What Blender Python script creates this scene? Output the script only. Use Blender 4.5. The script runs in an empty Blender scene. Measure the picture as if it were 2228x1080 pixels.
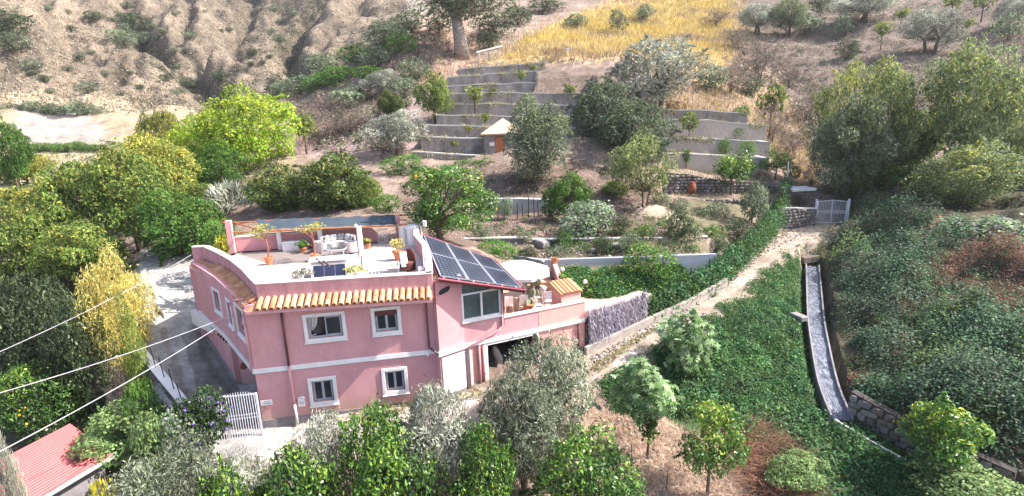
import bpy, math, random
import numpy as np
from mathutils import Vector, Matrix

SC = bpy.context.scene
COL = SC.collection
# ------------------------------------------------------------------ camera
F_PX, PITCH, ROLL, CZ = 1200.0, math.radians(14.1), math.radians(1.93), 12.9
fw = np.array([0, math.cos(PITCH), -math.sin(PITCH)])
_r0 = np.array([1.0, 0, 0]); _u0 = np.array([0, math.sin(PITCH), math.cos(PITCH)])
rt = math.cos(ROLL)*_r0 - math.sin(ROLL)*_u0
up = math.sin(ROLL)*_r0 + math.cos(ROLL)*_u0
CAMP = np.array([0.0, 0.0, CZ])
cam_data = bpy.data.cameras.new('camera')
cam = bpy.data.objects.new('camera', cam_data); COL.objects.link(cam)
cam_data.sensor_width = 36.0; cam_data.lens = 36.0*F_PX/2228.0
cam_data.clip_start = 0.2; cam_data.clip_end = 2000
M = Matrix(((rt[0], up[0], -fw[0], 0), (rt[1], up[1], -fw[1], 0), (rt[2], up[2], -fw[2], CZ), (0, 0, 0, 1)))
cam.matrix_world = M
SC.camera = cam
# ------------------------------------------------------------------ light
SUN_EL, SUN_AZ = math.radians(45), math.radians(1)     # azimuth from +X towards +Y
SDIR = Vector((math.cos(SUN_EL)*math.cos(SUN_AZ), math.cos(SUN_EL)*math.sin(SUN_AZ), math.sin(SUN_EL)))
W = bpy.data.worlds.new('World'); SC.world = W; W.use_nodes = True
_nt = W.node_tree; _bg = _nt.nodes['Background']
_sky = _nt.nodes.new('ShaderNodeTexSky'); _sky.sky_type = 'NISHITA'; _sky.sun_disc = False
_sky.sun_elevation = SUN_EL; _sky.sun_rotation = math.atan2(SDIR.x, SDIR.y)
_sky.dust_density = 2.5; _sky.air_density = 1.0
_nt.links.new(_sky.outputs[0], _bg.inputs[0]); _bg.inputs[1].default_value = 0.15
sun_d = bpy.data.lights.new('sun', 'SUN'); sun_d.energy = 5.0; sun_d.angle = math.radians(0.6)
sun_d.color = (1.0, 0.94, 0.86)
sun = bpy.data.objects.new('sun', sun_d); COL.objects.link(sun)
sun.rotation_euler = SDIR.to_track_quat('Z', 'Y').to_euler()
sun.location = (40, 20, 60)
SC.view_settings.view_transform = 'Standard'; SC.view_settings.look = 'None'
SC.view_settings.exposure = 1.3; SC.view_settings.gamma = 1.0
SC.view_settings.use_curve_mapping = False
HAZE = 0.00022
SC.cycles.max_bounces = 6; SC.cycles.transparent_max_bounces = 6

# ------------------------------------------------------------------ picking helpers: a photograph ray -> a place in the world
def ray(x, y): return fw + rt*((x-1114.0)/F_PX) + up*((540.0-y)/F_PX)
def atz(x, y, z):
    d = ray(x, y); return CAMP + d*((z-CZ)/d[2])
def aty(x, y, Y):
    d = ray(x, y); return CAMP + d*(Y/d[1])
def proj(P):
    v = np.asarray(P, float) - CAMP; w = v @ fw
    w = np.where(w < 0.1, 0.1, w)
    return 1114 + F_PX*(v @ rt)/w, 540 - F_PX*(v @ up)/w
def depth(p): return float((np.asarray(p)-CAMP) @ fw)
rng = np.random.default_rng(7)

# ------------------------------------------------------------------ object helpers
ORG = {}
def link(o): COL.objects.link(o); return o
def tag(o, label=None, cat=None, group=None, kind=None):
    if label: o['label'] = label
    if cat: o['category'] = cat
    if group: o['group'] = group
    if kind: o['kind'] = kind
    return o
def thing(name, loc, label, cat, group=None):
    o = bpy.data.objects.new(name, None); o.empty_display_size = 0.3; link(o)
    o.location = [float(c) for c in loc]; ORG[o] = np.array([float(c) for c in loc])
    return tag(o, label, cat, group)
def org(p):
    return ORG.get(p, np.zeros(3))

class MB:
    def __init__(s, O=None, ax=None, n=None):
        s.v = []; s.f = []; s.O = None
        if O is not None:
            s.O = np.array(O, float); s.ax = np.array(ax, float); s.n = np.array(n, float)
    def P(s, p):
        if s.O is None: return (float(p[0]), float(p[1]), float(p[2]))
        q = s.O + s.ax*p[0] + s.n*p[1] + np.array([0, 0, 1.0])*p[2]
        return (float(q[0]), float(q[1]), float(q[2]))
    def add(s, vs, fs):
        b = len(s.v); s.v += [s.P(p) for p in vs]; s.f += [tuple(i+b for i in f) for f in fs]
    def box(s, x0, x1, y0, y1, z0, z1):
        s.add([(x0,y0,z0),(x1,y0,z0),(x1,y1,z0),(x0,y1,z0),(x0,y0,z1),(x1,y0,z1),(x1,y1,z1),(x0,y1,z1)],
              [(0,3,2,1),(4,5,6,7),(0,1,5,4),(1,2,6,5),(2,3,7,6),(3,0,4,7)])
    def cbox(s, c, size, rz=0.0, tilt=None):
        hx, hy, hz = [q/2 for q in size]; cr, sr = math.cos(rz), math.sin(rz); vs = []
        for z in (-hz, hz):
            for x, y in ((-hx,-hy),(hx,-hy),(hx,hy),(-hx,hy)):
                p = Vector((x, y, z))
                if tilt: p = tilt @ p
                vs.append((c[0]+p.x*cr-p.y*sr, c[1]+p.x*sr+p.y*cr, c[2]+p.z))
        s.add(vs, [(0,3,2,1),(4,5,6,7),(0,1,5,4),(1,2,6,5),(2,3,7,6),(3,0,4,7)])
    def quad(s, a, b, c, d): s.add([a,b,c,d], [(0,1,2,3)])
    def prism(s, poly, z0, z1):            # z0 / z1 number or list per vertex
        n = len(poly); Z0 = z0 if hasattr(z0, '__len__') else [z0]*n; Z1 = z1 if hasattr(z1, '__len__') else [z1]*n
        a = sum(poly[i][0]*poly[(i+1)%n][1]-poly[(i+1)%n][0]*poly[i][1] for i in range(n))
        idx = list(range(n)) if a > 0 else list(range(n))[::-1]
        vs = [(poly[i][0], poly[i][1], Z0[i]) for i in idx] + [(poly[i][0], poly[i][1], Z1[i]) for i in idx]
        s.add(vs, [tuple(range(n))[::-1], tuple(range(n, 2*n))] + [(i,(i+1)%n,n+(i+1)%n,n+i) for i in range(n)])
    def tube(s, pts, r, n=6, cap=True):
        R = r if hasattr(r, '__len__') else [r]*len(pts)
        pts = [Vector(p) for p in pts]; vs = []; m = len(pts)
        ref = None
        for i, p in enumerate(pts):
            d = (pts[min(i+1,m-1)]-pts[max(i-1,0)]).normalized()
            if ref is None:
                ref = d.cross(Vector((0,0,1)))
                if ref.length < 0.05: ref = d.cross(Vector((1,0,0)))
                ref.normalize()
            else:
                ref = (ref - d*ref.dot(d)).normalized()
            b = d.cross(ref)
            for k in range(n):
                a = 2*math.pi*k/n; q = p + (ref*math.cos(a)+b*math.sin(a))*R[i]; vs.append(tuple(q))
        fs = [(i*n+k, i*n+(k+1)%n, (i+1)*n+(k+1)%n, (i+1)*n+k) for i in range(m-1) for k in range(n)]
        if cap: fs += [tuple(range(n))[::-1], tuple(range((m-1)*n, m*n))]
        s.add(vs, fs)
    def lathe(s, c, prof, n=14):
        vs = []; m = len(prof)
        for r, z in prof:
            for k in range(n):
                a = 2*math.pi*k/n; vs.append((c[0]+r*math.cos(a), c[1]+r*math.sin(a), c[2]+z))
        fs = [(i*n+k, i*n+(k+1)%n, (i+1)*n+(k+1)%n, (i+1)*n+k) for i in range(m-1) for k in range(n)]
        fs += [tuple(range(n))[::-1], tuple(range((m-1)*n, m*n))]
        s.add(vs, fs)
    def ball(s, c, r, n=8, m=6):
        rr = r if hasattr(r, '__len__') else (r, r, r); vs = []
        for i in range(m+1):
            t = math.pi*i/m
            for k in range(n):
                a = 2*math.pi*k/n
                vs.append((c[0]+rr[0]*math.sin(t)*math.cos(a), c[1]+rr[1]*math.sin(t)*math.sin(a), c[2]-rr[2]*math.cos(t)))
        s.add(vs, [(i*n+k, i*n+(k+1)%n, (i+1)*n+(k+1)%n, (i+1)*n+k) for i in range(m) for k in range(n)])
    def ribbon(s, pts, w0, w1, z0, z1):
        """a wall along a plan polyline; side w0..w1 measured to the left normal; z0,z1 lists"""
        n = len(pts); Z0 = z0 if hasattr(z0,'__len__') else [z0]*n; Z1 = z1 if hasattr(z1,'__len__') else [z1]*n
        nor = plan_normals(pts); vs = []
        for i, (p, q) in enumerate(zip(pts, nor)):
            a = (p[0]+q[0]*w0, p[1]+q[1]*w0); b = (p[0]+q[0]*w1, p[1]+q[1]*w1)
            vs += [(a[0],a[1],Z0[i]),(b[0],b[1],Z0[i]),(b[0],b[1],Z1[i]),(a[0],a[1],Z1[i])]
        fs = [(3,2,1,0), tuple((n-1)*4+k for k in range(4))]
        for i in range(n-1):
            for k in range(4):
                fs.append((i*4+k, i*4+(k+1)%4, (i+1)*4+(k+1)%4, (i+1)*4+k))
        s.add(vs, fs)
def plan_normals(pts):
    out = []; n = len(pts)
    for i in range(n):
        segs = []
        for j in (i-1, i):
            if 0 <= j < n-1:
                d = np.array(pts[j+1][:2], float)-np.array(pts[j][:2], float); d /= np.linalg.norm(d)+1e-9
                segs.append(np.array([-d[1], d[0]]))
        m = sum(segs); m /= np.linalg.norm(m)
        m /= max(0.4, float(m @ segs[0])); out.append(m)
    return out
def build(name, mb, m, parent=None, smooth=False, bevel=0.0, kind=None):
    o0 = org(parent) if parent is not None else np.zeros(3)
    me = bpy.data.meshes.new(name)
    me.from_pydata([(v[0]-o0[0], v[1]-o0[1], v[2]-o0[2]) for v in mb.v], [], mb.f)
    me.materials.append(m)
    if smooth: me.polygons.foreach_set('use_smooth', [True]*len(me.polygons))
    o = bpy.data.objects.new(name, me); link(o)
    if parent is not None: o.parent = parent; ORG[o] = o0
    if bevel:
        b = o.modifiers.new('bevel', 'BEVEL'); b.width = bevel; b.segments = 1; b.limit_method = 'ANGLE'
    if kind: o['kind'] = kind
    return o
def np_mesh(name, V, Q, cols=None, mat_=None, smooth=False):
    me = bpy.data.meshes.new(name); n, k = len(V), Q.shape[1]; m = len(Q)
    me.vertices.add(n); me.vertices.foreach_set('co', np.ascontiguousarray(V, np.float32).ravel())
    me.loops.add(m*k); me.loops.foreach_set('vertex_index', np.ascontiguousarray(Q, np.int32).ravel())
    me.polygons.add(m); me.polygons.foreach_set('loop_start', np.arange(0, m*k, k, dtype=np.int32))
    if smooth: me.polygons.foreach_set('use_smooth', np.ones(m, bool))
    me.update(calc_edges=True)
    if cols is not None:
        a = me.color_attributes.new('Col', 'FLOAT_COLOR', 'POINT')
        c4 = np.ones((n, 4), np.float32); c4[:, :3] = cols; a.data.foreach_set('color', c4.ravel())
    if mat_: me.materials.append(mat_)
    return me
def mesh_obj(name, me, parent=None, kind=None):
    o = link(bpy.data.objects.new(name, me))
    if parent is not None: o.parent = parent
    if kind: o['kind'] = kind
    return o
def copy_thing(r, loc, rz=None, label=None, group=None):
    c = r.copy(); link(c); c.location = [float(q) for q in loc]; ORG[c] = np.array(loc, float)
    if rz is not None: c.rotation_euler = (0, 0, rz)
    if label: c['label'] = label
    if group: c['group'] = group
    for ch in list(r.children):
        d = ch.copy(); link(d); d.parent = c
        for g in list(ch.children):
            e = g.copy(); link(e); e.parent = d
    return c

# ------------------------------------------------------------------ materials
def _new(name):
    m = bpy.data.materials.new(name); m.use_nodes = True; nt = m.node_tree
    return m, nt, nt.nodes['Principled BSDF'], nt.nodes['Material Output']
def mat(name, c, rough=0.8, c2=None, scale=3.0, var=0.25, bump=0.0, bscale=40.0, metal=0.0, stretch=None, spec=0.3, grain=0.0):
    m, nt, b, out = _new(name); N = nt.nodes.new; L = nt.links.new
    b.inputs['Roughness'].default_value = rough; b.inputs['Metallic'].default_value = metal
    b.inputs['Specular IOR Level'].default_value = spec
    tc = N('ShaderNodeTexCoord'); vec = tc.outputs['Object']
    geo = N('ShaderNodeNewGeometry'); vec = geo.outputs['Position']
    if stretch:
        mp = N('ShaderNodeMapping'); mp.inputs['Scale'].default_value = stretch; L(vec, mp.inputs[0]); vec = mp.outputs[0]
    if c2 is None: c2 = tuple(q*(1-var) for q in c)
    nz = N('ShaderNodeTexNoise'); nz.inputs['Scale'].default_value = scale; nz.inputs['Detail'].default_value = 6
    nz.inputs['Roughness'].default_value = 0.65; L(vec, nz.inputs['Vector'])
    rp = N('ShaderNodeValToRGB'); rp.color_ramp.elements[0].position = 0.35; rp.color_ramp.elements[1].position = 0.65
    rp.color_ramp.elements[0].color = (*c2, 1); rp.color_ramp.elements[1].color = (*c, 1)
    L(nz.outputs['Fac'], rp.inputs[0]); colo = rp.outputs[0]
    if grain:
        n3 = N('ShaderNodeTexNoise'); n3.inputs['Scale'].default_value = scale*14; n3.inputs['Detail'].default_value = 3; L(vec, n3.inputs['Vector'])
        mx = N('ShaderNodeMixRGB'); mx.blend_type = 'OVERLAY'; mx.inputs[0].default_value = grain
        L(colo, mx.inputs[1]); L(n3.outputs['Fac'], mx.inputs[2]); colo = mx.outputs[0]
    L(colo, b.inputs['Base Color'])
    if bump:
        n2 = N('ShaderNodeTexNoise'); n2.inputs['Scale'].default_value = bscale; n2.inputs['Detail'].default_value = 4; L(vec, n2.inputs['Vector'])
        bp = N('ShaderNodeBump'); bp.inputs['Strength'].default_value = bump; bp.inputs['Distance'].default_value = 0.03
        L(n2.outputs['Fac'], bp.inputs['Height']); L(bp.outputs[0], b.inputs['Normal'])
    return m
def leaf_mat(name, trans=0.35, rough=0.55, spec=0.25):
    m, nt, b, out = _new(name); N = nt.nodes.new; L = nt.links.new
    at = N('ShaderNodeAttribute'); at.attribute_name = 'Col'
    oi = N('ShaderNodeObjectInfo')
    hs = N('ShaderNodeHueSaturation'); L(at.outputs['Color'], hs.inputs['Color'])
    mr = N('ShaderNodeMapRange'); mr.inputs[3].default_value = 1.1; mr.inputs[4].default_value = 1.5
    L(oi.outputs['Random'], mr.inputs[0]); L(mr.outputs[0], hs.inputs['Value'])
    L(hs.outputs[0], b.inputs['Base Color']); b.inputs['Roughness'].default_value = rough
    b.inputs['Specular IOR Level'].default_value = spec
    tr = N('ShaderNodeBsdfTranslucent'); L(hs.outputs[0], tr.inputs['Color'])
    mx = N('ShaderNodeMixShader'); mx.inputs[0].default_value = trans
    L(b.outputs[0], mx.inputs[1]); L(tr.outputs[0], mx.inputs[2]); L(mx.outputs[0], out.inputs['Surface'])
    return m
def ground_mat():
    m, nt, b, out = _new('ground soil'); N = nt.nodes.new; L = nt.links.new
    at = N('ShaderNodeAttribute'); at.attribute_name = 'Col'; geo = N('ShaderNodeNewGeometry'); v = geo.outputs['Position']
    def nz(sc, det=8, ro=0.65):
        n = N('ShaderNodeTexNoise'); n.inputs['Scale'].default_value = sc; n.inputs['Detail'].default_value = det
        n.inputs['Roughness'].default_value = ro; L(v, n.inputs['Vector']); return n.outputs['Fac']
    def ov(c, f, a):
        x = N('ShaderNodeMixRGB'); x.blend_type = 'OVERLAY'; x.inputs[0].default_value = a; L(c, x.inputs[1]); L(f, x.inputs[2]); return x.outputs[0]
    c = ov(at.outputs['Color'], nz(0.35), 0.6); c = ov(c, nz(1.9), 0.75); c = ov(c, nz(9, 8, .75), 0.7)
    L(c, b.inputs['Base Color']); b.inputs['Roughness'].default_value = 0.95; b.inputs['Specular IOR Level'].default_value = 0.1
    bp = N('ShaderNodeBump'); bp.inputs['Strength'].default_value = 0.9; bp.inputs['Distance'].default_value = 0.12; L(nz(5, 8, 0.7), bp.inputs['Height'])
    L(bp.outputs[0], b.inputs['Normal'])
    return m
def glass_mat(name, c=(0.03, 0.035, 0.045), rough=0.04):
    m, nt, b, out = _new(name)
    b.inputs['Base Color'].default_value = (*c, 1); b.inputs['Roughness'].default_value = rough
    b.inputs['Specular IOR Level'].default_value = 0.4
    return m
PINK = mat('pink plaster', (0.62, 0.325, 0.345), 0.9, (0.54, 0.265, 0.285), 1.1, bump=0.3, bscale=25, stretch=(1.3, 1.3, .7), grain=0.18)
def grime(m):
    nt = m.node_tree; N = nt.nodes.new; L = nt.links.new; b = nt.nodes['Principled BSDF']; src = b.inputs['Base Color'].links[0].from_socket
    geo = N('ShaderNodeNewGeometry'); sp = N('ShaderNodeSeparateXYZ'); L(geo.outputs['Position'], sp.inputs[0])
    nz = N('ShaderNodeTexNoise'); nz.inputs['Scale'].default_value = 1.7; nz.inputs['Detail'].default_value = 6; L(geo.outputs['Position'], nz.inputs['Vector'])
    ad = N('ShaderNodeMath'); ad.operation = 'MULTIPLY_ADD'; ad.inputs[1].default_value = 1.6; L(nz.outputs['Fac'], ad.inputs[0]); ng = N('ShaderNodeMath'); ng.operation = 'MULTIPLY'; ng.inputs[1].default_value = -1.0; L(sp.outputs['Z'], ng.inputs[0]); L(ng.outputs[0], ad.inputs[2])
    mr = N('ShaderNodeMapRange'); mr.inputs[1].default_value = -.35; mr.inputs[2].default_value = .45; mr.inputs[3].default_value = 0; mr.inputs[4].default_value = .6; L(ad.outputs[0], mr.inputs[0])
    mx = N('ShaderNodeMixRGB'); mx.inputs[2].default_value = (.40,.30,.22,1); L(mr.outputs[0], mx.inputs[0]); L(src, mx.inputs[1]); L(mx.outputs[0], b.inputs['Base Color'])
    return m
grime(PINK)
PINKW = mat('weathered pink plaster', (0.60, 0.31, 0.33), 0.9, (0.44, 0.215, 0.235), 1.6, bump=0.25, bscale=30, stretch=(2.2, 2.2, 0.55), grain=0.3)
PINKL = mat('sunlit pink plaster', (0.70, 0.38, 0.33), 0.9, (0.64, 0.31, 0.29), 1.5, bump=0.2, grain=0.2)  # paler copy of the pink plaster, sunlight put into its colour
WHITE = mat('white paint', (0.80, 0.78, 0.78), 0.7, (0.70, 0.67, 0.67), 2.0, grain=0.15)
CAPW = mat('pale parapet coping', (0.78, 0.72, 0.70), 0.85, (0.62, 0.52, 0.50), 1.8, grain=0.3)
GREYB = mat('grey plinth render', (0.26, 0.24, 0.25), 0.95, (0.17, 0.16, 0.17), 2.0, bump=0.3, grain=0.4)
CONC = mat('grey concrete', (0.40, 0.40, 0.41), 0.9, (0.29, 0.29, 0.30), 0.8, bump=0.3, bscale=12, stretch=(1, 1, 2.5), grain=0.4)
TERW = mat('terrace wall render', (0.36, 0.325, 0.30), 0.95, (0.15, 0.135, 0.125), 0.9, stretch=(.8,.8,.45), bump=0.5, bscale=5, grain=0.5)
PALEC = mat('pale concrete', (0.66, 0.63, 0.60), 0.9, (0.48, 0.46, 0.44), 1.2, bump=0.2, grain=0.3)
TILE = [mat('terracotta roof tile %s' % n, c, 0.75, tuple(q*0.75 for q in c), 5, grain=0.4) for n, c in
        (('orange', (0.58, 0.30, 0.16)), ('sand', (0.62, 0.40, 0.24)), ('red', (0.50, 0.22, 0.12)))]
TERRA = mat('terracotta pot', (0.52, 0.21, 0.11), 0.8, (0.42, 0.17, 0.09), 6, grain=0.3)
FLOOR = mat('terrace floor tile', (0.60, 0.53, 0.48), 0.75, (0.47, 0.40, 0.36), 1.0, grain=0.4)
ORANGEF = mat('peach floor tile', (0.60, 0.42, 0.31), 0.8, (0.50, 0.33, 0.24), 1.5, grain=0.35)
BROWNP = mat('brown downpipe', (0.12, 0.035, 0.04), 0.45, spec=0.5)
PINKP = mat('pink downpipe', (0.66, 0.34, 0.36), 0.5)
REDEDGE = mat('red metal roof edge', (0.33, 0.07, 0.10), 0.5)
DKRED = mat('dark red soffit', (0.10, 0.03, 0.035), 0.6)
GREYF = mat('grey window frame', (0.42, 0.44, 0.50), 0.5)
GLASS = glass_mat('window glass')
GLASSB = mat('veranda glass', (0.10, 0.13, 0.13), 0.08, (0.05, 0.07, 0.07), 1.2, spec=0.8)
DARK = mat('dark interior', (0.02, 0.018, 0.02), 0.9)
WOOD = mat('stained timber', (0.42, 0.15, 0.06), 0.6, (0.33, 0.11, 0.05), 8)
SHADEC = mat('blue grey shade cloth', (0.048, 0.066, 0.088), 0.85, (0.038, 0.053, 0.07), 1.5, stretch=(0.6, 6, 6))
WICK = mat('pale grey rattan', (0.52, 0.47, 0.46), 0.8, (0.40, 0.36, 0.36), 20)
CUSH = mat('cream cushion', (0.72, 0.68, 0.66), 0.9)
CUSHG = mat('grey patterned cushion', (0.40, 0.38, 0.40), 0.9, (0.22, 0.21, 0.23), 14)
STEELW = mat('white painted steel', (0.72, 0.71, 0.75), 0.45, (0.62, 0.61, 0.66), 6)
IRON = mat('dark iron', (0.03, 0.03, 0.035), 0.5)
CANV = mat('white canvas', (0.80, 0.79, 0.77), 0.85)
REDROOF = mat('red corrugated sheet', (0.44, 0.10, 0.10), 0.5, (0.36, 0.085, 0.085), 1.0, grain=0.2, spec=0.4)
BARK = mat('brown bark', (0.16, 0.12, 0.095), 0.95, (0.08, 0.06, 0.05), 6, bump=0.5)
BARKP = mat('pale bark', (0.40, 0.35, 0.32), 0.9, (0.20, 0.16, 0.14), 3, bump=0.4)
STONE = [mat('rubble stone %s' % n, c, 0.95, tuple(q*0.6 for q in c), 5, bump=0.5, bscale=15, grain=0.4) for n, c in
         (('grey', (0.22, 0.20, 0.20)), ('brown', (0.19, 0.15, 0.13)), ('pale', (0.30, 0.275, 0.265)))]
MORTAR = mat('dark stone joint', (0.07, 0.06, 0.055), 0.95)
SHEDTILE = mat('sandy hut roof tile', (0.58, 0.44, 0.31), 0.85, (0.46, 0.33, 0.23), 3, grain=0.3)
RED = mat('brick red clay', (0.30, 0.09, 0.05), 0.8, (0.20, 0.06, 0.035), 5)
LEAFM = leaf_mat('leaf', 0.45)
LEAFG = leaf_mat('glossy leaf', 0.28, 0.38, 0.45)
LEAFO = leaf_mat('dull silvery leaf', 0.25, 0.7, 0.2)
DRYM = leaf_mat('dry straw', 0.3, 0.9, 0.05)
GROUND = ground_mat()

# ------------------------------------------------------------------ terrain
def vnoise(x, y, seed):
    r = np.random.default_rng(seed); T = r.random((256, 256))
    xi = np.floor(x).astype(int); yi = np.floor(y).astype(int); fx = x-xi; fy = y-yi
    fx = fx*fx*(3-2*fx); fy = fy*fy*(3-2*fy); g = lambda a, b: T[a & 255, b & 255]
    return (g(xi,yi)*(1-fx)+g(xi+1,yi)*fx)*(1-fy) + (g(xi,yi+1)*(1-fx)+g(xi+1,yi+1)*fx)*fy
def fbm(x, y, seed, o=4):
    s = 0; a = 0.5
    for k in range(o): s = s + a*vnoise(x*2**k, y*2**k, seed+k); a *= 0.5
    return s
CPZ = [  # photograph point on visible ground + height
 (575,945,0.0),(700,930,0.0),(820,905,0.1),(955,868,0.3),(1053,845,0.55),(1160,805,0.8),(1275,748,1.2),(520,965,-0.05),
 (1165,1062,-1.5),(1000,1075,-1.5),(600,1075,-1.5),(850,1075,-1.5),(1300,1060,-1.6),
 (1290,800,0.9),(1450,700,1.4),(1560,640,1.8),(1680,540,2.3),(1790,490,2.65),
 (1290,890,-0.3),(1350,1000,-1.1),(1600,1078,-1.5),(1750,1075,-1.5),(1500,900,-0.3),(1600,760,0.6),(1690,650,1.1),(1720,560,1.6),
 (1830,910,-0.5),(1790,740,0.35),(1765,575,1.1),(1740,900,-0.6),(1950,985,-0.9),(2060,1060,-1.1),
 (2100,700,1.9),(1900,700,1.1),(2000,900,0.3),(2200,900,0.7),(2228,700,2.6),
 (510,850,0.12),(470,795,0.5),(443,752,0.95),(434,705,2.0),(350,600,3.3),(370,540,4.0),(400,575,3.7),(330,660,2.3),(400,860,0.35),(470,900,0.1),(535,838,.2),
 (200,700,0.8),(330,890,-1.0),(310,825,-.7),(270,800,-.6),(235,765,-.3),(150,800,-0.7),(60,900,-1.6),(250,960,-1.8),(100,1040,-2.6),(380,960,-1.2),
 (80,640,1.2),(0,560,2.2),(150,560,2.6),(985,525,5.0),(840,535,5.3),(700,505,5.3),(560,520,5.0)]
CPY = [  # photograph point + distance
 (800,470,40),(1130,480,41),(1060,474,43.6),(1130,473,43.6),(1200,473,43.6),(1130,431,45.8),(1210,433,45.8),(1050,431,45.8),(1160,395,48),(900,350,56),(1000,345,57),(1050,520,36.5),(1250,520,36.5),(1090,560,33.5),
 (1420,510,36.5),(1500,480,42),(1580,440,46),(1650,385,51),(1750,350,60),(1700,200,85),(2000,150,85),(2228,0,110),(1700,0,140),(1950,0,125),
 (2000,480,38),(2200,480,34),(2228,420,42),(1870,440,45),(2000,330,58),(2228,250,65),(1800,250,72),
 (1100,135,86),(1000,125,95),(1100,95,100),(1300,60,120),(1500,20,140),(1300,0,145),(1400,120,88),(1560,200,72),
 (640,380,54),(520,372,60),(730,340,60),(140,290,90),(60,370,70),(220,340,78),(350,240,110),(300,0,220),(0,150,130),(0,0,170),(150,60,175),
 (450,120,165),(620,150,140),(700,120,140),(800,0,200),(600,0,215),(900,70,105),(700,280,72),(800,200,82),(640,230,95),(480,200,130),(880,130,90),(930,20,125),
 (420,420,56),(250,430,60),(100,450,52),(0,430,50),(1000,0,170),(1100,30,140)]
CPW = [(-10,31.5,5.3),(-6,33,5.1),(-2,31,4.9),(1.5,33,3.7),(4.5,28.5,2.9),(5.5,32,3.5),(8,31.5,3.4),(10,33.5,3.6),(-4,34.5,5.0),(13,36.5,4.2),
       (0,9,-3.2),(-14,9,-4.0),(14,9,-2.6),(22,12,0.5),(-24,14,-3.4),(-34,30,-0.5),(-40,22,-2.0),(40,25,4.5),(55,45,9),(90,80,24),(-75,50,3),(-160,150,50),(150,150,55),
       (0,330,120),(-150,330,110),(150,330,110),(-320,320,120),(320,320,130)]
_pts = [atz(*c) for c in CPZ] + [aty(*c) for c in CPY] + [np.array(c, float) for c in CPW]
_pts = np.array(_pts)
_pu = _pts[:, 0]/_pts[:, 1]*3.0; _pv = np.log(_pts[:, 1])*2.2
def _tps_fit(u, v, z, lam=0.004):
    n = len(u); d = np.hypot(u[:, None]-u, v[:, None]-v); K = d*d*np.log(d+1e-9) + lam*np.eye(n)
    Pm = np.c_[np.ones(n), u, v]; A = np.block([[K, Pm], [Pm.T, np.zeros((3, 3))]])
    return np.linalg.solve(A, np.r_[z, np.zeros(3)])
_w = _tps_fit(_pu, _pv, _pts[:, 2])
US = np.r_[-3.4, -2.4, -1.8, -1.45, np.linspace(-1.28, 1.28, 520), 1.45, 1.8, 2.4, 3.4]
YS = np.exp(np.linspace(math.log(8.5), math.log(320), 470))
GU, GY = np.meshgrid(US, YS); GX = GU*GY
def _tps_eval(u, v):
    u = u.ravel(); v = v.ravel(); out = np.zeros(len(u)); n = len(_pu)
    for i in range(0, len(u), 20000):
        a = u[i:i+20000, None]; b = v[i:i+20000, None]
        d = np.hypot(a-_pu, b-_pv); out[i:i+20000] = (d*d*np.log(d+1e-9)) @ _w[:n] + _w[n] + _w[n+1]*a[:, 0] + _w[n+2]*b[:, 0]
    return out
GZ = _tps_eval(np.clip(GU, -1.6, 1.6)*3.0, np.log(GY)*2.2).reshape(GU.shape)
PX, PY = proj(np.stack([GX, GY, GZ], -1).reshape(-1, 3)); PX = PX.reshape(GU.shape); PY = PY.reshape(GU.shape)
# rough ground: hill gullies far away, small bumps near
far = np.clip((GY-85)/60, 0, 1); lefthill = far*np.clip((900-PX)/250, 0, 1)
ridge = 1-np.abs(2*fbm(GX/30+GY/80, GY/60, 11, 5)-1)
ridge2 = 1-np.abs(2*fbm(GX/11+GY/40, GY/26, 14, 4)-1)
GZ += lefthill*((ridge-0.72)*21+(ridge2-.7)*4+(fbm(GX/3.2, GY/3.2, 16, 3)-.45)*1.6) + far*(fbm(GX/14, GY/14, 21, 5)-0.48)*4.5
GZ += (fbm(GX/3.2, GY/3.2, 31, 4)-0.47)*np.clip((GY-12)/60, 0.12, 1.0)*1.2
gul = np.zeros(GX.shape)
for line, wdt, dp in (([(715,-30),(690,10),(650,60),(612,112),(640,165)],26,7.5),([(250,-40),(290,40),(300,90),(360,150),(470,215)],24,6.0),([(560,-40),(520,40),(500,110),(520,170)],16,3.0),([(130,-30),(110,50),(160,120),(260,190)],18,3.5),([(400,-30),(420,50),(400,120),(440,180)],13,2.5),([(800,-30),(770,30),(720,80),(690,120)],16,4.5)):
    d_ = np.full(GX.shape, 1e9)
    for a, b in zip(line[:-1], line[1:]):
        L2 = (b[0]-a[0])**2+(b[1]-a[1])**2; t = np.clip(((PX-a[0])*(b[0]-a[0])+(PY-a[1])*(b[1]-a[1]))/L2, 0, 1)
        d_ = np.minimum(d_, np.hypot(PX-a[0]-t*(b[0]-a[0])+(fbm(GX/9, GY/9, 17, 3)-.45)*34, PY-a[1]-t*(b[1]-a[1])))
    q_ = np.exp(-(d_/wdt)**2)*(GY > 88); GZ -= q_*dp; gul = np.maximum(gul, q_)
def corridor(pts, hw, blend, dz=0.0):
    """lower or raise the ground to a polyline (x,y,z); full effect within hw, blended over blend"""
    global GZ
    best = np.full(GX.shape, 1e9); bz = np.zeros(GX.shape)
    for a, b in zip(pts[:-1], pts[1:]):
        dx, dy = b[0]-a[0], b[1]-a[1]; L2 = dx*dx+dy*dy
        t = np.clip(((GX-a[0])*dx+(GY-a[1])*dy)/L2, 0, 1)
        d = np.hypot(GX-(a[0]+t*dx), GY-(a[1]+t*dy)); k = d < best
        best = np.where(k, d, best); bz = np.where(k, a[2]+t*(b[2]-a[2]), bz)
    w = np.clip((hw+blend-best)/blend, 0, 1); w = w*w*(3-2*w)
    GZ = GZ*(1-w) + (bz+dz)*w
    return best
def zs(l): return [atz(*p) for p in l]
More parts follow.
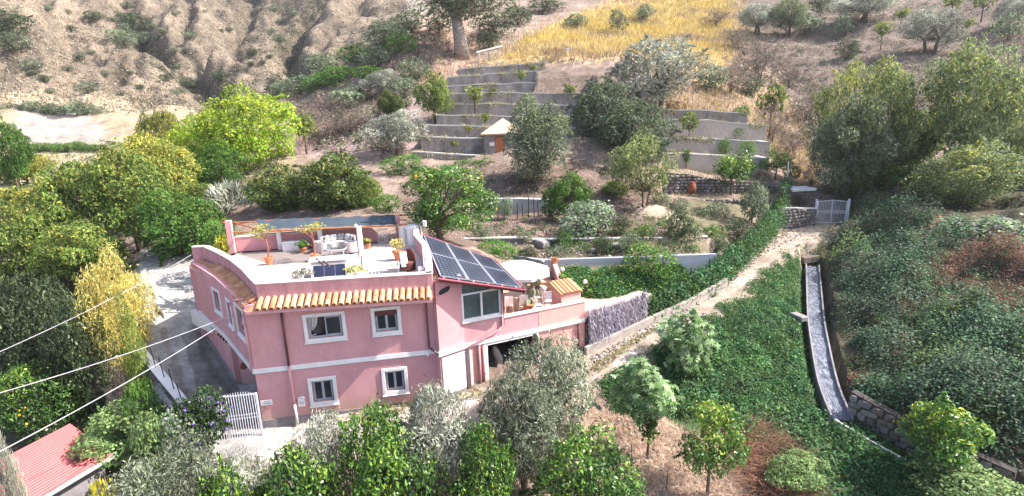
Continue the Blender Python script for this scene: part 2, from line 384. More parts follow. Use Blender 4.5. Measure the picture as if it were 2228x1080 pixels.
def dens(pts, step):
    out = []
    for a, b in zip(pts[:-1], pts[1:]):
        a = np.array(a, float); b = np.array(b, float); n = max(1, int(np.linalg.norm(b-a)/step))
        out += [a+(b-a)*i/n for i in range(n)]
    return out+[np.array(pts[-1], float)]
def smooth_line(pts, k=3):
    pts = dens(pts, 0.7); P = np.array(pts)
    for _ in range(k): P[1:-1] = (P[:-2]+2*P[1:-1]+P[2:])/4
    return P
PATH = smooth_line(zs([(1120,880,0.45),(1290,800,0.95),(1400,738,1.3),(1500,680,1.6),(1600,605,2.0),(1680,545,2.35),(1740,515,2.55),(1815,488,2.7)]))
DRIVE = smooth_line(zs([(490,930,0.05),(455,865,0.25),(415,790,0.85),(392,720,1.75),(377,640,2.8),(365,560,3.75)]))
CANAL = smooth_line(zs([(1768,575,1.1),(1772,640,0.85),(1776,700,0.55),(1790,780,0.15),(1805,850,-0.2),(1832,908,-0.5)]))
DITCH = smooth_line(zs([(1832,908,-0.62),(1905,955,-0.85),(2000,1000,-1.0),(2080,1050,-1.15),(2190,1100,-1.3)]))
d_path = corridor(PATH, 1.25, 0.9); d_drive = corridor(DRIVE, 1.55, 0.6)
def in_poly(x, y, poly):
    r = np.zeros(np.shape(x), bool); n = len(poly)
    for i in range(n):
        x0, y0 = poly[i][:2]; x1, y1 = poly[i-1][:2]
        c = ((y0 > y) != (y1 > y)) & (x < (x1-x0)*(y-y0)/((y1-y0) if y1 != y0 else 1e-9)+x0); r ^= c
    return r
bank_m = in_poly(PX, PY, [(1810,440),(3200,380),(3200,1000),(2160,960),(1960,900),(1860,850),(1815,700),(1800,560)])
bm_ = fbm(GX/2.6, GY/2.6, 141, 3); GZ += np.where(bank_m, np.clip((bm_-.42)*3.4, -.25, 1.3), 0)
# ---- terraces cut in the hillside: (wall crest in the photograph, distance)
TER_L = [([(996,152),(1100,144),(1203,137)],84),([(973,170),(1100,161),(1184,156)],80),([(975,189),(1080,185),(1165,181)],76.5),
         ([(978,207),(1080,203),(1290,206)],73),([(968,229),(1060,227),(1290,231)],69.5),([(950,252),(1040,253),(1290,258)],66),
         ([(914,273),(1000,275),(1290,282)],63),([(916,298),(1000,301),(1300,308)],60),([(898,331),(1000,338),(1310,346)],57)]
TER_R = [([(1440,240),(1540,242),(1612,249)],63),([(1400,262),(1540,263),(1652,275)],60),([(1380,301),(1540,303),(1660,311)],57),
         ([(1370,336),(1500,335),(1655,346)],54),([(1440,374),(1500,378),(1540,388),(1712,402)],50),([(1430,434),(1560,432),(1697,434)],46.5)]
LOW = [([(1046,432),(1130,431),(1215,434)],44.5)]
ter_lines = []
def terrace_set(defs, end_front):
    prev = None
    for crest, Y in defs:
        L = [aty(x, y, Y) for x, y in crest]; ter_lines.append(L)
        us = [p[0]/p[1] for p in L]; z = np.interp(GU, us, [p[2] for p in L])
        m = (GU > us[0]) & (GU < us[-1])
        if prev is None: back = np.full(GU.shape, Y+3.0)
        else: back = np.where((GU > prev[0]) & (GU < prev[1]), prev[2], Y+1.2)
        m = m & (GY >= Y-0.1) & (GY < back)
        GZ[m] = (z-0.04+ (fbm(GX/1.5, GY/1.5, 5, 3)-0.45)*0.25)[m]
        prev = (us[0], us[-1], Y-0.1)
    m = (GU > prev[0]) & (GU < prev[1]) & (GY < prev[2]) & (GY > prev[2]-2.0)
terrace_set(TER_L, None); terrace_set(TER_R, None); terrace_set(LOW, None)
# water channel and ditch
d_can = corridor(CANAL, 0.62, 0.35, -0.75); d_dit = corridor(DITCH, 0.45, 0.4, -0.35)
# house pads
HOUSE_FOOT = [(-10.6,21.5),(-3.5,22.8),(-1.6,23.9),(3.2,25.9),(2.6,29.5),(1.4,32.2),(-6.2,31.2),(-15.3,30.2),(-16.4,28.2),(-14.0,25.3),(-13.5,24.8),(-10.6,24.5)]
m = in_poly(GX, GY, HOUSE_FOOT); GZ[m] = np.minimum(GZ[m], -0.45)
SU = lambda x, y: np.interp(np.asarray(x)/np.maximum(y, 8.5), US, np.arange(len(US)))
SV = lambda y: np.interp(np.log(np.maximum(y, 8.5)), np.log(YS), np.arange(len(YS)))
def ground(x, y):
    x = np.asarray(x, float); y = np.asarray(y, float); a = SU(x, y); b = SV(y)
    i = np.clip(a.astype(int), 0, len(US)-2); j = np.clip(b.astype(int), 0, len(YS)-2); fa = a-i; fb = b-j
    return (GZ[j,i]*(1-fa)+GZ[j,i+1]*fa)*(1-fb)+(GZ[j+1,i]*(1-fa)+GZ[j+1,i+1]*fa)*fb
_MY = np.exp(np.linspace(math.log(9), math.log(318), 420))
def hit(px, py):
    """first meeting of photograph rays with the ground -> (n,3); nan where none"""
    px = np.atleast_1d(np.asarray(px, float)); py = np.atleast_1d(np.asarray(py, float))
    D = fw[None]+rt[None]*((px-1114)/F_PX)[:, None]+up[None]*((540-py)/F_PX)[:, None]
    s = _MY[None]/D[:, 1:2]; X = D[:, 0:1]*s; Z = CZ+D[:, 2:3]*s
    below = Z < ground(X, np.broadcast_to(_MY, X.shape)); k = below.argmax(1); ok = below.any(1) & (k > 0)
    k0 = np.maximum(k-1, 0); r = np.arange(len(px))
    g0 = Z[r,k0]-ground(X[r,k0], _MY[k0]); g1 = Z[r,k]-ground(X[r,k], _MY[k]); t = g0/(g0-g1+1e-9)
    Yh = _MY[k0]+(_MY[k]-_MY[k0])*t; P = CAMP[None]+D*(Yh/D[:, 1])[:, None]; P[~ok] = np.nan
    return P
# ground colours by kind of ground
jx = PX+(fbm(GX*1.3, GY*1.3, 41, 4)-0.47)*60; jy = PY+(fbm(GX*1.3+50, GY*1.3, 51, 4)-0.47)*40
C = np.zeros(GX.shape+(3,)); C[:] = (0.235, 0.175, 0.145)
def zone(poly, c, mixv=None):
    k = in_poly(jx, jy, poly); C[k] = c
zone([(-1800,-400),(900,-400),(930,30),(860,90),(640,240),(420,250),(-1800,300)], (0.29,0.24,0.205))
hk = np.clip((fbm(GX/16, GY/16, 91, 5)-.38)*4, 0, 1)[..., None]*.75+np.clip((.80-ridge)*2.2, 0, .6)[..., None]; hk = np.clip(hk+gul[..., None]*.7, 0, 1)
hm = lefthill[..., None] > .05; st_ = (1+.10*np.sin(GZ*2.6+fbm(GX/5, GY/5, 92, 3)*9))[..., None]
C = np.where(hm & (np.abs(C-np.array((0.29,0.24,0.205))).sum(-1, keepdims=True) < 1e-6), (np.array((.215,.17,.13))*(1-hk)+np.array((.11,.09,.07))*hk)*st_, C)
zone([(-1800,200),(420,230),(420,300),(640,260),(640,420),(-1800,420)], (0.30,0.24,0.165))
zone([(40,245),(170,250),(245,300),(180,318),(40,318)], (0.30,0.265,0.235))
zone([(600,240),(880,120),(950,180),(900,330),(650,340)], (0.27,0.20,0.19))
zone([(860,90),(930,30),(1010,60),(1070,130),(960,180),(880,180)], (0.33,0.23,0.18))
zone([(1040,140),(1240,40),(1370,-20),(1560,-60),(1600,90),(1560,200),(1400,125),(1230,135)], (0.46,0.32,0.16))
zone([(1120,95),(1280,20),(1560,0),(1600,60),(1590,110),(1450,120),(1280,80)], (0.42,0.31,0.10))
zone([(1600,-300),(4500,-300),(4500,250),(1750,330),(1690,200),(1620,120)], (0.155,0.12,0.10))
zone([(1550,150),(1700,150),(1780,330),(1750,420),(1640,300)], (0.26,0.20,0.15))
zone([(1720,380),(4500,250),(4500,1300),(2150,1150),(1840,920),(1775,560),(1830,450)], (0.085,0.075,0.05))
zone([(1280,700),(1690,440),(1600,420),(1450,440),(1220,560),(1180,640)], (0.15,0.13,0.085))
zone([(1200,595),(1560,585),(1690,470),(1500,640),(1300,690),(1220,620)], (0.07,0.10,0.04))
zone([(1290,840),(1420,760),(1600,640),(1740,525),(1780,560),(1800,760),(1835,905),(2050,1020),(2250,1200),(1720,1200),(1600,1000),(1400,880)], (0.055,0.085,0.035))
zone([(1290,900),(1420,900),(1620,1010),(1720,1030),(1760,1200),(1330,1200),(1250,960)], (0.33,0.24,0.185))
zone([(-1800,560),(240,560),(420,870),(380,960),(-1800,1300)], (0.10,0.085,0.06))
zone([(300,540),(440,540),(440,700),(520,860),(420,900),(330,740)], (0.40,0.38,0.37))
zone([(420,930),(570,940),(1060,840),(1290,790),(1290,900),(1050,960),(650,1010),(420,1030)], (0.50,0.43,0.39))
C[d_drive < 2.3] = (0.33,0.315,0.305)
pn = fbm(GX*0.9, GY*0.9, 61, 4)
C[(d_path < 1.5+ (pn-0.45)*1.2)] = (0.33,0.265,0.215)
C[(d_path < 0.9) & (pn > 0.52)] = (0.40,0.345,0.30)
_v = fbm(GX*0.8, GY*0.8, 71, 4)
C *= (0.78+0.5*_v)[..., None]
tree_shade = in_poly(jx, jy, [(860,400),(1040,360),(1300,360),(1480,440),(1480,560),(1180,575),(1000,540),(860,500)]); C[tree_shade] *= (.68,.66,.66)  # garden soil darkened: shade of the trees put into its colour
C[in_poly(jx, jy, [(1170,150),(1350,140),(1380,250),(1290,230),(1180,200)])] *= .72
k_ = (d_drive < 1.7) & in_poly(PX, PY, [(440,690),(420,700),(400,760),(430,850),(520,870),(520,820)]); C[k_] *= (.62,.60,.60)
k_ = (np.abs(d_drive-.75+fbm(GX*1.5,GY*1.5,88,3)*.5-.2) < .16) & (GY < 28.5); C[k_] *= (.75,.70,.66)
# assemble the ground sheet with rows behind the camera
rowsY = np.r_[-120, -60, -25, -5, 3]; xw = GU[0]*8.5
XCAP = 430.0
Xall = np.vstack([np.stack([xw*(1 if y > 0 else 1+(-y)/20) for y in rowsY]), GX, GX[-1:]*1.6])
Yall = np.vstack([np.repeat(rowsY[:, None], len(US), 1), GY, np.full((1, len(US)), 420.0)])
Zall = np.vstack([np.repeat(GZ[:1], len(rowsY), 0), GZ, GZ[-1:]+10]); Call = np.concatenate([np.repeat(C[:1], len(rowsY), 0), C, C[-1:]], 0)
Xall = np.clip(Xall, -XCAP, XCAP)+np.where(np.abs(Xall) > XCAP, np.sign(Xall)*(np.abs(Xall)-XCAP)*.01, 0)
nr, nc = Xall.shape; ii = (np.arange(nr-1)[:, None]*nc+np.arange(nc-1)[None]).ravel()
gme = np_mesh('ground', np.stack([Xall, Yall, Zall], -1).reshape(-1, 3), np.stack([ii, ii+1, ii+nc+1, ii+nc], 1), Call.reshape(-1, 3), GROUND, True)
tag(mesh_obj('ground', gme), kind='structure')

# ------------------------------------------------------------------ the pink house
def unit(v): v = np.array(v, float); return v/np.linalg.norm(v)
class Facade:
    def __init__(s, a, b):
        s.O = np.array([a[0], a[1], 0.0]); d = np.array([b[0]-a[0], b[1]-a[1], 0.0]); s.L = float(np.linalg.norm(d)); s.ax = d/s.L
        s.n = np.array([s.ax[1], -s.ax[0], 0.0])
    def mb(s): return MB(s.O, s.ax, s.n)
    def sz(s, px, py):
        d = ray(px, py); t = ((s.O-CAMP) @ s.n)/(d @ s.n); p = CAMP+d*t; return float((p-s.O) @ s.ax), float(p[2])
    def rect(s, pts):
        q = [s.sz(*p) for p in pts]; return (q[0][0]+q[3][0])/2, (q[1][0]+q[2][0])/2, (q[2][1]+q[3][1])/2, (q[0][1]+q[1][1])/2
    def w(s, a, o, z): return s.O+s.ax*a+s.n*o+np.array([0, 0, z])
def wall_panel(mb, s0, s1, z0, z1, ops=(), t=0.3, n0=0.0):
    S = sorted({s0, s1, *[o[0] for o in ops], *[o[1] for o in ops]}); Z = sorted({z0, z1, *[o[2] for o in ops], *[o[3] for o in ops]})
    for a, b in zip(S[:-1], S[1:]):
        for c, d in zip(Z[:-1], Z[1:]):
            if any(o[0] <= a+1e-6 and b <= o[1]+1e-6 and o[2] <= c+1e-6 and d <= o[3]+1e-6 for o in ops): continue
            mb.quad((a,n0,c),(b,n0,c),(b,n0,d),(a,n0,d)); mb.quad((a,n0-t,c),(a,n0-t,d),(b,n0-t,d),(b,n0-t,c))
    for o in ops:
        a, b, c, d = o
        mb.quad((a,n0,c),(a,n0-t,c),(a,n0-t,d),(a,n0,d)); mb.quad((b,n0,c),(b,n0,d),(b,n0-t,d),(b,n0-t,c))
        mb.quad((a,n0,c),(b,n0,c),(b,n0-t,c),(a,n0-t,c)); mb.quad((a,n0,d),(a,n0-t,d),(b,n0-t,d),(b,n0,d))
    mb.quad((s0,n0,z0),(s0,n0-t,z0),(s0,n0-t,z1),(s0,n0,z1)); mb.quad((s1,n0,z0),(s1,n0,z1),(s1,n0-t,z1),(s1,n0-t,z0))
    mb.quad((s0,n0,z1),(s1,n0,z1),(s1,n0-t,z1),(s0,n0-t,z1))
M0, M1 = (-10.85, 21.05), (-3.42, 22.47)
FM = Facade(M0, M1)
W0, W1, W3 = (-3.30, 22.20), tuple(float(q) for q in atz(1012,751,2.7)[:2]), (3.48, 25.62)
B1, B2 = Facade(W0, W1), Facade(W1, W3)
LA, LB = (-14.2, 25.25), (-17.1, 28.4)
FL1, FL2 = Facade(LA, M0), Facade(LB, LA)
house = thing('villa', (-7, 24, 0), 'two storey pink plastered villa with flat roof terrace and veranda wing', 'house')
# windows: outer rectangle of the white surround
def shrink(r, k): return (r[0]+k, r[1]-k, r[2]+k, r[3]-k)
R1 = FM.rect([(657.8,685),(751,675.6),(755,736.3),(663.7,746.7)]); R2 = FM.rect([(806,670.5),(871,664.6),(875,724.4),(810.4,731)])
R3 = FM.rect([(669,824),(731,817),(736,877),(675,884)]); R4 = FM.rect([(829.6,803),(886,797),(889.5,852.7),(833,860.7)])
RL3 = FL1.rect([(510,655),(530,676),(538,745),(520,722)]); RL2 = FL1.rect([(493,647),(505,660),(509,714),(499,704)])
RL1 = FL2.rect([(462,623),(480,636),(485,684),(469,677)])
def window(fac, r, style='double', trimw=0.15):
    o = shrink(r, trimw); mb = fac.mb(); a, b, c, d = r; A, B, Cc, D = o; t = 0.05
    fr = fac.mb(); f = 0.055                                     # frame set back in the opening
    y0, y1 = -0.17, -0.10
    fr.box(A, B, y0, y1, Cc, Cc+f); fr.box(A, B, y0, y1, D-f, D); fr.box(A, A+f, y0, y1, Cc+f, D-f); fr.box(B-f, B, y0, y1, Cc+f, D-f)
    win = build('window', fr, GREYF, house)
    mb.box(a, b, 0.002, t, c, Cc); mb.box(a, b, 0.002, t, D, d); mb.box(a, A, 0.002, t, Cc, D); mb.box(B, b, 0.002, t, Cc, D)
    mb.box(a-0.03, b+0.03, 0.004, t+0.05, c-0.05, c-0.003)
    build('surround', mb, WHITE, win, bevel=0.012)
    mid = (A+B)/2; sw = 0.05
    cells = [(A+f, mid), (mid, B-f)] if style != 'single' else [(A+f, B-f)]
    for i, (p, q) in enumerate(cells):
        if style == 'open' and i == 0:
            sh = MB(fac.w(p, -0.10, 0), unit(fac.ax*0.72-fac.n*0.7), unit(fac.n*0.72+fac.ax*0.7)); w = q-p
            for bx in ((0,w,-.02,.02,Cc+f,Cc+f+sw),(0,w,-.02,.02,D-f-sw,D-f),(0,sw,-.02,.02,Cc+f+sw,D-f-sw),(w-sw,w,-.02,.02,Cc+f+sw,D-f-sw)): sh.box(*bx)
            build('casement', sh, GREYF, win)
            gl = fac.mb(); gl.box(A, q, -0.30, -0.29, Cc, D); build('pane', gl, GLASS, win)
            continue
        sh = fac.mb(); z0, z1 = Cc+f, D-f
        for bx in ((p,q,-.15,-.07,z0,z0+sw),(p,q,-.15,-.07,z1-sw,z1),(p,p+sw,-.15,-.07,z0+sw,z1-sw),(q-sw,q,-.15,-.07,z0+sw,z1-sw)): sh.box(*bx)
        build('casement', sh, GREYF, win)
        gl = fac.mb(); gl.box(p+sw, q-sw, -.12, -.11, z0+sw, z1-sw); build('pane', gl, GLASS, win)
    if style == 'blind':
        sh = fac.mb(); sh.box(A+0.01, B-0.01, -0.09, -0.05, D-0.26, D-0.005); build('roller_blind', sh, BROWNP, win)
    if style == 'open':
        for s0, s1 in ((A+0.03, A+0.42), (B-0.36, B-0.03)):
            cu = fac.mb(); vs = []; n = 8
            left = s0 < mid
            for k in range(n+1):
                for j, z in enumerate((D-0.06, (Cc+D)/2, Cc+0.25)):
                    u = k/n; wd = (1, 0.75, 0.3)[j]; s = (s0+(s1-s0)*u*wd) if left else (s1-(s1-s0)*u*wd)
                    vs.append((s, -0.25+0.03*math.sin(k*2.3), z))
            cu.add(vs, [(k*3+j, k*3+j+1, (k+1)*3+j+1, (k+1)*3+j) for k in range(n) for j in range(2)])
            build('curtain', cu, CUSH, win)
    return win
for fac, r, st in ((FM,R1,'open'),(FM,R2,'blind'),(FM,R3,'double'),(FM,R4,'double'),(FL1,RL3,'double'),(FL1,RL2,'single'),(FL2,RL1,'double')):
    window(fac, r, st, 0.15 if fac is FM else 0.13)
fw_ = FM.mb(); wall_panel(fw_, 0, FM.L, 0.42, 5.6, [shrink(r, .15) for r in (R1, R2, R3, R4)], 0.32)
build('front_wall', fw_, PINK, house)
lw_ = FL1.mb(); wall_panel(lw_, 0, FL1.L-0.002, 2.6, 5.6, [shrink(r, .13) for r in (RL3, RL2)], 0.3); build('side_wall', lw_, PINK, house)
lw_ = FL2.mb(); wall_panel(lw_, 0, FL2.L-0.002, 2.6, 5.6, [shrink(RL1, .13)], 0.3); build('side_wall', lw_, PINK, house)
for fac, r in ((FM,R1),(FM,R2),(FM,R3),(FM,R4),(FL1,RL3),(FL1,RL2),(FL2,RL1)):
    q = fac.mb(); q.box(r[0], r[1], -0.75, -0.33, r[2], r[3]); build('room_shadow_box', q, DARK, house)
g = FM.mb(); g.box(-0.02, 4.2, -0.3, 0.035, -0.5, 0.42); g.box(4.2, FM.L, -0.3, 0.035, -0.3, 0.34); build('plinth', g, GREYB, house)
g = FM.mb(); g.box(-0.06, FM.L-0.02, 0.003, 0.06, 2.60, 2.80); build('string_course', g, WHITE, house, bevel=0.01)
# lower, set-back flank with its deep soffit
LC = (-13.75, 24.72)
g = MB(); g.ribbon([LB, LA, LC], 0.02, 0.3, [1.2,.2,-.2], 2.6); build('ground_floor_flank', g, PINK, house)
g = MB(); g.ribbon([(-13.45, 24.72), (-10.7, 24.3)], 0, .25, -.3, 2.56); build('return_wall', g, PINK, house)
g = MB(); g.ribbon([LB, LA, LC], -.05, 0.015, [1.0,.1,-.3], [1.75,.75,.45]); build('flank_plinth', g, GREYB, house)
g = MB(); g.prism([LC, M0, (-10.53, 21.12), (-10.55, 24.6)], 2.55, 2.598); build('flank_soffit', g, PINK, house)
g = MB(); g.ribbon([LB, LA, M0], -0.002, -0.07, 2.60, 2.80)
build('flank_string_course', g, WHITE, house)
bd, bn = np.array([.677,-.736]), np.array([-.736,-.677]); q0 = np.array(LB)-bd*.05; q1 = q0+bd*2.3
g = MB(); g.prism([q0+bn*.01, q1+bn*.01, q1+bn*.10, q0+bd*.7+bn*.34, q0+bn*.42], 2.2, [2.97,2.83,2.83,2.9,2.97]); build('corner_buttress', g, WHITE, house)
g = MB(); g.box(-10.85, -10.55, 21.4, 24.2, -.2, 2.54); build('return_wall', g, PINK, house)
for k in range(4):
    p = np.array(LA)-bd*(1.1-.42*k); g = MB(); g.cbox((p[0]-.0, p[1]-.0, 2.36), (.09, .09, .12), math.radians(-45)); build('vent_hole', g, DARK, house)
# rear and hidden walls
REARL, REARR = (-15.75, 30.75), (-5.55, 32.4)
g = MB(); g.ribbon([LB, (-16.2, 28.55), REARL, REARR], -0.3, 0, 1.5, 5.5); build('rear_wall', g, PINK, house)
# roof slab / terrace floor
PF0, PF1 = (-10.42, 21.38), (-3.36, 22.05)
PR = [(-3.36,22.05),(-3.75,24.6),(-4.35,27.4),(-5.1,29.6),(-5.55,32.2)]
PL = [(-10.42,21.38),(-10.85,21.95),(-12.0,23.6),(-13.4,25.4),(-14.9,27.05),(-16.3,28.45)]
floor_poly = PL[::-1] + PR + [(-15.75, 30.75)]
g = MB(); g.prism(floor_poly, 5.3, 5.5); build('terrace_floor', g, FLOOR, house)
g = MB(); q = [atz(x, y, 5.504)[:2] for x, y in ((512,551),(592,577),(700,569),(758,563),(783,533),(640,543))]; g.prism(q, 5.501, 5.506); build('floor_patch', g, mat('grey brown floor patch', (.24,.195,.18), .9, (.17,.14,.13), 3, stretch=(1,6,1), grain=.4), house)  # darker grey brown patch lying on the terrace floor
# parapets with coping
def parapet(pts, z1, name='parapet', m=PINKW, t=0.24, z0=5.3, cap=True, side=1):
    g = MB(); g.ribbon(pts, 0, t*side, z0, z1); build(name, g, m, house)
    if cap:
        g = MB(); zz = [z+.055 for z in z1] if hasattr(z1, '__len__') else z1+.055
        zz0 = [z+.003 for z in z1] if hasattr(z1, '__len__') else z1+.003
        g.ribbon(pts, -0.035*side, (t+.035)*side, zz0, zz); build('coping', g, CAPW, house, bevel=0.012)
parapet([PF0, PF1], 6.36); parapet(PL[::-1], 6.36); parapet(PR, [6.36,6.36,6.36,6.36,6.5])
parapet([(-16.95,28.45),(-16.3,28.45)], 6.36)
parapet([(-15.75,30.75),(-9.1,32.15)], 6.33, 'rear_parapet', PINK)
g = MB(); g.ribbon([(-8.95,32.0),(-8.3,32.15),(-7.95,32.2)], 0, .2, 5.5, [6.35,6.3,5.9]); build('rear_parapet', g, PINK, house)
g = MB(); g.ribbon([(-6.9,32.3),(-6.3,32.45)], 0, .2, 5.5, 6.35); build('rear_parapet', g, PINK, house)
# round white pier heads at the far right corner of the roof
for c, r in (((-6.35,31.7), .34), ((-5.75,31.3), .42)):
    g = MB(); g.lathe((c[0], c[1], 5.5), [(r*.8,0),(r*.8,.95),(r,.96),(r,1.06),(r*.7,1.12)], 16); build('pier_head', g, WHITE, house, smooth=False)
# pantile eaves
def offs(pts, d): return [(p[0]+q[0]*d, p[1]+q[1]*d) for p, q in zip(pts, plan_normals(pts))]
eave_in = [(-16.5,28.6)]+PL[::-1][0:0]
EI = [(-16.6,28.45)]+[p for p in PL[::-1][1:]]+[(-3.42,22.10)]
EO = offs(EI, -0.56)
n_ = len(EI)
g = MB(); vs = []
for a, b in zip(EI, EO): vs += [(a[0],a[1],5.72),(b[0],b[1],5.42),(b[0],b[1],5.34),(a[0],a[1],5.34)]
fs = [(i*4+k, i*4+(k+1)%4, (i+1)*4+(k+1)%4, (i+1)*4+k) for i in range(n_-1) for k in range(4)] + [(3,2,1,0), tuple((n_-1)*4+k for k in range(4))]
g.add(vs, fs); build('eaves_slab', g, TILE[2], house)
g = MB(); g.ribbon(EO, -0.035, 0.0-.002, 5.30, 5.425); build('fascia', g, PINKP, house)
def tile_mesh():
    g = MB(); n = 6; vs = []
    for j, (y, z, r) in enumerate(((0, 0.05, .095), (.36, -.125, .12))):
        for th in (1.0, .82):
            for k in range(n+1):
                a = math.pi*k/n; vs.append((-math.cos(a)*r*th, y, z+math.sin(a)*r*th))
    m1 = n+1
    for k in range(n):
        g.f.append((k, k+1, 2*m1+k+1, 2*m1+k)); g.f.append((m1+k, 3*m1+k, 3*m1+k+1, m1+k+1)); g.f.append((2*m1+k, 2*m1+k+1, 3*m1+k+1, 3*m1+k))
    g.v = vs; me = []
    for mt in TILE:
        q = bpy.data.meshes.new('roof_tile'); q.from_pydata(g.v, [], g.f); q.materials.append(mt); q.polygons.foreach_set('use_smooth', [True]*len(q.polygons)); me.append(q)
    return me
TM = tile_mesh(); rt_ = random.Random(3)
def tiles_along(a, b, step, flat):
    a = np.array(a); b = np.array(b); L = np.linalg.norm(b-a); n = max(1, int(round(L/step))); ax = (b-a)/L; nn = np.array([ax[1], -ax[0]])
    for i in range(n):
        p = a+ax*(i+.5)*L/n
        for row in range(2):
            me = TM[rt_.choices((0, 1, 2), (5, 3, 1) if not flat else (4, 1, 4))[0]]
            o = link(bpy.data.objects.new('roof_tile', me)); o.parent = house
            d = 0.02+row*.27; q = p+nn*d
            zz = 5.74-0.3*d/.56
            ang = math.atan2(nn[1], nn[0])-math.pi/2
            o.location = (q[0]-house.location.x, q[1]-house.location.y, zz-house.location.z-.01*(1-row))
            o.rotation_euler = (0, 0, ang+rt_.uniform(-.03, .03)); o.scale = (1, 1, 1 if row else 1)
tiles_along(EI[-2], EI[-1], 0.272, False)
for i in range(1, n_-2): tiles_along(EI[i], EI[i+1], 0.29, True)
# downpipes on the front
def pipe(pts, r, m, name='downpipe', parent=house): g = MB(); g.tube(pts, r, 8); return build(name, g, m, parent, smooth=True)
s_, z_ = FM.sz(612, 672)
pipe([FM.w(s_,.10,5.35), FM.w(s_,.10,2.83)], .055, BROWNP); pipe([FM.w(s_,.12,2.83), FM.w(s_,.12,1.05)], .05, PINKP); pipe([FM.w(s_+.01,.12,1.05), FM.w(s_+.03,.12,.15)], .055, WHITE)
s2 = FM.sz(926, 650)[0]
pipe([FM.w(s2,.09,5.3), FM.w(s2,.09,2.95), FM.w(s2+.1,.09,2.85), FM.w(s2+.35,.4,2.72)], .045, BROWNP)
pipe([(-10.93,20.98,5.25),(-10.97,20.95,4.9),(-10.93,20.98,4.7),(-10.93,20.98,2.75)], .035, PINKP, 'corner_pipe')
pipe([(-17.2,28.45,5.2),(-17.2,28.45,2.9)], .06, BROWNP)
pipe([(-16.95,28.2,5.28),(-15.9,27.05,5.27),(-14.9,26.0,5.2)], .03, PINKP, 'wall_cable')
pipe([(-11.1,21.55,5.72),(-11.55,21.7,5.62),(-11.9,21.95,5.45),(-11.92,21.97,5.3)], .03, PINKP, 'roof_cable')
# veranda wing -----------------------------------------------------------
def wing_ops():
    o = {}
    o['gar'] = B2.rect([(1059,746),(1166,733),(1164,815),(1064,832)])
    return o
gr = B2.rect([(1059,748),(1165,732),(1165,810),(1064,828)])
gar = (gr[0], gr[1], 0.45, gr[3])
gt = (gar[0]-.18, gar[1]+.18, gar[2], gar[3]+.17)
pr = B2.sz(1092, 660)[0]                        # where the room ends and the open terrace begins
gz = B2.rect([(1003,640),(1085,627),(1087,687),(1006,697)])
g0s = B1.sz(1003, 670)[0]
FLZ = 2.75
# first bay
rd = (.06, B1.L-.03, .5, 2.45)
g = B1.mb(); wall_panel(g, 0, B1.L, 0.1, 5.98, [], 0.3); build('wing_wall', g, PINK, house)
g = B2.mb(); wall_panel(g, 0.0, pr, 2.6, gz[2]-.085, [], .25); build('wing_wall', g, PINK, house)
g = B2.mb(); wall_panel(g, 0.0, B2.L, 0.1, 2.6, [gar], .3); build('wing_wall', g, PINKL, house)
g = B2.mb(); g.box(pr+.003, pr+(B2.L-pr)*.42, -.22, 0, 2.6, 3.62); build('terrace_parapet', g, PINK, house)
g = B2.mb(); g.box(pr+(B2.L-pr)*.42+.002, B2.L, -.22, .012, 2.6, 3.62); build('terrace_parapet', g, PINKL, house)  # brighter half of the parapet, sunlight painted in by the paler plaster
g = B2.mb(); g.box(pr+.02, B2.L+.03, -.26, .05, 3.623, 3.68); build('terrace_coping', g, CAPW, house, bevel=.01)
g = B1.mb(); g.box(-.1, B1.L-.02, .003, .12, 2.58, 2.80); build('wing_string_course', g, WHITE, house, bevel=.01)
g = B2.mb(); g.box(.0, B2.L-.02, .016, .10, 2.60, 2.78); build('wing_string_course', g, WHITE, house, bevel=.01)
g = B1.mb(); g.box(.02, B1.L-.03, .003, .04, -.2, .62); build('wing_plinth', g, GREYB, house)
g = B2.mb(); g.box(.02, gt[0]-.01, .003, .04, -.2, .75); build('wing_plinth', g, GREYB, house)
g = B2.mb(); g.box(gt[1]+.01, B2.L, .003, .04, -.2, 1.25); build('wing_plinth', g, GREYB, house)
g = B1.mb(); g.box(rd[0], rd[1], .003, .045, rd[2]+.13, rd[3]); build('painted_sun_strip', g, WHITE, house, bevel=.03)  # sunlit part of the pink bay wall, painted as a white strip
g = B2.mb(); g.box(.03, B2.sz(1028,800)[0], .003, .045, rd[2]+.13, rd[3]); build('painted_sun_strip', g, WHITE, house, bevel=.03)  # the same painted sunlight carried on into the second bay
g = B2.mb(); g.box(gt[0], gar[0], .003, .06, gt[2], gt[3]); g.box(gar[1], gt[1], .003, .06, gt[2], gt[3]); g.box(gar[0], gar[1], .003, .06, gar[3], gt[3]); build('garage_surround', g, WHITE, house, bevel=.012)
g = B2.mb(); g.box(gar[0]-.3, gar[1]+.5, -4.2, -.32, .38, .44); build('garage_floor', g, CONC, house)
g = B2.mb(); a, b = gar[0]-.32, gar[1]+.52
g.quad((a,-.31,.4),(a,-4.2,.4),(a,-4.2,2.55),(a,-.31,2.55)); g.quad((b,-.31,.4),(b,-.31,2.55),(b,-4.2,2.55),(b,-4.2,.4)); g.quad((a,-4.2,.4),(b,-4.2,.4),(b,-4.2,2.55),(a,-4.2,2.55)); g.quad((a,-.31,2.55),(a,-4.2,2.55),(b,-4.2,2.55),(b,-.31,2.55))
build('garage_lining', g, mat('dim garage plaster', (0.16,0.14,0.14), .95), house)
g = B2.mb(); g.tube([(gar[0]+.9,-.9,.45),(gar[0]+.95,-.9,1.2),(gar[0]+.75,-.9,1.7),(gar[0]+.7,-.9,1.9)], [.22,.2,.16,.05], 8); gsack = build('storage_sack', g, CUSHG)
tag(gsack, 'grey hanging sack just inside the open garage doorway', 'sack')
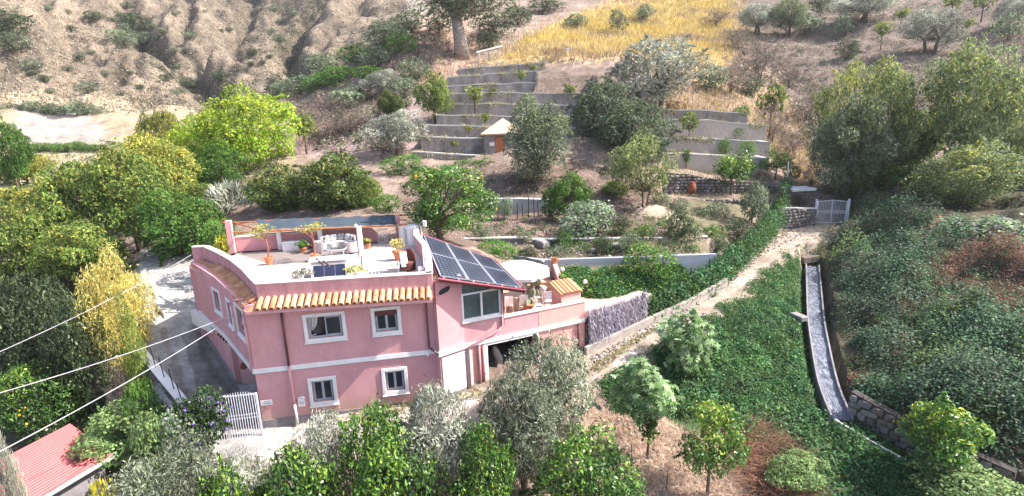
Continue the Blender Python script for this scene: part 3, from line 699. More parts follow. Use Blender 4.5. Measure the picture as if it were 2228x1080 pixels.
for s, zt in ((B2.sz(1051, 760)[0]-.22, 2.55), (B2.sz(1051, 760)[0]-.02, 2.5)):
    pipe([B2.w(s,.08,zt), B2.w(s,.08,.45)], .05, PINKP)
pipe([B2.w(B2.L-.42,.09,2.58), B2.w(B2.L-.42,.09,1.3)], .045, BROWNP)
pipe([B2.w(pr-.03,.07,4.9), B2.w(pr-.03,.07,3.3), B2.w(pr-.25,.14,3.15), B2.w(.2,.16,2.68), B2.w(.12,.1,2.5), B2.w(.12,.09,.5)], .045, PINKP)
# floor and flank of the open terrace
WT = [tuple(B2.w(0,-.25,0)[:2]), tuple(B2.w(B2.L,-.22,0)[:2]), (3.0, 28.0), (2.2, 31.6), (-5.2, 31.2), (-3.9, 25.5), tuple(B1.w(.05,-.35,0)[:2])]
g = MB(); g.prism(WT, 2.62, FLZ); build('open_terrace_floor', g, ORANGEF, house)
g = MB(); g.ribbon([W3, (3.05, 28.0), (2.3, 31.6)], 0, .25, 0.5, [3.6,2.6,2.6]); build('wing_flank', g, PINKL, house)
# veranda roof
N0, N1, F1_, F0_ = np.array((-3.12,22.02,6.16)), aty(1143,632,23.55), aty(1075,567,28.6), np.array((-5.0,29.9,6.30))
def rp(a, b, up_=0.0):
    p = (N0*(1-a)+N1*a)*(1-b)+(F0_*(1-a)+F1_*a)*b; return np.array([p[0], p[1], p[2]+up_])
g = MB()
vs = [rp(0,0,0), rp(1,0,0), rp(1,1,0), rp(0,1,0), rp(0,0,-.13), rp(1,0,-.13), rp(1,1,-.13), rp(0,1,-.13)]
g.add(vs, [(0,1,2,3),(7,6,5,4),(0,4,5,1),(1,5,6,2),(2,6,7,3),(3,7,4,0)]); vroof = build('veranda_roof', g, DKRED, house)
g = MB(); g.tube([rp(-.005,-.01,.02), rp(1.0,-.01,.02), rp(1.01,1.0,.02)], .05, 6); g.tube([rp(0,1.005,.03), rp(1,1.005,.03)], .06, 6); build('roof_edge', g, REDEDGE, vroof)
PVCELL = mat('dark photovoltaic cell', (0.010,0.013,0.032), .3, (0.016,0.02,0.042), 3, spec=.6)
PVFR = mat('aluminium panel frame', (0.40,0.41,0.46), .35, metal=.3)
PVBK = mat('pale panel backsheet', (0.30,0.33,0.42), .3, spec=.5)
edges = [0.03, 0.335, 0.345, 0.65, 0.66, 0.965]
for k in range(3):
    a0, a1 = edges[2*k], edges[2*k+1]
    for b0, b1 in ((.025, .4985), (.5015, .975)):
        pn_ = thing('solar_panel', rp((a0+a1)/2,(b0+b1)/2,.05), ['solar panel beside the white parapet','solar panel in the middle row','solar panel in the row nearest the white parasol'][k] + (' at the front eave' if b0 < .1 else ' at the rear edge'), 'solar panel', 'solar panels on the veranda roof')
        def slab(x0, x1, y0, y1, z0, z1):
            q = MB(); q.add([rp(x0,y0,z1),rp(x1,y0,z1),rp(x1,y1,z1),rp(x0,y1,z1),rp(x0,y0,z0),rp(x1,y0,z0),rp(x1,y1,z0),rp(x0,y1,z0)], [(0,1,2,3),(7,6,5,4),(0,4,5,1),(1,5,6,2),(2,6,7,3),(3,7,4,0)]); return q
        build('backsheet', slab(a0,a1,b0,b1,.05,.085), PVBK, pn_)
        fr = MB()
        for x0,x1,y0,y1 in ((a0-.003,a0+.005,b0,b1),(a1-.005,a1+.003,b0,b1),(a0,a1,b0-.001,b0+.002),(a0,a1,b1-.002,b1+.001)):
            q = slab(x0,x1,y0,y1,.045,.10); fr.add(q.v, q.f)
        build('frame', fr, PVFR, pn_)
        ce = MB(); nx, ny = 6, 10
        for i in range(nx):
            for j in range(ny):
                u0 = a0+.012+(a1-a0-.024)*i/nx; u1 = a0+.012+(a1-a0-.024)*(i+1)/nx; v0 = b0+.008+(b1-b0-.016)*j/ny; v1 = b0+.008+(b1-b0-.016)*(j+1)/ny
                m_ = .05*(u1-u0); mv = .075*(v1-v0)
                ce.quad(rp(u0+m_,v0+mv,.089), rp(u1-m_,v0+mv,.089), rp(u1-m_,v1-mv,.089), rp(u0+m_,v1-mv,.089))
        build('solar_cells', ce, PVCELL, pn_, kind='stuff')
for k in range(6):
    g = MB(); p = rp(.06+.165*k, .004, .08); g.cbox(p, (.09,.06,.07), .6); build('panel_clamp', g, PVFR, vroof)
# veranda glazing in the second bay
def roofz(fac, s, o=-.05):
    """underside height of the veranda roof above a point of a facade"""
    w = fac.w(s, o, 0); u1 = N1-N0; v1 = F0_-N0; nrm = np.cross(u1, v1); return float(N0[2]-((w[0]-N0[0])*nrm[0]+(w[1]-N0[1])*nrm[1])/nrm[2])-.14
sa, sb = gz[0], pr-.06
zb, zt = gz[2], gz[3]
wallmb = B2.mb()
if sa > 0.05:
    wallmb.add([(0,0,gz[2]-.085),(sa,0,gz[2]-.085),(sa,0,roofz(B2,sa)),(0,0,roofz(B2,0)),(0,-.25,gz[2]-.085),(sa,-.25,gz[2]-.085),(sa,-.25,roofz(B2,sa)),(0,-.25,roofz(B2,0))], [(0,1,2,3),(7,6,5,4),(0,4,5,1),(1,5,6,2),(2,6,7,3),(3,7,4,0)])
    build('wing_wall', wallmb, PINK, house)
vw = B2.mb(); f = .08; zt = min(zt, roofz(B2, sb)-.06); zb = max(2.9, zb)
mid = (sa+sb)/2
for bx in ((sa,sb,-.14,.03,zb,zb+f),(sa,sb,-.14,.03,zt-f,zt),(sa,sa+f,-.14,.03,zb+f,zt-f),(sb-f,sb,-.14,.03,zb+f,zt-f),(mid-f/2,mid+f/2,-.14,.035,zb+f,zt-f)): vw.box(*bx)
vw.box(sa-.04, sb+.04, .0, .10, zb-.08, zb-.004)
vwin = build('veranda_window', vw, WHITE, house)
for p, q in ((sa+f, mid-f/2), (mid+f/2, sb-f)):
    gq = B2.mb(); gq.box(p, q, -.08, -.06, zb+f, zt-f); build('pane', gq, GLASSB, vwin)
gq = B2.mb(); A_ = roofz(B2, sa); Bz = roofz(B2, sb)
gq.add([(sa,-.06,zt),(sb,-.06,zt),(sb,-.06,Bz),(sa,-.06,A_),(sa,-.09,zt),(sb,-.09,zt),(sb,-.09,Bz),(sa,-.09,A_)], [(0,1,2,3),(7,6,5,4),(0,4,5,1),(1,5,6,2),(2,6,7,3),(3,7,4,0)])
build('transom_pane', gq, GLASSB, vwin)
g = B2.mb(); g.box(pr-.05, pr+.07, -.2, .05, 3.3, roofz(B2, pr)); build('veranda_post', g, BROWNP, house)
g = B2.mb(); g.box(pr-.3, pr-.05, -5.0, -.2, FLZ, roofz(B2, pr, -3)-.2); build('veranda_side_wall', g, PINKL, house)
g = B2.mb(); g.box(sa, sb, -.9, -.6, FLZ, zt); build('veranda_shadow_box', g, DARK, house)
# oval window in bay one
so, zo = B1.sz(966, 632)
g = B1.mb(); n = 16; hw, hh = .34, .17
ring = [(so+hw*math.copysign(abs(math.cos(t))**.75, math.cos(t)), zo+hh*math.copysign(abs(math.sin(t))**.75, math.sin(t))+.10*math.cos(t)) for t in [2*math.pi*k/n for k in range(n)]]
g.add([(s,.004,z) for s, z in ring]+[(s,.04,z) for s, z in ring]+[(so+(s-so)*.86,.04,zo+(z-zo)*.8) for s, z in ring]+[(so+(s-so)*.86,.006,zo+(z-zo)*.8) for s, z in ring],
      [(k,(k+1)%n,n+(k+1)%n,n+k) for k in range(n)]+[(n+k,n+(k+1)%n,2*n+(k+1)%n,2*n+k) for k in range(n)]+[(2*n+k,2*n+(k+1)%n,3*n+(k+1)%n,3*n+k) for k in range(n)])
ow = build('oval_window', g, PINK, house)
g = B1.mb(); g.add([(so+(s-so)*.87,.012,zo+(z-zo)*.82) for s, z in ring], [tuple(range(n))]); build('pane', g, GLASS, ow)
# little things on the walls
def wall_thing(name, fac, px, py, w, h, m, label, cat, t=.05):
    s, z = fac.sz(px, py); c = fac.w(s, 0, z); T = thing(name, c, label, cat); g = fac.mb(); g.box(s-w/2, s+w/2, .004, t, z-h/2, z+h/2); build('panel', g, m, T, bevel=.01); return T, s, z
TEAL = mat('teal lettering', (.12,.36,.40), .6)
T, s, z = wall_thing('house_sign', FM, 580, 876, .47, .24, WHITE, 'small white wall sign with two lines of teal lettering beside the gate', 'sign', .03)
def dashes(fac, s0, z, ws, h, gap, T, m, name, o=.034):
    x = s0
    for w in ws: q = fac.mb(); q.box(x, x+w, .031, o, z, z+h); build(name, q, m, T); x += w+gap
dashes(FM, s-.11, z+.03, (.05,.04,.06,.05), .035, .012, T, TEAL, 'letter'); dashes(FM, s-.17, z-.055, (.05,.06,.04,.05,.06,.04), .04, .012, T, TEAL, 'letter')
g = FM.mb(); g.box(s-.03, s+.03, .004, .05, z-.25, z-.17); bell = build('door_bell', g, TERRA); tag(bell, 'small reddish bell box under the white wall sign', 'bell')
T, s, z = wall_thing('meter_box', FM, 657, 874, .26, .34, WHITE, 'white wall box with arched top and dark slots beside the lower window', 'box', .12)
g = FM.mb(); g.tube([(s-.13,.06,z+.172),(s-.08,.06,z+.21),(s,.06,z+.23),(s+.08,.06,z+.21),(s+.13,.06,z+.172)], .045, 6); build('lid', g, WHITE, T)
for k in range(2):
    q = FM.mb(); q.box(s-.08, s+.09, .121, .126, z+.02-.08*k, z+.06-.08*k); build('slot', q, GREYF, T)
for fx, fy, fac in ((930,771,FM),(1114,731,B2)):
    s, z = fac.sz(fx, fy); c = fac.w(s, .08, z); g = MB(); g.ball(c, .07); o = build('wall_lamp', g, WHITE if fac is FM else GREYF, smooth=True)
    tag(o, 'small white globe lamp under the string course near the wing' if fac is FM else 'small grey lamp above the open garage doorway', 'lamp')
p = atz(530, 797, 1.7); g = MB(); g.lathe((p[0], p[1]-.02, p[2]-.15), [(.05,0),(.14,.05),(.16,.18),(.1,.3)], 10); o = build('wall_lantern', g, RED); tag(o, 'round red clay lantern in the recess under the villa corner', 'lantern')

# ------------------------------------------------------------------ walls, road edges, water
def stone_meshes():
    out = []; r = random.Random(11)
    for m in STONE:
        for v in range(3):
            g = MB(); n, mm = 6, 4; vs = []
            for i in range(mm+1):
                t = math.pi*i/mm
                for k in range(n):
                    a = 2*math.pi*(k+.5)/n; q = lambda x: math.copysign(abs(x)**.55, x)
                    j = 1+r.uniform(-.16, .16)
                    vs.append((.5*q(math.sin(t))*q(math.cos(a))*j, .5*q(math.sin(t))*q(math.sin(a))*j, -.5*q(math.cos(t))*j))
            g.add(vs, [(i*n+k, i*n+(k+1)%n, (i+1)*n+(k+1)%n, (i+1)*n+k) for i in range(mm) for k in range(n)])
            me = bpy.data.meshes.new('stone'); me.from_pydata(g.v, [], g.f); me.materials.append(m); out.append(me)
    return out
STM = stone_meshes()
def stone_wall(name, pts, z0, z1, size, label, parts=True, seed=0, thick=.35, cat='stone wall', side=-1, cap=None, group=None, maxn=300):
    """dry stone wall along a plan line (stones on the side facing the viewer), dark core behind"""
    r = random.Random(seed); pts = [np.array(p[:2], float) for p in pts]; n = len(pts)
    z0 = list(z0) if hasattr(z0, '__len__') else [z0]*n; z1 = list(z1) if hasattr(z1, '__len__') else [z1]*n
    T = thing(name, (pts[0][0], pts[0][1], z0[0]), label, cat, group)
    g = MB(); g.ribbon(pts, -thick/2, thick/2, [z-.3 for z in z0], [z-.04 for z in z1]); build('core', g, MORTAR, T)
    if cap: g = MB(); g.ribbon(pts, -thick/2-.04, thick/2+.04, [z-.035 for z in z1], [z+.05 for z in z1]); build('cap', g, cap, T)
    seg = [np.linalg.norm(b-a) for a, b in zip(pts[:-1], pts[1:])]; cum = np.r_[0, np.cumsum(seg)]; L = cum[-1]
    V = []; Q = []; made = 0; mats = []
    hmax = max(b-a for a, b in zip(z0, z1)); row = 0; h = 0
    slots = []
    while h < hmax+.1:
        rh = size*.62*r.uniform(.8, 1.25); s = r.uniform(-.2, .2)*size
        while s < L:
            w = size*r.uniform(.65, 1.5); c = s+w/2
            if c < L:
                zb = np.interp(c, cum, z0); zt = np.interp(c, cum, z1)
                if zb+h+rh*.6 < zt: slots.append((c, zb+h+rh/2, w, min(rh, zt-zb-h+.02)))
            s += w
        h += rh
    if len(slots) > maxn: parts = False if not parts else parts
    r.shuffle(slots)
    for i, (c, z, w, rh) in enumerate(slots):
        k = min(max(np.searchsorted(cum, c)-1, 0), n-2); d = (pts[k+1]-pts[k])/seg[k]; nn = np.array([-d[1], d[0]])
        p = pts[k]+d*(c-cum[k])+nn*side*(thick/2-.02+r.uniform(-.02, .04)); me = r.choice(STM); ang = math.atan2(d[1], d[0])
        if parts and i < maxn:
            o = link(bpy.data.objects.new('stone', me)); o.parent = T; o0 = ORG[T]
            o.location = (p[0]-o0[0], p[1]-o0[1], z-o0[2]); o.scale = (w*1.0, .22, rh*1.0)
            o.rotation_euler = (r.uniform(-.1,.1), r.uniform(-.1,.1), ang+r.uniform(-.1,.1))
        else:
            A = np.array([v.co[:] for v in me.vertices])*np.array([w*1.0, .22, rh*1.0]); ca, sa_ = math.cos(ang), math.sin(ang)
            A = np.c_[A[:,0]*ca-A[:,1]*sa_+p[0]-T.location.x, A[:,0]*sa_+A[:,1]*ca+p[1]-T.location.y, A[:,2]+z-T.location.z]
            Q.append(np.array([pp.vertices[:] for pp in me.polygons])+len(V)*len(A)); V.append(A); mats += [STONE.index(me.materials[0])]*len(me.polygons)
    if V:
        me = np_mesh('stones', np.vstack(V), np.vstack(Q))
        for m in STONE: me.materials.append(m)
        me.polygons.foreach_set('material_index', mats); mesh_obj('stones', me, T, 'stuff')
    return T
TERR = mat('pale terrace wall render', (0.46, 0.41, 0.36), 0.95, (0.38, 0.345, 0.32), 0.6, bump=0.5, bscale=5, grain=0.5)
# terraces: crest line walls
names_l = ['grey terrace wall with rounded end, topmost of the flight','terrace wall just below the topmost, ending square beside bare soil','third terrace wall down, ending in a rounded whitish corner',
 'terrace wall directly below the rounded whitish corner, behind two small trees','long terrace wall running behind the leaning small tree','terrace wall behind the foot of the leaning small tree',
 'terrace wall with dark stains just above the hut roof','terrace wall level with the sandy hut roof','lowest grey terrace wall at the foot of the sandy roofed hut']
names_r = ['rough terrace wall under the big silver olive, topmost on the right','pale terrace wall with a grey square return at its right end','pale terrace wall behind the bare sapling','pale terrace wall behind the narrow green cypress shrub']
r_t = random.Random(31)
for i, L in enumerate(ter_lines):
    pts = [tuple(p[:2]) for p in L]; z1 = [p[2] for p in L]
    pts = [tuple(q[:2]) for q in dens([np.array([*p, z]) for p, z in zip(pts, z1)], 1.1)]; z1 = [q[2]+r_t.uniform(-.05,.05) for q in dens(L, 1.1)] if i < 13 else [q[2] for q in dens(L, 1.1)]
    Z = lambda p, dy: float(ground(p[0], p[1]-dy))
    if i < 9:
        if i in (0, 2): pts += [(pts[-1][0]+.45, pts[-1][1]+.35), (pts[-1][0]+.55, pts[-1][1]+1.0), (pts[-1][0]+.35, pts[-1][1]+2.2)]; z1 += [z1[-1]]*3
        z0 = [min(Z(p, .8), z-.5)-.3 for p, z in zip(pts, z1)]
        T = thing('terrace_wall', (*pts[0], z0[0]), names_l[i], 'terrace wall', 'terrace walls left of the big olives')
        g = MB(); g.ribbon(pts, -.62, .34, z0, z1); build('wall_face', g, TERW, T, bevel=.03)
        g = MB(); g.ribbon(pts, -.65, -.2, [z+.003 for z in z1], [z+.13 for z in z1]); build('coping', g, PALEC, T)
    elif i < 13:
        pts += [(pts[-1][0]+.1, pts[-1][1]+2.6)]; z1 += [z1[-1]]
        z0 = [min(Z(p, .8), z-.5)-.3 for p, z in zip(pts, z1)]
        T = thing('terrace_wall', (*pts[0], z0[0]), names_r[i-9], 'terrace wall', 'terrace walls right of the big olives')
        g = MB(); g.ribbon(pts, -.55, .34, z0, z1); build('wall_face', g, TERR if i > 9 else TERW, T, bevel=.03)
        g = MB(); g.ribbon(pts, -.58, -.2, [z+.003 for z in z1], [z+.12 for z in z1]); build('coping', g, PALEC, T)
    elif i < 15:
        z0 = [min(Z(p, .7), z-.6)-.1 for p, z in zip(pts, z1)]
        stone_wall('dry_stone_wall', [(p[0], p[1]-.42) for p in pts], z0, z1, .42, ['dark dry stone wall with the red clay jar at its foot','dry stone wall with leafless vine posts along its foot'][i-13], parts=False, seed=i)
    else:
        z0 = [min(Z(p, .7), z-.8)-.2 for p, z in zip(pts, z1)]
        T = thing('garden_wall', (*pts[0], z0[0]), 'long grey garden wall behind a row of thin dark posts', 'wall')
        g = MB(); g.ribbon(pts, -.45, .3, z0, z1); build('wall_face', g, CONC, T)
# thin dark posts before the garden wall
r_ = random.Random(5)
for k, px in enumerate((1056,1067,1083,1098,1126,1138,1150,1163,1172,1186,1196,1204)):
    p = aty(px, 470, 43.2+r_.uniform(-.3,.3)); z = float(ground(p[0], p[1])); h = r_.uniform(1.2, 1.75)
    g = MB(); g.tube([(p[0],p[1],z-.2),(p[0]+r_.uniform(-.08,.08),p[1],z+h)], .035, 5); o = build('vine_post', g, IRON)
    tag(o, 'thin dark upright vine post in front of the long grey garden wall', 'post', 'vine posts before the garden wall')
# kerb wall in the garden, grey concrete wall
def simple_wall(name, pix, Y, h, m, label, cat, t=.25, cap=None, zdrop=.3):
    L = [aty(x, y, yy) for (x, y), yy in zip(pix, Y if hasattr(Y,'__len__') else [Y]*len(pix))]
    T = thing(name, L[0]-np.array([0,0,h]), label, cat); g = MB(); g.ribbon([tuple(p[:2]) for p in L], 0, t, [p[2]-h-zdrop for p in L], [p[2] for p in L]); build('wall_face', g, m, T, bevel=.015)
    if cap: g = MB(); g.ribbon([tuple(p[:2]) for p in L], -.05, t+.05, [p[2]+.003 for p in L], [p[2]+.08 for p in L]); build('coping', g, cap, T)
    return T
simple_wall('kerb_wall', [(830,532),(1000,522),(1148,519)], 36, .5, STONE[0], 'low garden kerb wall with white top behind the clipped round bush', 'wall', cap=PALEC)
simple_wall('kerb_wall', [(1158,523),(1320,521),(1480,520),(1540,517)], 36, .5, STONE[0], 'low garden kerb wall with white top above the blue grey concrete wall', 'wall', cap=PALEC)
CONCB = mat('blue grey concrete', (0.33, 0.35, 0.40), 0.9, (0.26, 0.275, 0.32), 0.8, bump=0.25, bscale=10, stretch=(.5, 1, 5), grain=0.35)
simple_wall('concrete_wall', [(1112,556),(1176,566),(1366,560),(1560,553)], [33.5,31.8,32.2,32.8], 1.0, CONCB, 'smooth blue grey concrete wall at the back of the green garden', 'wall', cap=None)
# gate side wall and stone walls by the road
gw0, gw1 = aty(1688,452,44.2), aty(1774,454,45.2)
stone_wall('roadside_stone_wall', [gw0, (gw0+gw1)/2, gw1], [2.45,2.5,2.6], [gw0[2],(gw0[2]+gw1[2])/2,gw1[2]], .36, 'short stone wall with pale cap beside the white far gate', parts=False, seed=3, cap=PALEC)
# roadside kerb below the creeper fence
K = [atz(1276,754,1.5), atz(1400,696,1.9), atz(1505,648,2.25), atz(1585,603,2.65)]
T = thing('roadside_kerb', K[0], 'low pale concrete kerb wall along the dirt road under the creepers', 'kerb')
g = MB(); g.ribbon([tuple(p[:2]) for p in K], 0, .2, [p[2]-.8 for p in K], [p[2]-.08 for p in K]); build('kerb_face', g, mat('weathered road kerb', (.38,.335,.30), .95, (.25,.22,.20), 1.5, bump=.4, grain=.5), T, bevel=.02)
p = atz(1592,583,2.3); g = MB(); g.cbox((p[0],p[1],3.0), (.24,.24,1.7), .5); o = build('concrete_post', g, CONC, bevel=.015); tag(o, 'square grey concrete post among creepers on the road edge', 'post')
# drive parapet with dark posts, lower stone wall
D0, D1 = atz(304,760,1.6), atz(397,872,0.5)
Dp = [D0, D0*.66+D1*.34, D0*.33+D1*.67, D1]
T = stone_wall('drive_parapet', [tuple(p[:2]) for p in Dp], [p[2]-1.4 for p in Dp], [p[2]-.03 for p in Dp], .4, 'stone drive wall with pale cap and thin dark posts', parts=True, seed=8, side=-1, thick=.34, cap=WHITE, maxn=200)
for k, t in enumerate((.16,.38,.58,.80,.94)):
    q = D0*(1-t)+D1*t; g = MB(); g.tube([(q[0]+.05,q[1],q[2]),(q[0]-.03,q[1],q[2]+1.05-(.35 if k == 4 else 0))], .022, 5)
    tag(build('fence_post', g, IRON), 'thin dark iron post on the drive wall, '+('nearest the golden bamboo','second from the golden bamboo','in the middle of the row','second from the purple creeper','short one by the purple creeper')[k], 'post', 'posts on the drive wall')
Lw = [atz(150,772,-.15), atz(195,822,-.15), atz(262,862,-.2), atz(335,886,-.2), atz(385,880,0)]
stone_wall('garden_stone_wall', [tuple(p[:2]) for p in Lw], [p[2]-1.1 for p in Lw], [p[2] for p in Lw], .42, 'rough low stone wall curving below the drive on the left', parts=True, seed=9, side=-1, maxn=160)
# water channel
P = np.array(CANAL)
def off_line(P, d): return [tuple(np.array(p[:2])+q*d) for p, q in zip(P, plan_normals([tuple(a[:2]) for a in P]))]
T = thing('water_channel', P[0], 'narrow concrete water channel running down beside the bramble bank', 'channel')
for sd, nm in ((-.46, 'channel_wall'), (.38, 'channel_wall')):
    g = MB(); l = [tuple(a[:2]) for a in P]; g.ribbon(l, sd, sd+.08, [a[2]-.9 for a in P], [a[2]+(.06 if sd < 0 else .0) for a in P]); build(nm, g, GREYB, T)
def water_mat():
    m, nt, b, out = _new('rushing white water'); N = nt.nodes.new; L = nt.links.new; geo = N('ShaderNodeNewGeometry')
    mp = N('ShaderNodeMapping'); mp.inputs['Rotation'].default_value = (0,0,math.radians(22)); mp.inputs['Scale'].default_value = (5, 1.6, 3); L(geo.outputs['Position'], mp.inputs[0])
    nz = N('ShaderNodeTexNoise'); nz.inputs['Scale'].default_value = 1.6; nz.inputs['Detail'].default_value = 7; nz.inputs['Roughness'].default_value = .7; nz.inputs['Distortion'].default_value = 1.2; L(mp.outputs[0], nz.inputs['Vector'])
    rp = N('ShaderNodeValToRGB'); e = rp.color_ramp.elements; e[0].position = .38; e[0].color = (.06,.07,.10,1); e[1].position = .70; e[1].color = (.36,.39,.48,1)
    L(nz.outputs['Fac'], rp.inputs[0]); L(rp.outputs[0], b.inputs['Base Color']); b.inputs['Roughness'].default_value = .2; b.inputs['Specular IOR Level'].default_value = .6
    bp = N('ShaderNodeBump'); bp.inputs['Distance'].default_value = .15; L(nz.outputs['Fac'], bp.inputs['Height']); L(bp.outputs[0], b.inputs['Normal']); return m
WATER = water_mat()
Pd = np.array(dens(P, .25)); nor = plan_normals([tuple(a[:2]) for a in Pd]); vs = []; rw = np.random.default_rng(4)
for i, (p, q) in enumerate(zip(Pd, nor)):
    for k in range(7):
        d = -.38+.76*k/6; vs.append((p[0]+q[0]*d, p[1]+q[1]*d, p[2]-.16+rw.uniform(-.05,.05)))
g = MB(); g.add(vs, [(i*7+k, i*7+k+1, (i+1)*7+k+1, (i+1)*7+k) for i in range(len(Pd)-1) for k in range(6)])
tag(build('water', g, WATER, smooth=True), kind='structure')
p = P[0]; g = MB(); g.cbox((p[0],p[1]+.5,p[2]+.25), (1.6,.5,.5), .35); tag(build('channel_cover_slab', g, STONE[1], bevel=.05), 'rough stone slab bridging the upper mouth of the water channel', 'slab')
q = atz(1738,690,.85); g = MB(); g.cbox((q[0],q[1],q[2]), (.5,.9,.3), .3); tag(build('stone_block', g, STONE[2], bevel=.04), 'flat pale stone block on the left edge of the water channel', 'stone')
# ditch edge and the stone wall at lower right
Dt = np.array(DITCH); l = [tuple(a[:2]) for a in Dt]
T = thing('ditch_edge', Dt[0], 'thin pale concrete edge along the dark ditch below the channel', 'kerb'); g = MB(); g.ribbon(l, -.52, -.44, [a[2]-.6 for a in Dt], [a[2]+.06 for a in Dt]); build('kerb_face', g, PALEC, T)
dl = off_line(Dt, .62)
if (np.array(dl[0])-np.array(l[0]))[0] < 0: dl = off_line(Dt, -.62)
stone_wall('bank_stone_wall', dl, [a[2]-.45 for a in Dt], [a[2]+1.15 for a in Dt], .46, 'dark rubble stone wall holding the bramble bank above the ditch', parts=True, seed=12, side=-1, maxn=280)
# roadside slab + small things on the slopes
p = aty(1738, 411, 47.5); g = MB(); g.cbox((p[0],p[1],p[2]), (2.2,1.6,.22), .1); g2 = build('concrete_slab', g, PALEC, bevel=.02); tag(g2, 'pale flat concrete cistern lid right of the dry stone wall', 'slab')
p = aty(1505, 418, 48.6); z = p[2]; g = MB(); g.lathe((p[0],p[1],z-.1), [(.22,0),(.36,.25),(.38,.55),(.28,.85),(.22,.92),(.28,.98)], 14); tag(build('clay_jar', g, RED, smooth=True), 'big red clay jar at the foot of the dark dry stone wall', 'jar')
p = aty(1235, 137, 85); g = MB(); g.cbox((p[0],p[1],p[2]+.9), (.45,.45,2.0)); g.cbox((p[0],p[1],p[2]+1.95), (.6,.6,.16)); tag(build('white_pillar', g, WHITE), 'white square pillar standing alone above the topmost terrace', 'pillar')
T = thing('concrete_shelter', aty(1052,136,88), 'small pale concrete shelter with open bays beside the gum tree', 'shelter'); b0 = ORG[T]
g = MB()
for dx in (0, 1.1, 2.0, 2.9): g.cbox((b0[0]+dx-.6, b0[1]+dx*.5, b0[2]+.6+dx*.15), (.28,.28,1.6))
build('post', g, PALEC, T, kind='stuff'); g = MB(); g.add([(b0[0]-1,b0[1],b0[2]+1.4),(b0[0]+3,b0[1]+2,b0[2]+2.4),(b0[0]+3,b0[1]+2,b0[2]+2.6),(b0[0]-1,b0[1],b0[2]+1.6),(b0[0]-1,b0[1]+.5,b0[2]+1.4),(b0[0]+3,b0[1]+2.5,b0[2]+2.4),(b0[0]+3,b0[1]+2.5,b0[2]+2.6),(b0[0]-1,b0[1]+.5,b0[2]+1.6)], [(0,1,2,3),(7,6,5,4),(0,4,5,1),(1,5,6,2),(2,6,7,3),(3,7,4,0)]); build('beam', g, PALEC, T)
# hut on the terraces
hb = aty(1090, 338, 58.5); hz = float(hb[2]); T = thing('garden_hut', hb, 'small square hut with sandy pyramid roof and arched orange door', 'hut')
hx, hy = hb[0]+.3, hb[1]+1.6
g = MB(); g.box(hx-2.0,hx+2.0,hy-1.7,hy+1.7,hz-.6,hz+2.25); build('wall', g, TERW, T)
g = MB(); z = hz+2.25; e = 2.35; g.add([(hx-e,hy-2.05,z),(hx+e,hy-2.05,z),(hx+e,hy+2.05,z),(hx-e,hy+2.05,z),(hx,hy,z+1.5),(hx-e,hy-2.05,z-.12),(hx+e,hy-2.05,z-.12),(hx+e,hy+2.05,z-.12),(hx-e,hy+2.05,z-.12)], [(0,1,4),(1,2,4),(2,3,4),(3,0,4),(8,7,6,5),(0,5,6,1),(1,6,7,2),(2,7,8,3),(3,8,5,0)]); build('roof', g, SHEDTILE, T)
g = MB(); xs = hx-.35; arc = [(xs-.5,hz),(xs+.5,hz),(xs+.5,hz+1.45)]+[(xs+.5*math.cos(a),hz+1.45+.42*math.sin(a)) for a in np.linspace(.3,math.pi-.3,6)]+[(xs-.5,hz+1.45)]
k = len(arc); g.add([(x,hy-1.74,z) for x,z in arc]+[(x,hy-1.70,z) for x,z in arc], [tuple(range(k))]+[(i,(i+1)%k,k+(i+1)%k,k+i) for i in range(k)]); dd = build('door', g, WOOD, T)
g = MB(); g.tube([(x+(x-xs)*.14,hy-1.76,z+.08) for x,z in arc[2:]], .07, 5); build('door_arch', g, RED, dd)
g = MB(); g.box(hx-1.45,hx-.95,hy-1.75,hy-1.703,hz+1.0,hz+1.35); build('sign', g, WHITE, T)
# red shed roof at lower left
RA, RB, RC = atz(152,922,-.35), atz(247,991,-.75), atz(95,1082,-.95)
dv = (RC-RB); L_ = np.linalg.norm(dv); dv = dv/L_; wv = (RB-RA); Wd = np.linalg.norm(wv); wv = wv/Wd
T = thing('shed', (RA+RB)/2-np.array([0,0,2.2]), 'low shed with bright red corrugated sheet roof and white gutter', 'shed')
nn = np.cross(wv, dv); nn = nn/np.linalg.norm(nn); nn = nn if nn[2] > 0 else -nn
ribs = 22; vs = []; Lr = 7.5
for i in range(ribs*4+1):
    u = Wd*i/(ribs*4); hh_ = (.035 if i % 4 in (1, 2) else 0.0)
    for v in (0, Lr): vs.append(tuple(RA+wv*u+dv*v+nn*hh_))
g = MB(); g.add(vs, [(2*i,2*i+2,2*i+3,2*i+1) for i in range(ribs*4)]); build('roof', g, REDROOF, T)
g = MB(); g.tube([tuple(RB+wv*.06+nn*-.02), tuple(RB+wv*.06+dv*Lr)], .07, 8); build('gutter', g, WHITE, T)
g = MB(); a = RA+wv*.3+dv*.3; b = RB-wv*.3+dv*.3; c = RB-wv*.3+dv*7; d = RA+wv*.3+dv*7
g.prism([a[:2],b[:2],c[:2],d[:2]], -3.6, [a[2]-.12,b[2]-.12,c[2]-.12,d[2]-.12] if True else 0); build('wall', g, GREYB, T)
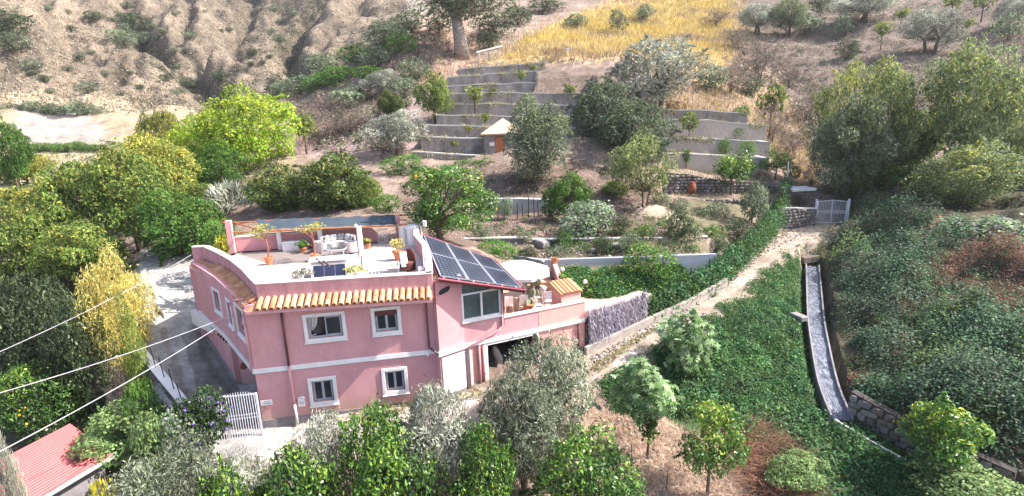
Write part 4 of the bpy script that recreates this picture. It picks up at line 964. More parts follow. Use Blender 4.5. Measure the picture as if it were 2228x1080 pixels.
# gates ------------------------------------------------------------------
def bar_gate(name, fac, s0, s1, h0, h1, label, nb, posts=True, mid=True, zb=.06, arch=.12):
    """one leaf: stiles, rails, upright bars with pointed tops rising h0 -> h1 (left to right)"""
    T = thing(name, fac.w(s0, 0, 0), label, 'gate')
    for s, h in ((s0, h0), (s1, h1)):
        g = fac.mb(); g.box(s-.035, s+.035, -.035, .035, zb-.05, h+.05); build('stile', g, STEELW, T)
    def rail(za, zb_, t=.022):
        g = fac.mb(); g.add([(s0+.036,-t,za-t),(s1-.036,-t,zb_-t),(s1-.036,t,zb_-t),(s0+.036,t,za-t),(s0+.036,-t,za+t),(s1-.036,-t,zb_+t),(s1-.036,t,zb_+t),(s0+.036,t,za+t)], [(0,3,2,1),(4,5,6,7),(0,1,5,4),(1,2,6,5),(2,3,7,6),(3,0,4,7)]); build('rail', g, STEELW, T)
    rail(zb, zb); rail(h0, h1)
    if mid: rail(h0*.46, h1*.46+.0); rail(h0*.46+.16, h1*.46+.16)
    for k in range(nb):
        t = (k+.5)/nb; s = s0+.036+(s1-s0-.072)*t; h = h0+(h1-h0)*t+arch*(1+math.sin(math.pi*t))
        g = fac.mb(); g.tube([(s,.03,zb-.02),(s,.03,h-.03),(s,.03,h)], [.013,.013,.003], 5); build('bar', g, STEELW, T)
    return T
G1, G0 = atz(573,947,-.02), atz(428,969,-.02); FG = Facade(G0, G1); hw = FG.L/2
ha = FG.sz(561,857)[1]; hb_ = FG.sz(489,864)[1]
bar_gate('gate', FG, hw+.02, FG.L-.03, hb_, ha, 'white barred right gate leaf hinged at the villa corner', 12, arch=.09)
Tg = bar_gate('gate', FG, .03, hw-.02, ha, hb_, 'white barred left gate leaf behind the purple flowered creeper', 12, arch=.09)
g = FG.mb(); g.box(hw-.33, hw-.1, .04, .08, hb_*.46+.2, hb_*.46+.62); build('mailbox_plate', g, WHITE, Tg)
Q0, Q1 = aty(1775,484,45.6), aty(1839,488,45.2); z2 = (Q0[2]+Q1[2])/2; FH = Facade(Q0, Q1); FH.O = FH.O+np.array([0,0,z2]); hm = FH.L/2
bar_gate('gate', FH, .03, hm-.01, 1.85, 1.95, 'left leaf of the white barred gate at the far end of the road', 9, mid=True, arch=.04)
bar_gate('gate', FH, hm+.01, FH.L-.03, 1.95, 1.85, 'right leaf of the white barred gate at the far end of the road', 9, mid=True, arch=.04)
for s, lab in ((-.1, 'white square gate post at the stone wall end of the far gate'), (FH.L+.1, 'white square gate post at the bramble side of the far gate')):
    g = FH.mb(); g.box(s-.07, s+.07, -.07, .07, -.3, 2.05); tag(build('gate_post', g, STEELW), lab, 'post')
# cables in the air
def cable(a, b, sag, label):
    pts = [tuple(np.array(a)*(1-t)+np.array(b)*t-np.array([0,0,4*sag*t*(1-t)])) for t in np.linspace(0,1,24)]
    g = MB(); g.tube(pts, .014, 5); tag(build('cable', g, mat('pale cable', (.45,.43,.46), .6)), label, 'cable')
an = FL1.sz(512, 683); A = FL1.w(an[0], .08, an[1])
cable(A, aty(-300, 935, 13.5), .25, 'pale cable from villa corner to the left, crossing the drive wall')
cable(A+np.array([.05,0,-.08]), aty(-200, 1085, 11.5), .2, 'lowest pale cable from villa corner slanting across the red shed roof')
cable(np.array([-16.95,28.3,6.0]), aty(-250, 870, 18), .3, 'upper pale cable from the rear roof corner across the golden bush')
# ------------------------------------------------------------------ roof terrace furniture
ZF = 5.5
def P5(x, y): return atz(x, y, ZF)
# pergola
cols = [(507,548,480,.30,'pink'),(611,543,500,.24,'white'),(700,540,498,.24,'white'),(786,549,493,.26,'white')]
T = thing('pergola', P5(640,545), 'roof pergola of pink and white pillars with blue grey shade cloth', 'pergola')
ptop = []
for x, yb, yt, w, c in cols:
    p = P5(x, yb); p = aty(x, yb, min(p[1], 30.6+.19*(p[0]+15.5))); top = aty(x, yt, p[1]); g = MB(); g.cbox((p[0],p[1],(ZF+top[2])/2), (w,w,top[2]-ZF), .19); build('pillar', g, PINK if c == 'pink' else WHITE, T, bevel=.01); ptop.append(np.array([p[0],p[1],top[2]]))
pe = aty(864,468,32.3); pe0 = np.array([pe[0],pe[1],5.5]); g = MB(); g.cbox((pe[0],pe[1],(ZF+pe[2])/2), (.26,.26,pe[2]-ZF), .19); build('pillar', g, PINK, T, bevel=.01)
cl = [aty(574,499,30.2), aty(863,489,31.2), aty(862,467,33.2), aty(558,479,32.6)]
vs = []; nx, ny = 28, 5
for i in range(nx+1):
    for j in range(ny+1):
        u, v = i/nx, j/ny; q = (cl[0]*(1-u)+cl[1]*u)*(1-v)+(cl[3]*(1-u)+cl[2]*u)*v
        vs.append((q[0],q[1],q[2]-.10*math.sin(math.pi*v)*(1+.4*math.sin(u*19))+.02*math.sin(u*55)))
g = MB(); g.add(vs, [(i*(ny+1)+j,(i+1)*(ny+1)+j,(i+1)*(ny+1)+j+1,i*(ny+1)+j+1) for i in range(nx) for j in range(ny)]); sh = build('shade_cloth', g, SHADEC, T, smooth=True)
for a, b in ((cl[0]+np.array([-1.6,-.3,.0]), cl[1]+np.array([.3,0,0])), (cl[3]+np.array([-1.9,-.3,0]), cl[2]+np.array([.4,0,0]))):
    g = MB(); g.tube([tuple(a-np.array([0,0,.06])), tuple(b-np.array([0,0,.06]))], .05, 6); build('beam', g, WOOD, T)
for k in range(3):
    a = pe+np.array([.1,-.9+.9*k,.02-.35*k*0]); y = (468,479,489)[k]; a = aty(868,y,32.6-.7*k); b = aty(886,y,32.6-.7*k); g = MB(); g.tube([tuple(a),tuple(b)], .045, 6); build('rafter_end', g, WOOD, T)
g = MB(); a = aty(484,478,31.5); b = aty(560,499,29.9); g.tube([tuple(a),tuple(b)], .045, 6); build('rafter', g, WOOD, T)
# white gate of the terrace
a, b = aty(823,530,31.7), aty(844,530,31.9); FT = Facade(a, b)
T = thing('terrace_gate', (*a[:2], ZF), 'small white barred gate in the rear wall of the roof terrace', 'gate')
for z in (5.55, 5.95, 6.3): g = FT.mb(); g.box(0, FT.L, -.02, .02, z-.02, z+.02); build('rail', g, STEELW, T)
for k in range(7): g = FT.mb(); s = FT.L*k/6; g.tube([(s,.025,5.52),(s,.025,6.36)], .014, 5); build('bar', g, STEELW, T)
# corner sofa, chairs, table
def seatshell(T, c, R, a0, a1, depth_, zseat, zback, m):
    """curved seat: arc of radius R about c (open side faces -y)"""
    n = 14; th = [a0+(a1-a0)*i/n for i in range(n+1)]
    o = [(c[0]+R*math.cos(t), c[1]+R*.75*math.sin(t)) for t in th]; inn = [(c[0]+(R-depth_)*math.cos(t), c[1]+(R-depth_)*.75*math.sin(t)) for t in th]
    vs = []; b = .07
    for (ox,oy),(ix,iy) in zip(o, inn):
        k = b/depth_; mx, my = ox+(ix-ox)*k, oy+(iy-oy)*k
        vs += [(ox,oy,ZF+.1),(ox,oy,zback),(mx,my,zback),(mx,my,zseat),(ix,iy,zseat),(ix,iy,ZF+.14)]
    g = MB(); g.add(vs, [(i*6+k,i*6+(k+1)%6,(i+1)*6+(k+1)%6,(i+1)*6+k) for i in range(n) for k in range(6)]+[(5,4,3,2,1,0), tuple(n*6+k for k in range(6))]); build('rattan_frame', g, m, T)
    vs = []
    for (ox,oy),(ix,iy) in zip(o, inn):
        mx, my = ox+(ix-ox)*.16, oy+(iy-oy)*.16; jx_, jy_ = ox+(ix-ox)*.97, oy+(iy-oy)*.97
        vs += [(mx,my,zseat+.003),(mx,my,zseat+.13),(jx_,jy_,zseat+.13),(jx_,jy_,zseat+.003)]
    g = MB(); g.add(vs, [(i*4+k,i*4+(k+1)%4,(i+1)*4+(k+1)%4,(i+1)*4+k) for i in range(n) for k in range(4)]+[(3,2,1,0), tuple(n*4+k for k in range(4))]); build('seat_cushion', g, CUSH, T, bevel=.03)
    return th
sc = P5(738,545); T = thing('sofa', (sc[0],sc[1],ZF), 'curved pale rattan sofa with five scatter cushions on the roof terrace', 'sofa')
th = seatshell(T, (sc[0],sc[1]), .98, math.radians(-8), math.radians(188), .62, ZF+.34, ZF+.78, WICK)
for k in range(5):
    t = math.radians(25+32.5*(4-k)); c = (sc[0]+.74*math.cos(t), sc[1]+.74*.75*math.sin(t), ZF+.66)
    g = MB(); g.cbox(c, (.36,.15,.36), t-math.pi/2, Matrix.Rotation(-.25, 3, 'X')); build('scatter_cushion', g, (CUSHG,CUSH,CUSHG,CUSH,CUSHG)[k], T, bevel=.05)
for k, (x, y, lab) in enumerate(((701,550,'pale rattan tub chair on the pot plant side of the sofa'),(763,551,'pale rattan tub chair on the pillar side of the sofa'))):
    c = P5(x, y); T = thing('tub_chair', (c[0],c[1],ZF), lab, 'armchair', 'rattan tub chairs')
    rot = (math.radians(60), math.radians(300)) if k == 0 else (math.radians(-120), math.radians(120))
    seatshell(T, (c[0],c[1]), .42, *rot, .40, ZF+.34, ZF+.66, WICK)
    for t in np.linspace(rot[0]+.3, rot[1]-.3, 4): g = MB(); g.tube([(c[0]+.36*math.cos(t),c[1]+.27*math.sin(t),ZF+.12),(c[0]+.38*math.cos(t),c[1]+.29*math.sin(t),ZF)], .02, 5); build('leg', g, STEELW, T)
c = P5(733,557); T = thing('coffee_table', (c[0],c[1],ZF), 'low coffee table with glass top and white legs before the sofa', 'coffee table')
g = MB(); n = 16; e = [(c[0]+.52*math.copysign(abs(math.cos(t))**.6,math.cos(t)), c[1]+.3*math.copysign(abs(math.sin(t))**.6,math.sin(t))) for t in np.linspace(0,2*math.pi,n,False)]
g.prism(e, ZF+.40, ZF+.42); build('glass_top', g, GLASSB, T)
g = MB(); g.tube([(x,y,ZF+.395) for x,y in e+[e[0]]], .025, 5); build('rim', g, STEELW, T)
for sx in (-1,1):
    for sy in (-1,1): g = MB(); g.tube([(c[0]+sx*.42,c[1]+sy*.22,ZF+.38),(c[0]+sx*.5,c[1]+sy*.28,ZF)], .022, 5); build('leg', g, STEELW, T)
c = P5(636,545); T = thing('storage_chest', (c[0],c[1],ZF), 'white storage chest with grey lid against the rear parapet', 'chest')
g = MB(); g.cbox((c[0],c[1],ZF+.24), (.95,.45,.44), .19); build('body', g, STEELW, T, bevel=.02); g = MB(); g.cbox((c[0],c[1],ZF+.50), (1.0,.5,.07), .19); build('lid', g, WHITE, T, bevel=.02)
for dx in (-.4,.4):
    g = MB(); g.cbox((c[0]+dx,c[1]-.1+dx*.19,ZF+.02), (.06,.06,.04)); build('foot', g, GREYF, T)
# rooflight box
c = P5(716,606); b0 = np.array([c[0],c[1]+.15]); dx_, dy_ = .98, .19
FR = Facade((b0[0]-.85*dx_, b0[1]-.85*dy_), (b0[0]+.85*dx_, b0[1]+.85*dy_))
T = thing('rooflight', (b0[0],b0[1],ZF), 'white rooflight box with two dark blue panes behind the front parapet', 'rooflight')
g = FR.mb(); g.add([(0,0,ZF),(1.7,0,ZF),(1.7,-.9,ZF),(0,-.9,ZF),(0,-.18,ZF+.62),(1.7,-.18,ZF+.62),(1.7,-.9,ZF+.75),(0,-.9,ZF+.75)], [(0,1,2,3),(4,7,6,5),(0,4,5,1),(1,5,6,2),(2,6,7,3),(3,7,4,0)]); build('box', g, WHITE, T)
PVG = mat('dark blue rooflight glass', (.025,.03,.075), .25, spec=.6)
for s0, s1 in ((.13,.60),(.62,1.09),(1.11,1.57)):
    g = FR.mb(); q = lambda t: (-.18*t+.012, ZF+.62*t); y0, z0 = q(.1); y1, z1 = q(.92); g.add([(s0,y0,z0),(s1,y0,z0),(s1,y1,z1),(s0,y1,z1)], [(0,1,2,3)]); build('pane', g, PVG, T)
g = FR.mb(); g.box(-.06,1.76,-.95,-.12,ZF+.76,ZF+.82); build('cap', g, WHITE, T)
for k, (x0,y0,x1,y1) in enumerate(((688,563,703,577),(703,568,717,579))):
    a = atz(x0,y0,6.35); b = atz(x1,y1,6.2); g = MB(); g.tube([tuple(a),tuple(b)], .05, 6)
    tag(build('timber_pole', g, BARK), ['dark timber pole leaning on the rooflight beside the clay pot','shorter dark timber pole lying on the rooflight top'][k], 'pole')
# slim posts
def post(px, yb, yt, r, m, label, Y=None, cat='post', head=None, name='post', zb=None):
    b = aty(px, yb, Y) if Y else atz(px, yb, ZF if zb is None else zb); t = aty(px, yt, b[1]); T = thing(name, b, label, cat)
    g = MB(); g.tube([tuple(b), (b[0],b[1],t[2])], r, 8); build('pole', g, m, T)
    if head: g = MB(); g.ball((b[0],b[1],t[2]+head*.8), head, 12, 8); build('globe', g, WHITE, T, smooth=True)
    return T, b, t
post(781,560,494,.03,BROWNP,'slim dark post with pale head in front of the white pillar', head=.09)
post(788,582,556,.03,IRON,'short dark railing post on the sunlit roof floor')
T, b, t = post(924,600,492,.028,STEELW,'tall white lamp pole on the parapet beside the solar panels', Y=23.2, cat='lamp', name='lamp_pole'); g = MB(); g.cbox((t[0],t[1],t[2]+.1),(.14,.14,.25)); build('lamp_head', g, WHITE, T)
T, b, t = post(909,525,473,.06,mat('weathered pole wood',(.5,.38,.28),.8),'pale wooden pole with twin floodlights behind the solar roof', Y=33.5, cat='lamp', name='lamp_pole')
for s in (-.14,.14): g = MB(); g.cbox((t[0]+s,t[1],t[2]+.08),(.2,.2,.2),.3); build('floodlight', g, WHITE, T)
# pots
def pot(c, r, h, m=TERRA, T=None):
    g = MB(); g.lathe((c[0],c[1],c[2]), [(r*.62,0),(r*.92,h*.82),(r*1.06,h*.83),(r*1.08,h),(r*.93,h),(r*.9,h*.9)], 16); return build('pot', g, m, T)
# wicker chair, lounger, white box
c = P5(888,588); T = thing('wicker_chair', (c[0],c[1],ZF), 'brown round backed wicker chair with a white towel, by the right parapet', 'chair')
BW = mat('brown wicker', (.20,.075,.05), .8, (.12,.04,.03), 25)
g = MB(); n = 12; vs = []
for i in range(n+1):
    t = math.radians(-20+220*i/n); R = .38; hz = ZF+.45+.55*max(0,math.sin(t))
    vs += [(c[0]+R*math.cos(t),c[1]+R*math.sin(t),ZF+.05),(c[0]+R*1.08*math.cos(t),c[1]+R*1.08*math.sin(t),hz),(c[0]+R*.98*math.cos(t),c[1]+R*.98*math.sin(t),hz),(c[0]+R*.9*math.cos(t),c[1]+R*.9*math.sin(t),ZF+.05)]
g.add(vs, [(i*4+k,i*4+(k+1)%4,(i+1)*4+(k+1)%4,(i+1)*4+k) for i in range(n) for k in range(4)]); build('backrest', g, BW, T)
g = MB(); g.lathe((c[0],c[1],ZF), [(.3,0),(.33,.36),(.33,.42)], 14); build('seat', g, BW, T)
c2 = c+np.array([-.12,-.25,0]); g = MB(); g.cbox((c2[0],c2[1],ZF+.62),(.34,.08,.75),.5,Matrix.Rotation(-.25,3,'X')); tag(build('towel', g, WHITE, bevel=.03), 'white towel hung over the brown wicker chair', 'towel')
c = P5(848,592); T = thing('lounger', (c[0],c[1],ZF), 'low pale lounger with curved slatted top behind the front parapet', 'lounger')
for k in range(9):
    x = -.5+k*.125; g = MB(); g.cbox((c[0]+x,c[1]+x*.19,ZF+.30+.5*x*x), (.09,.55,.03), .19, Matrix.Rotation(-x*.8,3,'Y')); build('slat', g, GREYF if k % 2 else WHITE, T)
for sx in (-.45,.45):
    for sy in (-.22,.22): g = MB(); g.tube([(c[0]+sx,c[1]+sx*.19+sy,ZF+.38),(c[0]+sx,c[1]+sx*.19+sy,ZF)], .02, 5); build('leg', g, STEELW, T)
c = P5(911,588); c = np.array([-4.0,23.6,ZF]); g = MB(); g.cbox((c[0],c[1],ZF+.35),(.42,.5,.7),.15); tag(build('white_cabinet', g, WHITE, bevel=.02), 'low white cabinet tucked in the front right corner of the roof terrace', 'cabinet')
# ------------------------------------------------------------------ open terrace of the wing
def P2(x, y, z=FLZ): return atz(x, y, z)
u0 = P2(1161,668); T = thing('parasol', u0, 'large white cantilever parasol open over the wing terrace', 'parasol')
cc = aty(1128,600,u0[1]-.2); R = 1.75; n = 8; vs = [(cc[0],cc[1],cc[2]+.42)]
cc = cc+np.array([0,.9,0]); vs = [(cc[0],cc[1],cc[2]+.55)]
for rr, zz in ((.5,.36),(1.0,0.0)):
    for k in range(n): a = 2*math.pi*(k+.5)/n; vs.append((cc[0]+R*rr*math.cos(a),cc[1]+R*rr*math.sin(a),cc[2]+zz))
for k in range(n): a = 2*math.pi*(k+.5)/n; vs.append((cc[0]+R*math.cos(a),cc[1]+R*math.sin(a),cc[2]-.16))
g = MB(); g.add(vs, [(0,1+k,1+(k+1)%n) for k in range(n)]+[(1+k,1+n+k,1+n+(k+1)%n,1+(k+1)%n) for k in range(n)]+[(1+n+k,1+2*n+k,1+2*n+(k+1)%n,1+n+(k+1)%n) for k in range(n)]); build('canopy', g, CANV, T)
g = MB(); g.tube([(u0[0],u0[1],FLZ),(u0[0]+.04,u0[1],cc[2]-.3),(u0[0]-.05,u0[1]+.05,cc[2]-.05),(u0[0]-.35,u0[1]+.25,cc[2]+.12),(cc[0]+.3,cc[1],cc[2]+.30),(cc[0],cc[1],cc[2]+.5)], .05, 8); build('pole', g, STEELW, T, smooth=True)
g = MB(); g.cbox((u0[0],u0[1],FLZ+.05),(.8,.8,.1),.2); build('base', g, STEELW, T)
# white table and chairs
c = P2(1128,668); T = thing('garden_table', c, 'white garden table standing under the edge of the solar roof', 'table')
g = MB(); g.cbox((c[0],c[1],FLZ+.73),(1.5,.85,.04),.35); build('top', g, WHITE, T)
for sx in (-.65,.65):
    for sy in (-.35,.35): g = MB(); g.tube([(c[0]+sx,c[1]+sy+sx*.3,FLZ+.71),(c[0]+sx,c[1]+sy+sx*.3,FLZ)], .03, 6); build('leg', g, WHITE, T)
def garden_chair(c, rz, label):
    T = thing('garden_chair', (0,0,0), label, 'chair', 'white garden chairs')
    g = MB(); g.cbox((0,0,.43),(.46,.46,.04)); build('seat', g, WHITE, T)
    g = MB(); g.cbox((0,.22,.70),(.46,.04,.5),0,Matrix.Rotation(-.15,3,'X')); build('backrest', g, WHITE, T)
    for sx in (-.2,.2):
        for sy in (-.2,.2): g = MB(); g.tube([(sx,sy,.42),(sx*1.1,sy*1.1,0)], .02, 5); build('leg', g, WHITE, T)
    T.location = c; T.rotation_euler = (0,0,rz); ORG[T] = np.array(c); return T
g0 = garden_chair((c[0]-.55,c[1]-.75,FLZ), math.pi+.3, 'white garden chair on the near side of the table, toward the veranda window')
copy_thing(g0, (c[0]+.25,c[1]-.6,FLZ), math.pi+.1, 'white garden chair on the near side of the table, toward the cactus')
copy_thing(g0, (c[0]+1.05,c[1]+.35,FLZ), -1.2, 'white garden chair at the table end under the parasol')
copy_thing(g0, (c[0]-.2,c[1]+.85,FLZ), .2, 'white garden chair on the far side of the table')
# metal chairs and a bench
c = P2(1192,672); g = MB(); T = thing('metal_chair', c, 'grey metal garden chair beside the prickly pear', 'chair')
for sx in (-.2,.2):
    for sy in (-.2,.2): g = MB(); g.tube([(c[0]+sx,c[1]+sy,FLZ),(c[0]+sx,c[1]+sy,FLZ+.42)], .016, 5); build('leg', g, GREYF, T)
g = MB(); g.cbox((c[0],c[1],FLZ+.44),(.46,.46,.03),.3); build('seat', g, GREYF, T); g = MB(); g.cbox((c[0]+.1,c[1]+.22,FLZ+.68),(.44,.03,.4),.3); build('backrest', g, GREYF, T)
c = P2(1211,680,FLZ+.2); T = thing('bench', c, 'low white bench against the pink oven block', 'bench')
FB = Facade((c[0]-.5,c[1]-.1),(c[0]+.5,c[1]+.3))
g = FB.mb(); g.box(0,1.05,-.22,.22,FLZ+.40,FLZ+.46); build('seat', g, WHITE, T)
for s in (.08,.97): g = FB.mb(); g.box(s-.04,s+.04,-.18,.18,FLZ,FLZ+.40); build('leg', g, GREYF, T)
# outdoor oven block with tiled top
bx = B2.w(B2.L-.55,-.75,0); T = thing('oven_block', (bx[0],bx[1],FLZ), 'pink masonry barbecue block with orange tiled sloping top', 'barbecue')
FO = Facade(B2.w(B2.L-1.12,-.32,0), B2.w(B2.L-.02,-.32,0)); zt_ = FO.sz(1250,634)[1]
g = FO.mb(); g.box(0,FO.L,-1.0,0,FLZ,zt_); build('body', g, PINKL, T, bevel=.01)
g = FO.mb(); g.add([(-.06,.08,zt_+.0),(FO.L+.06,.08,zt_),(FO.L+.06,-1.1,zt_+.30),(-.06,-1.1,zt_+.30),(-.06,.08,zt_-.05),(FO.L+.06,.08,zt_-.05),(FO.L+.06,-1.1,zt_-.05),(-.06,-1.1,zt_-.05)], [(0,1,2,3),(7,6,5,4),(0,4,5,1),(1,5,6,2),(2,6,7,3),(3,7,4,0)]); build('top', g, TILE[0], T)
for k in range(5):
    s = .02+(FO.L-.04)*(k+.5)/5; g = FO.mb(); vs = []
    for y, zz in ((.12,zt_-.02),(-1.1,zt_+.29)):
        for j in range(7): a = math.pi*j/6; vs.append((s-.105*math.cos(a), y, zz+.07*math.sin(a)))
    g.add(vs, [(j,j+1,8+j,7+j) for j in range(6)]); build('roof_tile', g, TILE[2 if k % 2 else 0], T, smooth=True)
g = FO.mb(); g.add([(0+.001,.02,zt_-.14)]+[(FO.L*j/20,.02,zt_-.10-.05*abs(math.sin(j*math.pi/5))) for j in range(21)]+[(FO.L,.02,zt_-.02),(0,.02,zt_-.02)], [tuple(range(24))]); build('scallop_trim', g, PINKP, T)
# stair parapet and steps climbing to the garden
a, b = atz(1168,622,4.3), atz(1222,672,3.3); d = np.array([1.9,32.2]); a2 = P2(1170,628,4.2)
S0, S1 = np.array([2.35,31.2]), np.array([2.75,27.6])
g = MB(); g.ribbon([tuple(S0),tuple(S1)], -.12, .12, FLZ, [4.45,3.35]); o = build('stair_wall', g, PINKL); tag(o, 'sloping pink stair wall climbing from the wing terrace to the garden', 'wall')
T = thing('stairs', (S1[0]-.6,S1[1],FLZ), 'tiled garden steps beside the sloping pink stair wall', 'stairs')
for k in range(6): y0 = S1[1]+.6+k*.45; g = MB(); g.box(1.5+.0*k,2.3-.04*k,y0,y0+.47,FLZ,FLZ+.17*(k+1)); build('step', g, ORANGEF, T)
g = MB(); g.tube([(2.1,28.2,4.0),(2.0,31.2,4.9)], .02, 5); g2 = build('handrail', g, IRON, T)
# garden lamps with white globes
for px, yb, yt, lab, Y in ((1184,678,632,'globe lamp rising from the wing parapet right of the cactus',26.0),(1224,640,590,'globe lamp behind the pink barbecue block',28.8),(1181,606,571,'globe lamp at the corner of the blue grey concrete wall',31.5),(1273,640,617,'low globe lamp at the garden side of the barbecue block',28.4)):
    post(px, yb, yt, .03, PINKP if Y == 26.0 else IRON, 'white '+lab, Y=Y, cat='lamp', head=.12, name='globe_lamp')
g = MB(); q = [(3.3,26.2),(5.9,27.0),(7.6,28.6),(5.8,30.4),(3.0,29.6)]
g.prism(q, 2.5, 2.86); tag(build('paved_patio', g, mat('pinkish paving',(.55,.38,.33),.85,(.45,.30,.26),1.5,grain=.3)), 'pinkish paved patio between barbecue block and green garden', 'patio')

# ------------------------------------------------------------------ foliage
def _unit(a): return a/np.maximum(np.linalg.norm(a, axis=1, keepdims=True), 1e-9)
def palm_quads(P, N, L, W, r):
    """hand shaped leaves: seven narrow lobes fanned out in the leaf plane"""
    n = len(P); t = r.normal(size=(n, 3)); t = _unit(t-N*np.sum(t*N, 1, keepdims=True)); b = np.cross(N, t); S = (L*r.uniform(.6, 1.3, n))[:, None]; out = []
    for a, k in ((-2.1, .6), (-1.35, .8), (-.65, .95), (0, 1), (.65, .95), (1.35, .8), (2.1, .6)):
        d = t*math.cos(a)+b*math.sin(a); e = b*math.cos(a)-t*math.sin(a)
        out.append(np.stack([P, P+d*S*k*.55+e*S*W, P+d*S*k-N*S*.12, P+d*S*k*.55-e*S*W], 1))
    V = np.stack(out, 1).reshape(-1, 3)
    return V, np.arange(len(V)).reshape(-1, 4)
def leaf_quads(P, N, L, W, r, updir=None, upw=0.0, bend=0.0):
    """rhombic leaves at P facing N; updir pulls the long axis"""
    n = len(P); t = r.normal(size=(n, 3))
    if updir is not None: t = t*(1-upw)+updir*upw*1.6
    t = _unit(t-N*np.sum(t*N, 1, keepdims=True)); b = np.cross(N, t)
    L = (L*r.uniform(.45, 1.5, n))[:, None]; Wd = (W*r.uniform(.7, 1.25, n))[:, None]
    V = np.stack([P-t*L*.5, P+b*Wd*.5+N*bend*L, P+t*L*.5, P-b*Wd*.5+N*bend*L], 1).reshape(-1, 3)
    return V, np.arange(4*n).reshape(-1, 4)
def palette(r, n, pal, jit=.22):
    pal = np.array(pal, float); k = r.integers(0, len(pal), n); return pal[k]*np.exp(r.normal(0, jit, (n, 1)))
def crown(seed, w, h, K, n, L, W, pal, tip=None, tip_p=.3, jit=.25, lobe_r=(.2, .34), shell=.72, env=(1, 1, 1), z_bias=0.0, droop=0.0, spiky=0.0, upw=0.0, fill=.14, palm=False):
    """a leafy crown in a box w x w x h standing on z=0: K clumps spread through an egg-shaped envelope"""
    r = np.random.default_rng(seed); lob = []; ld = _unit(r.normal(size=(7, 3))); la = r.uniform(-.5, .38, 7)
    lump = lambda v: 1+float(np.sum(la*np.maximum(0, ld @ v)**3))
    tries = 0
    while len(lob) < K and tries < 5000:
        tries += 1; v = r.normal(size=3); v /= np.linalg.norm(v); rad = r.uniform(.35, 1)**.5; rr = r.uniform(*lobe_r)
        c = v*rad*np.array([.5, .5, .5])*(1-rr*1.35)*lump(v); c[2] = c[2]+.5
        taper = 1-.32*max(0, c[2]-.55)/.45 - .25*max(0, .3-c[2])/.3
        c[0] *= taper; c[1] *= taper
        if all(np.linalg.norm((c-q[:3])) > .42*(rr+q[3]) for q in lob) or r.random() < .08: lob.append((*c, rr))
    lob = np.array(lob); K = len(lob); pr_ = lob[:, 3]**2; k = r.choice(K, n, p=pr_/pr_.sum())
    d = _unit(r.normal(size=(n, 3))+np.array([0, 0, .25+z_bias])); rad = lob[k, 3]*(shell+(1.08-shell)*r.random(n)**.7)
    loose = r.random(n) < fill; rad = np.where(loose, rad*r.uniform(1.0, 1.35, n), rad)
    if spiky: rad = rad*(1+spiky*np.maximum(0, r.normal(0, 1, n)))
    P = lob[k, :3]+d*rad[:, None]
    ns = max(8, K//2); sk = np.where(r.random(n) < .11, r.integers(0, ns, n), -1); sd_ = _unit(r.normal(size=(ns, 3))+np.array([0, 0, .35])); sl = r.integers(0, K, ns); sL = r.uniform(.08, .20, ns)
    q = sk >= 0; tt = r.random(n)[q, None]; j = sk[q]; P[q] = lob[sl[j], :3]+sd_[j]*(lob[sl[j], 3][:, None]*.9+sL[j][:, None]*tt)+r.normal(0, .012, (int(q.sum()), 3))*(1.3-tt)-np.array([0, 0, 1.0])*(tt**2)*sL[j][:, None]*.35; k[q] = sl[j]
    keep = np.ones(n, bool)
    for j in range(K):
        dd = np.linalg.norm(P-lob[j, :3], axis=1); keep &= ~((dd < lob[j, 3]*.62) & (k != j))
    P, d, k = P[keep], d[keep], k[keep]; n = len(P)
    P = P*np.array([w, w, h]); N = _unit(d*.65+r.normal(size=(n, 3))*.55+np.array([0, 0, .3]))
    out = _unit(P-np.array([0, 0, h*.45])); ud = out*.6+np.array([0, 0, .8-1.6*droop])
    V, Q = palm_quads(P, _unit(N+np.array([0, 0, .8])), L, .13, r) if palm else leaf_quads(P, N, L, W, r, ud, upw)
    c = palette(r, n, pal, jit)*np.exp(r.normal(0, .24, K))[k][:, None]
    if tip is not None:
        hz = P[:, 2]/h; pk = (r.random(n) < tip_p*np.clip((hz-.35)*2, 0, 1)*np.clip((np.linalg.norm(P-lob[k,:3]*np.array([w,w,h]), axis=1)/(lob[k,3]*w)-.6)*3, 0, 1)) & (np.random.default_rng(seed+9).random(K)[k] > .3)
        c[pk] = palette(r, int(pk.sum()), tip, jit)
    return V, Q, np.repeat(c, 28 if palm else 4, 0), lob*np.array([w, w, h, w])
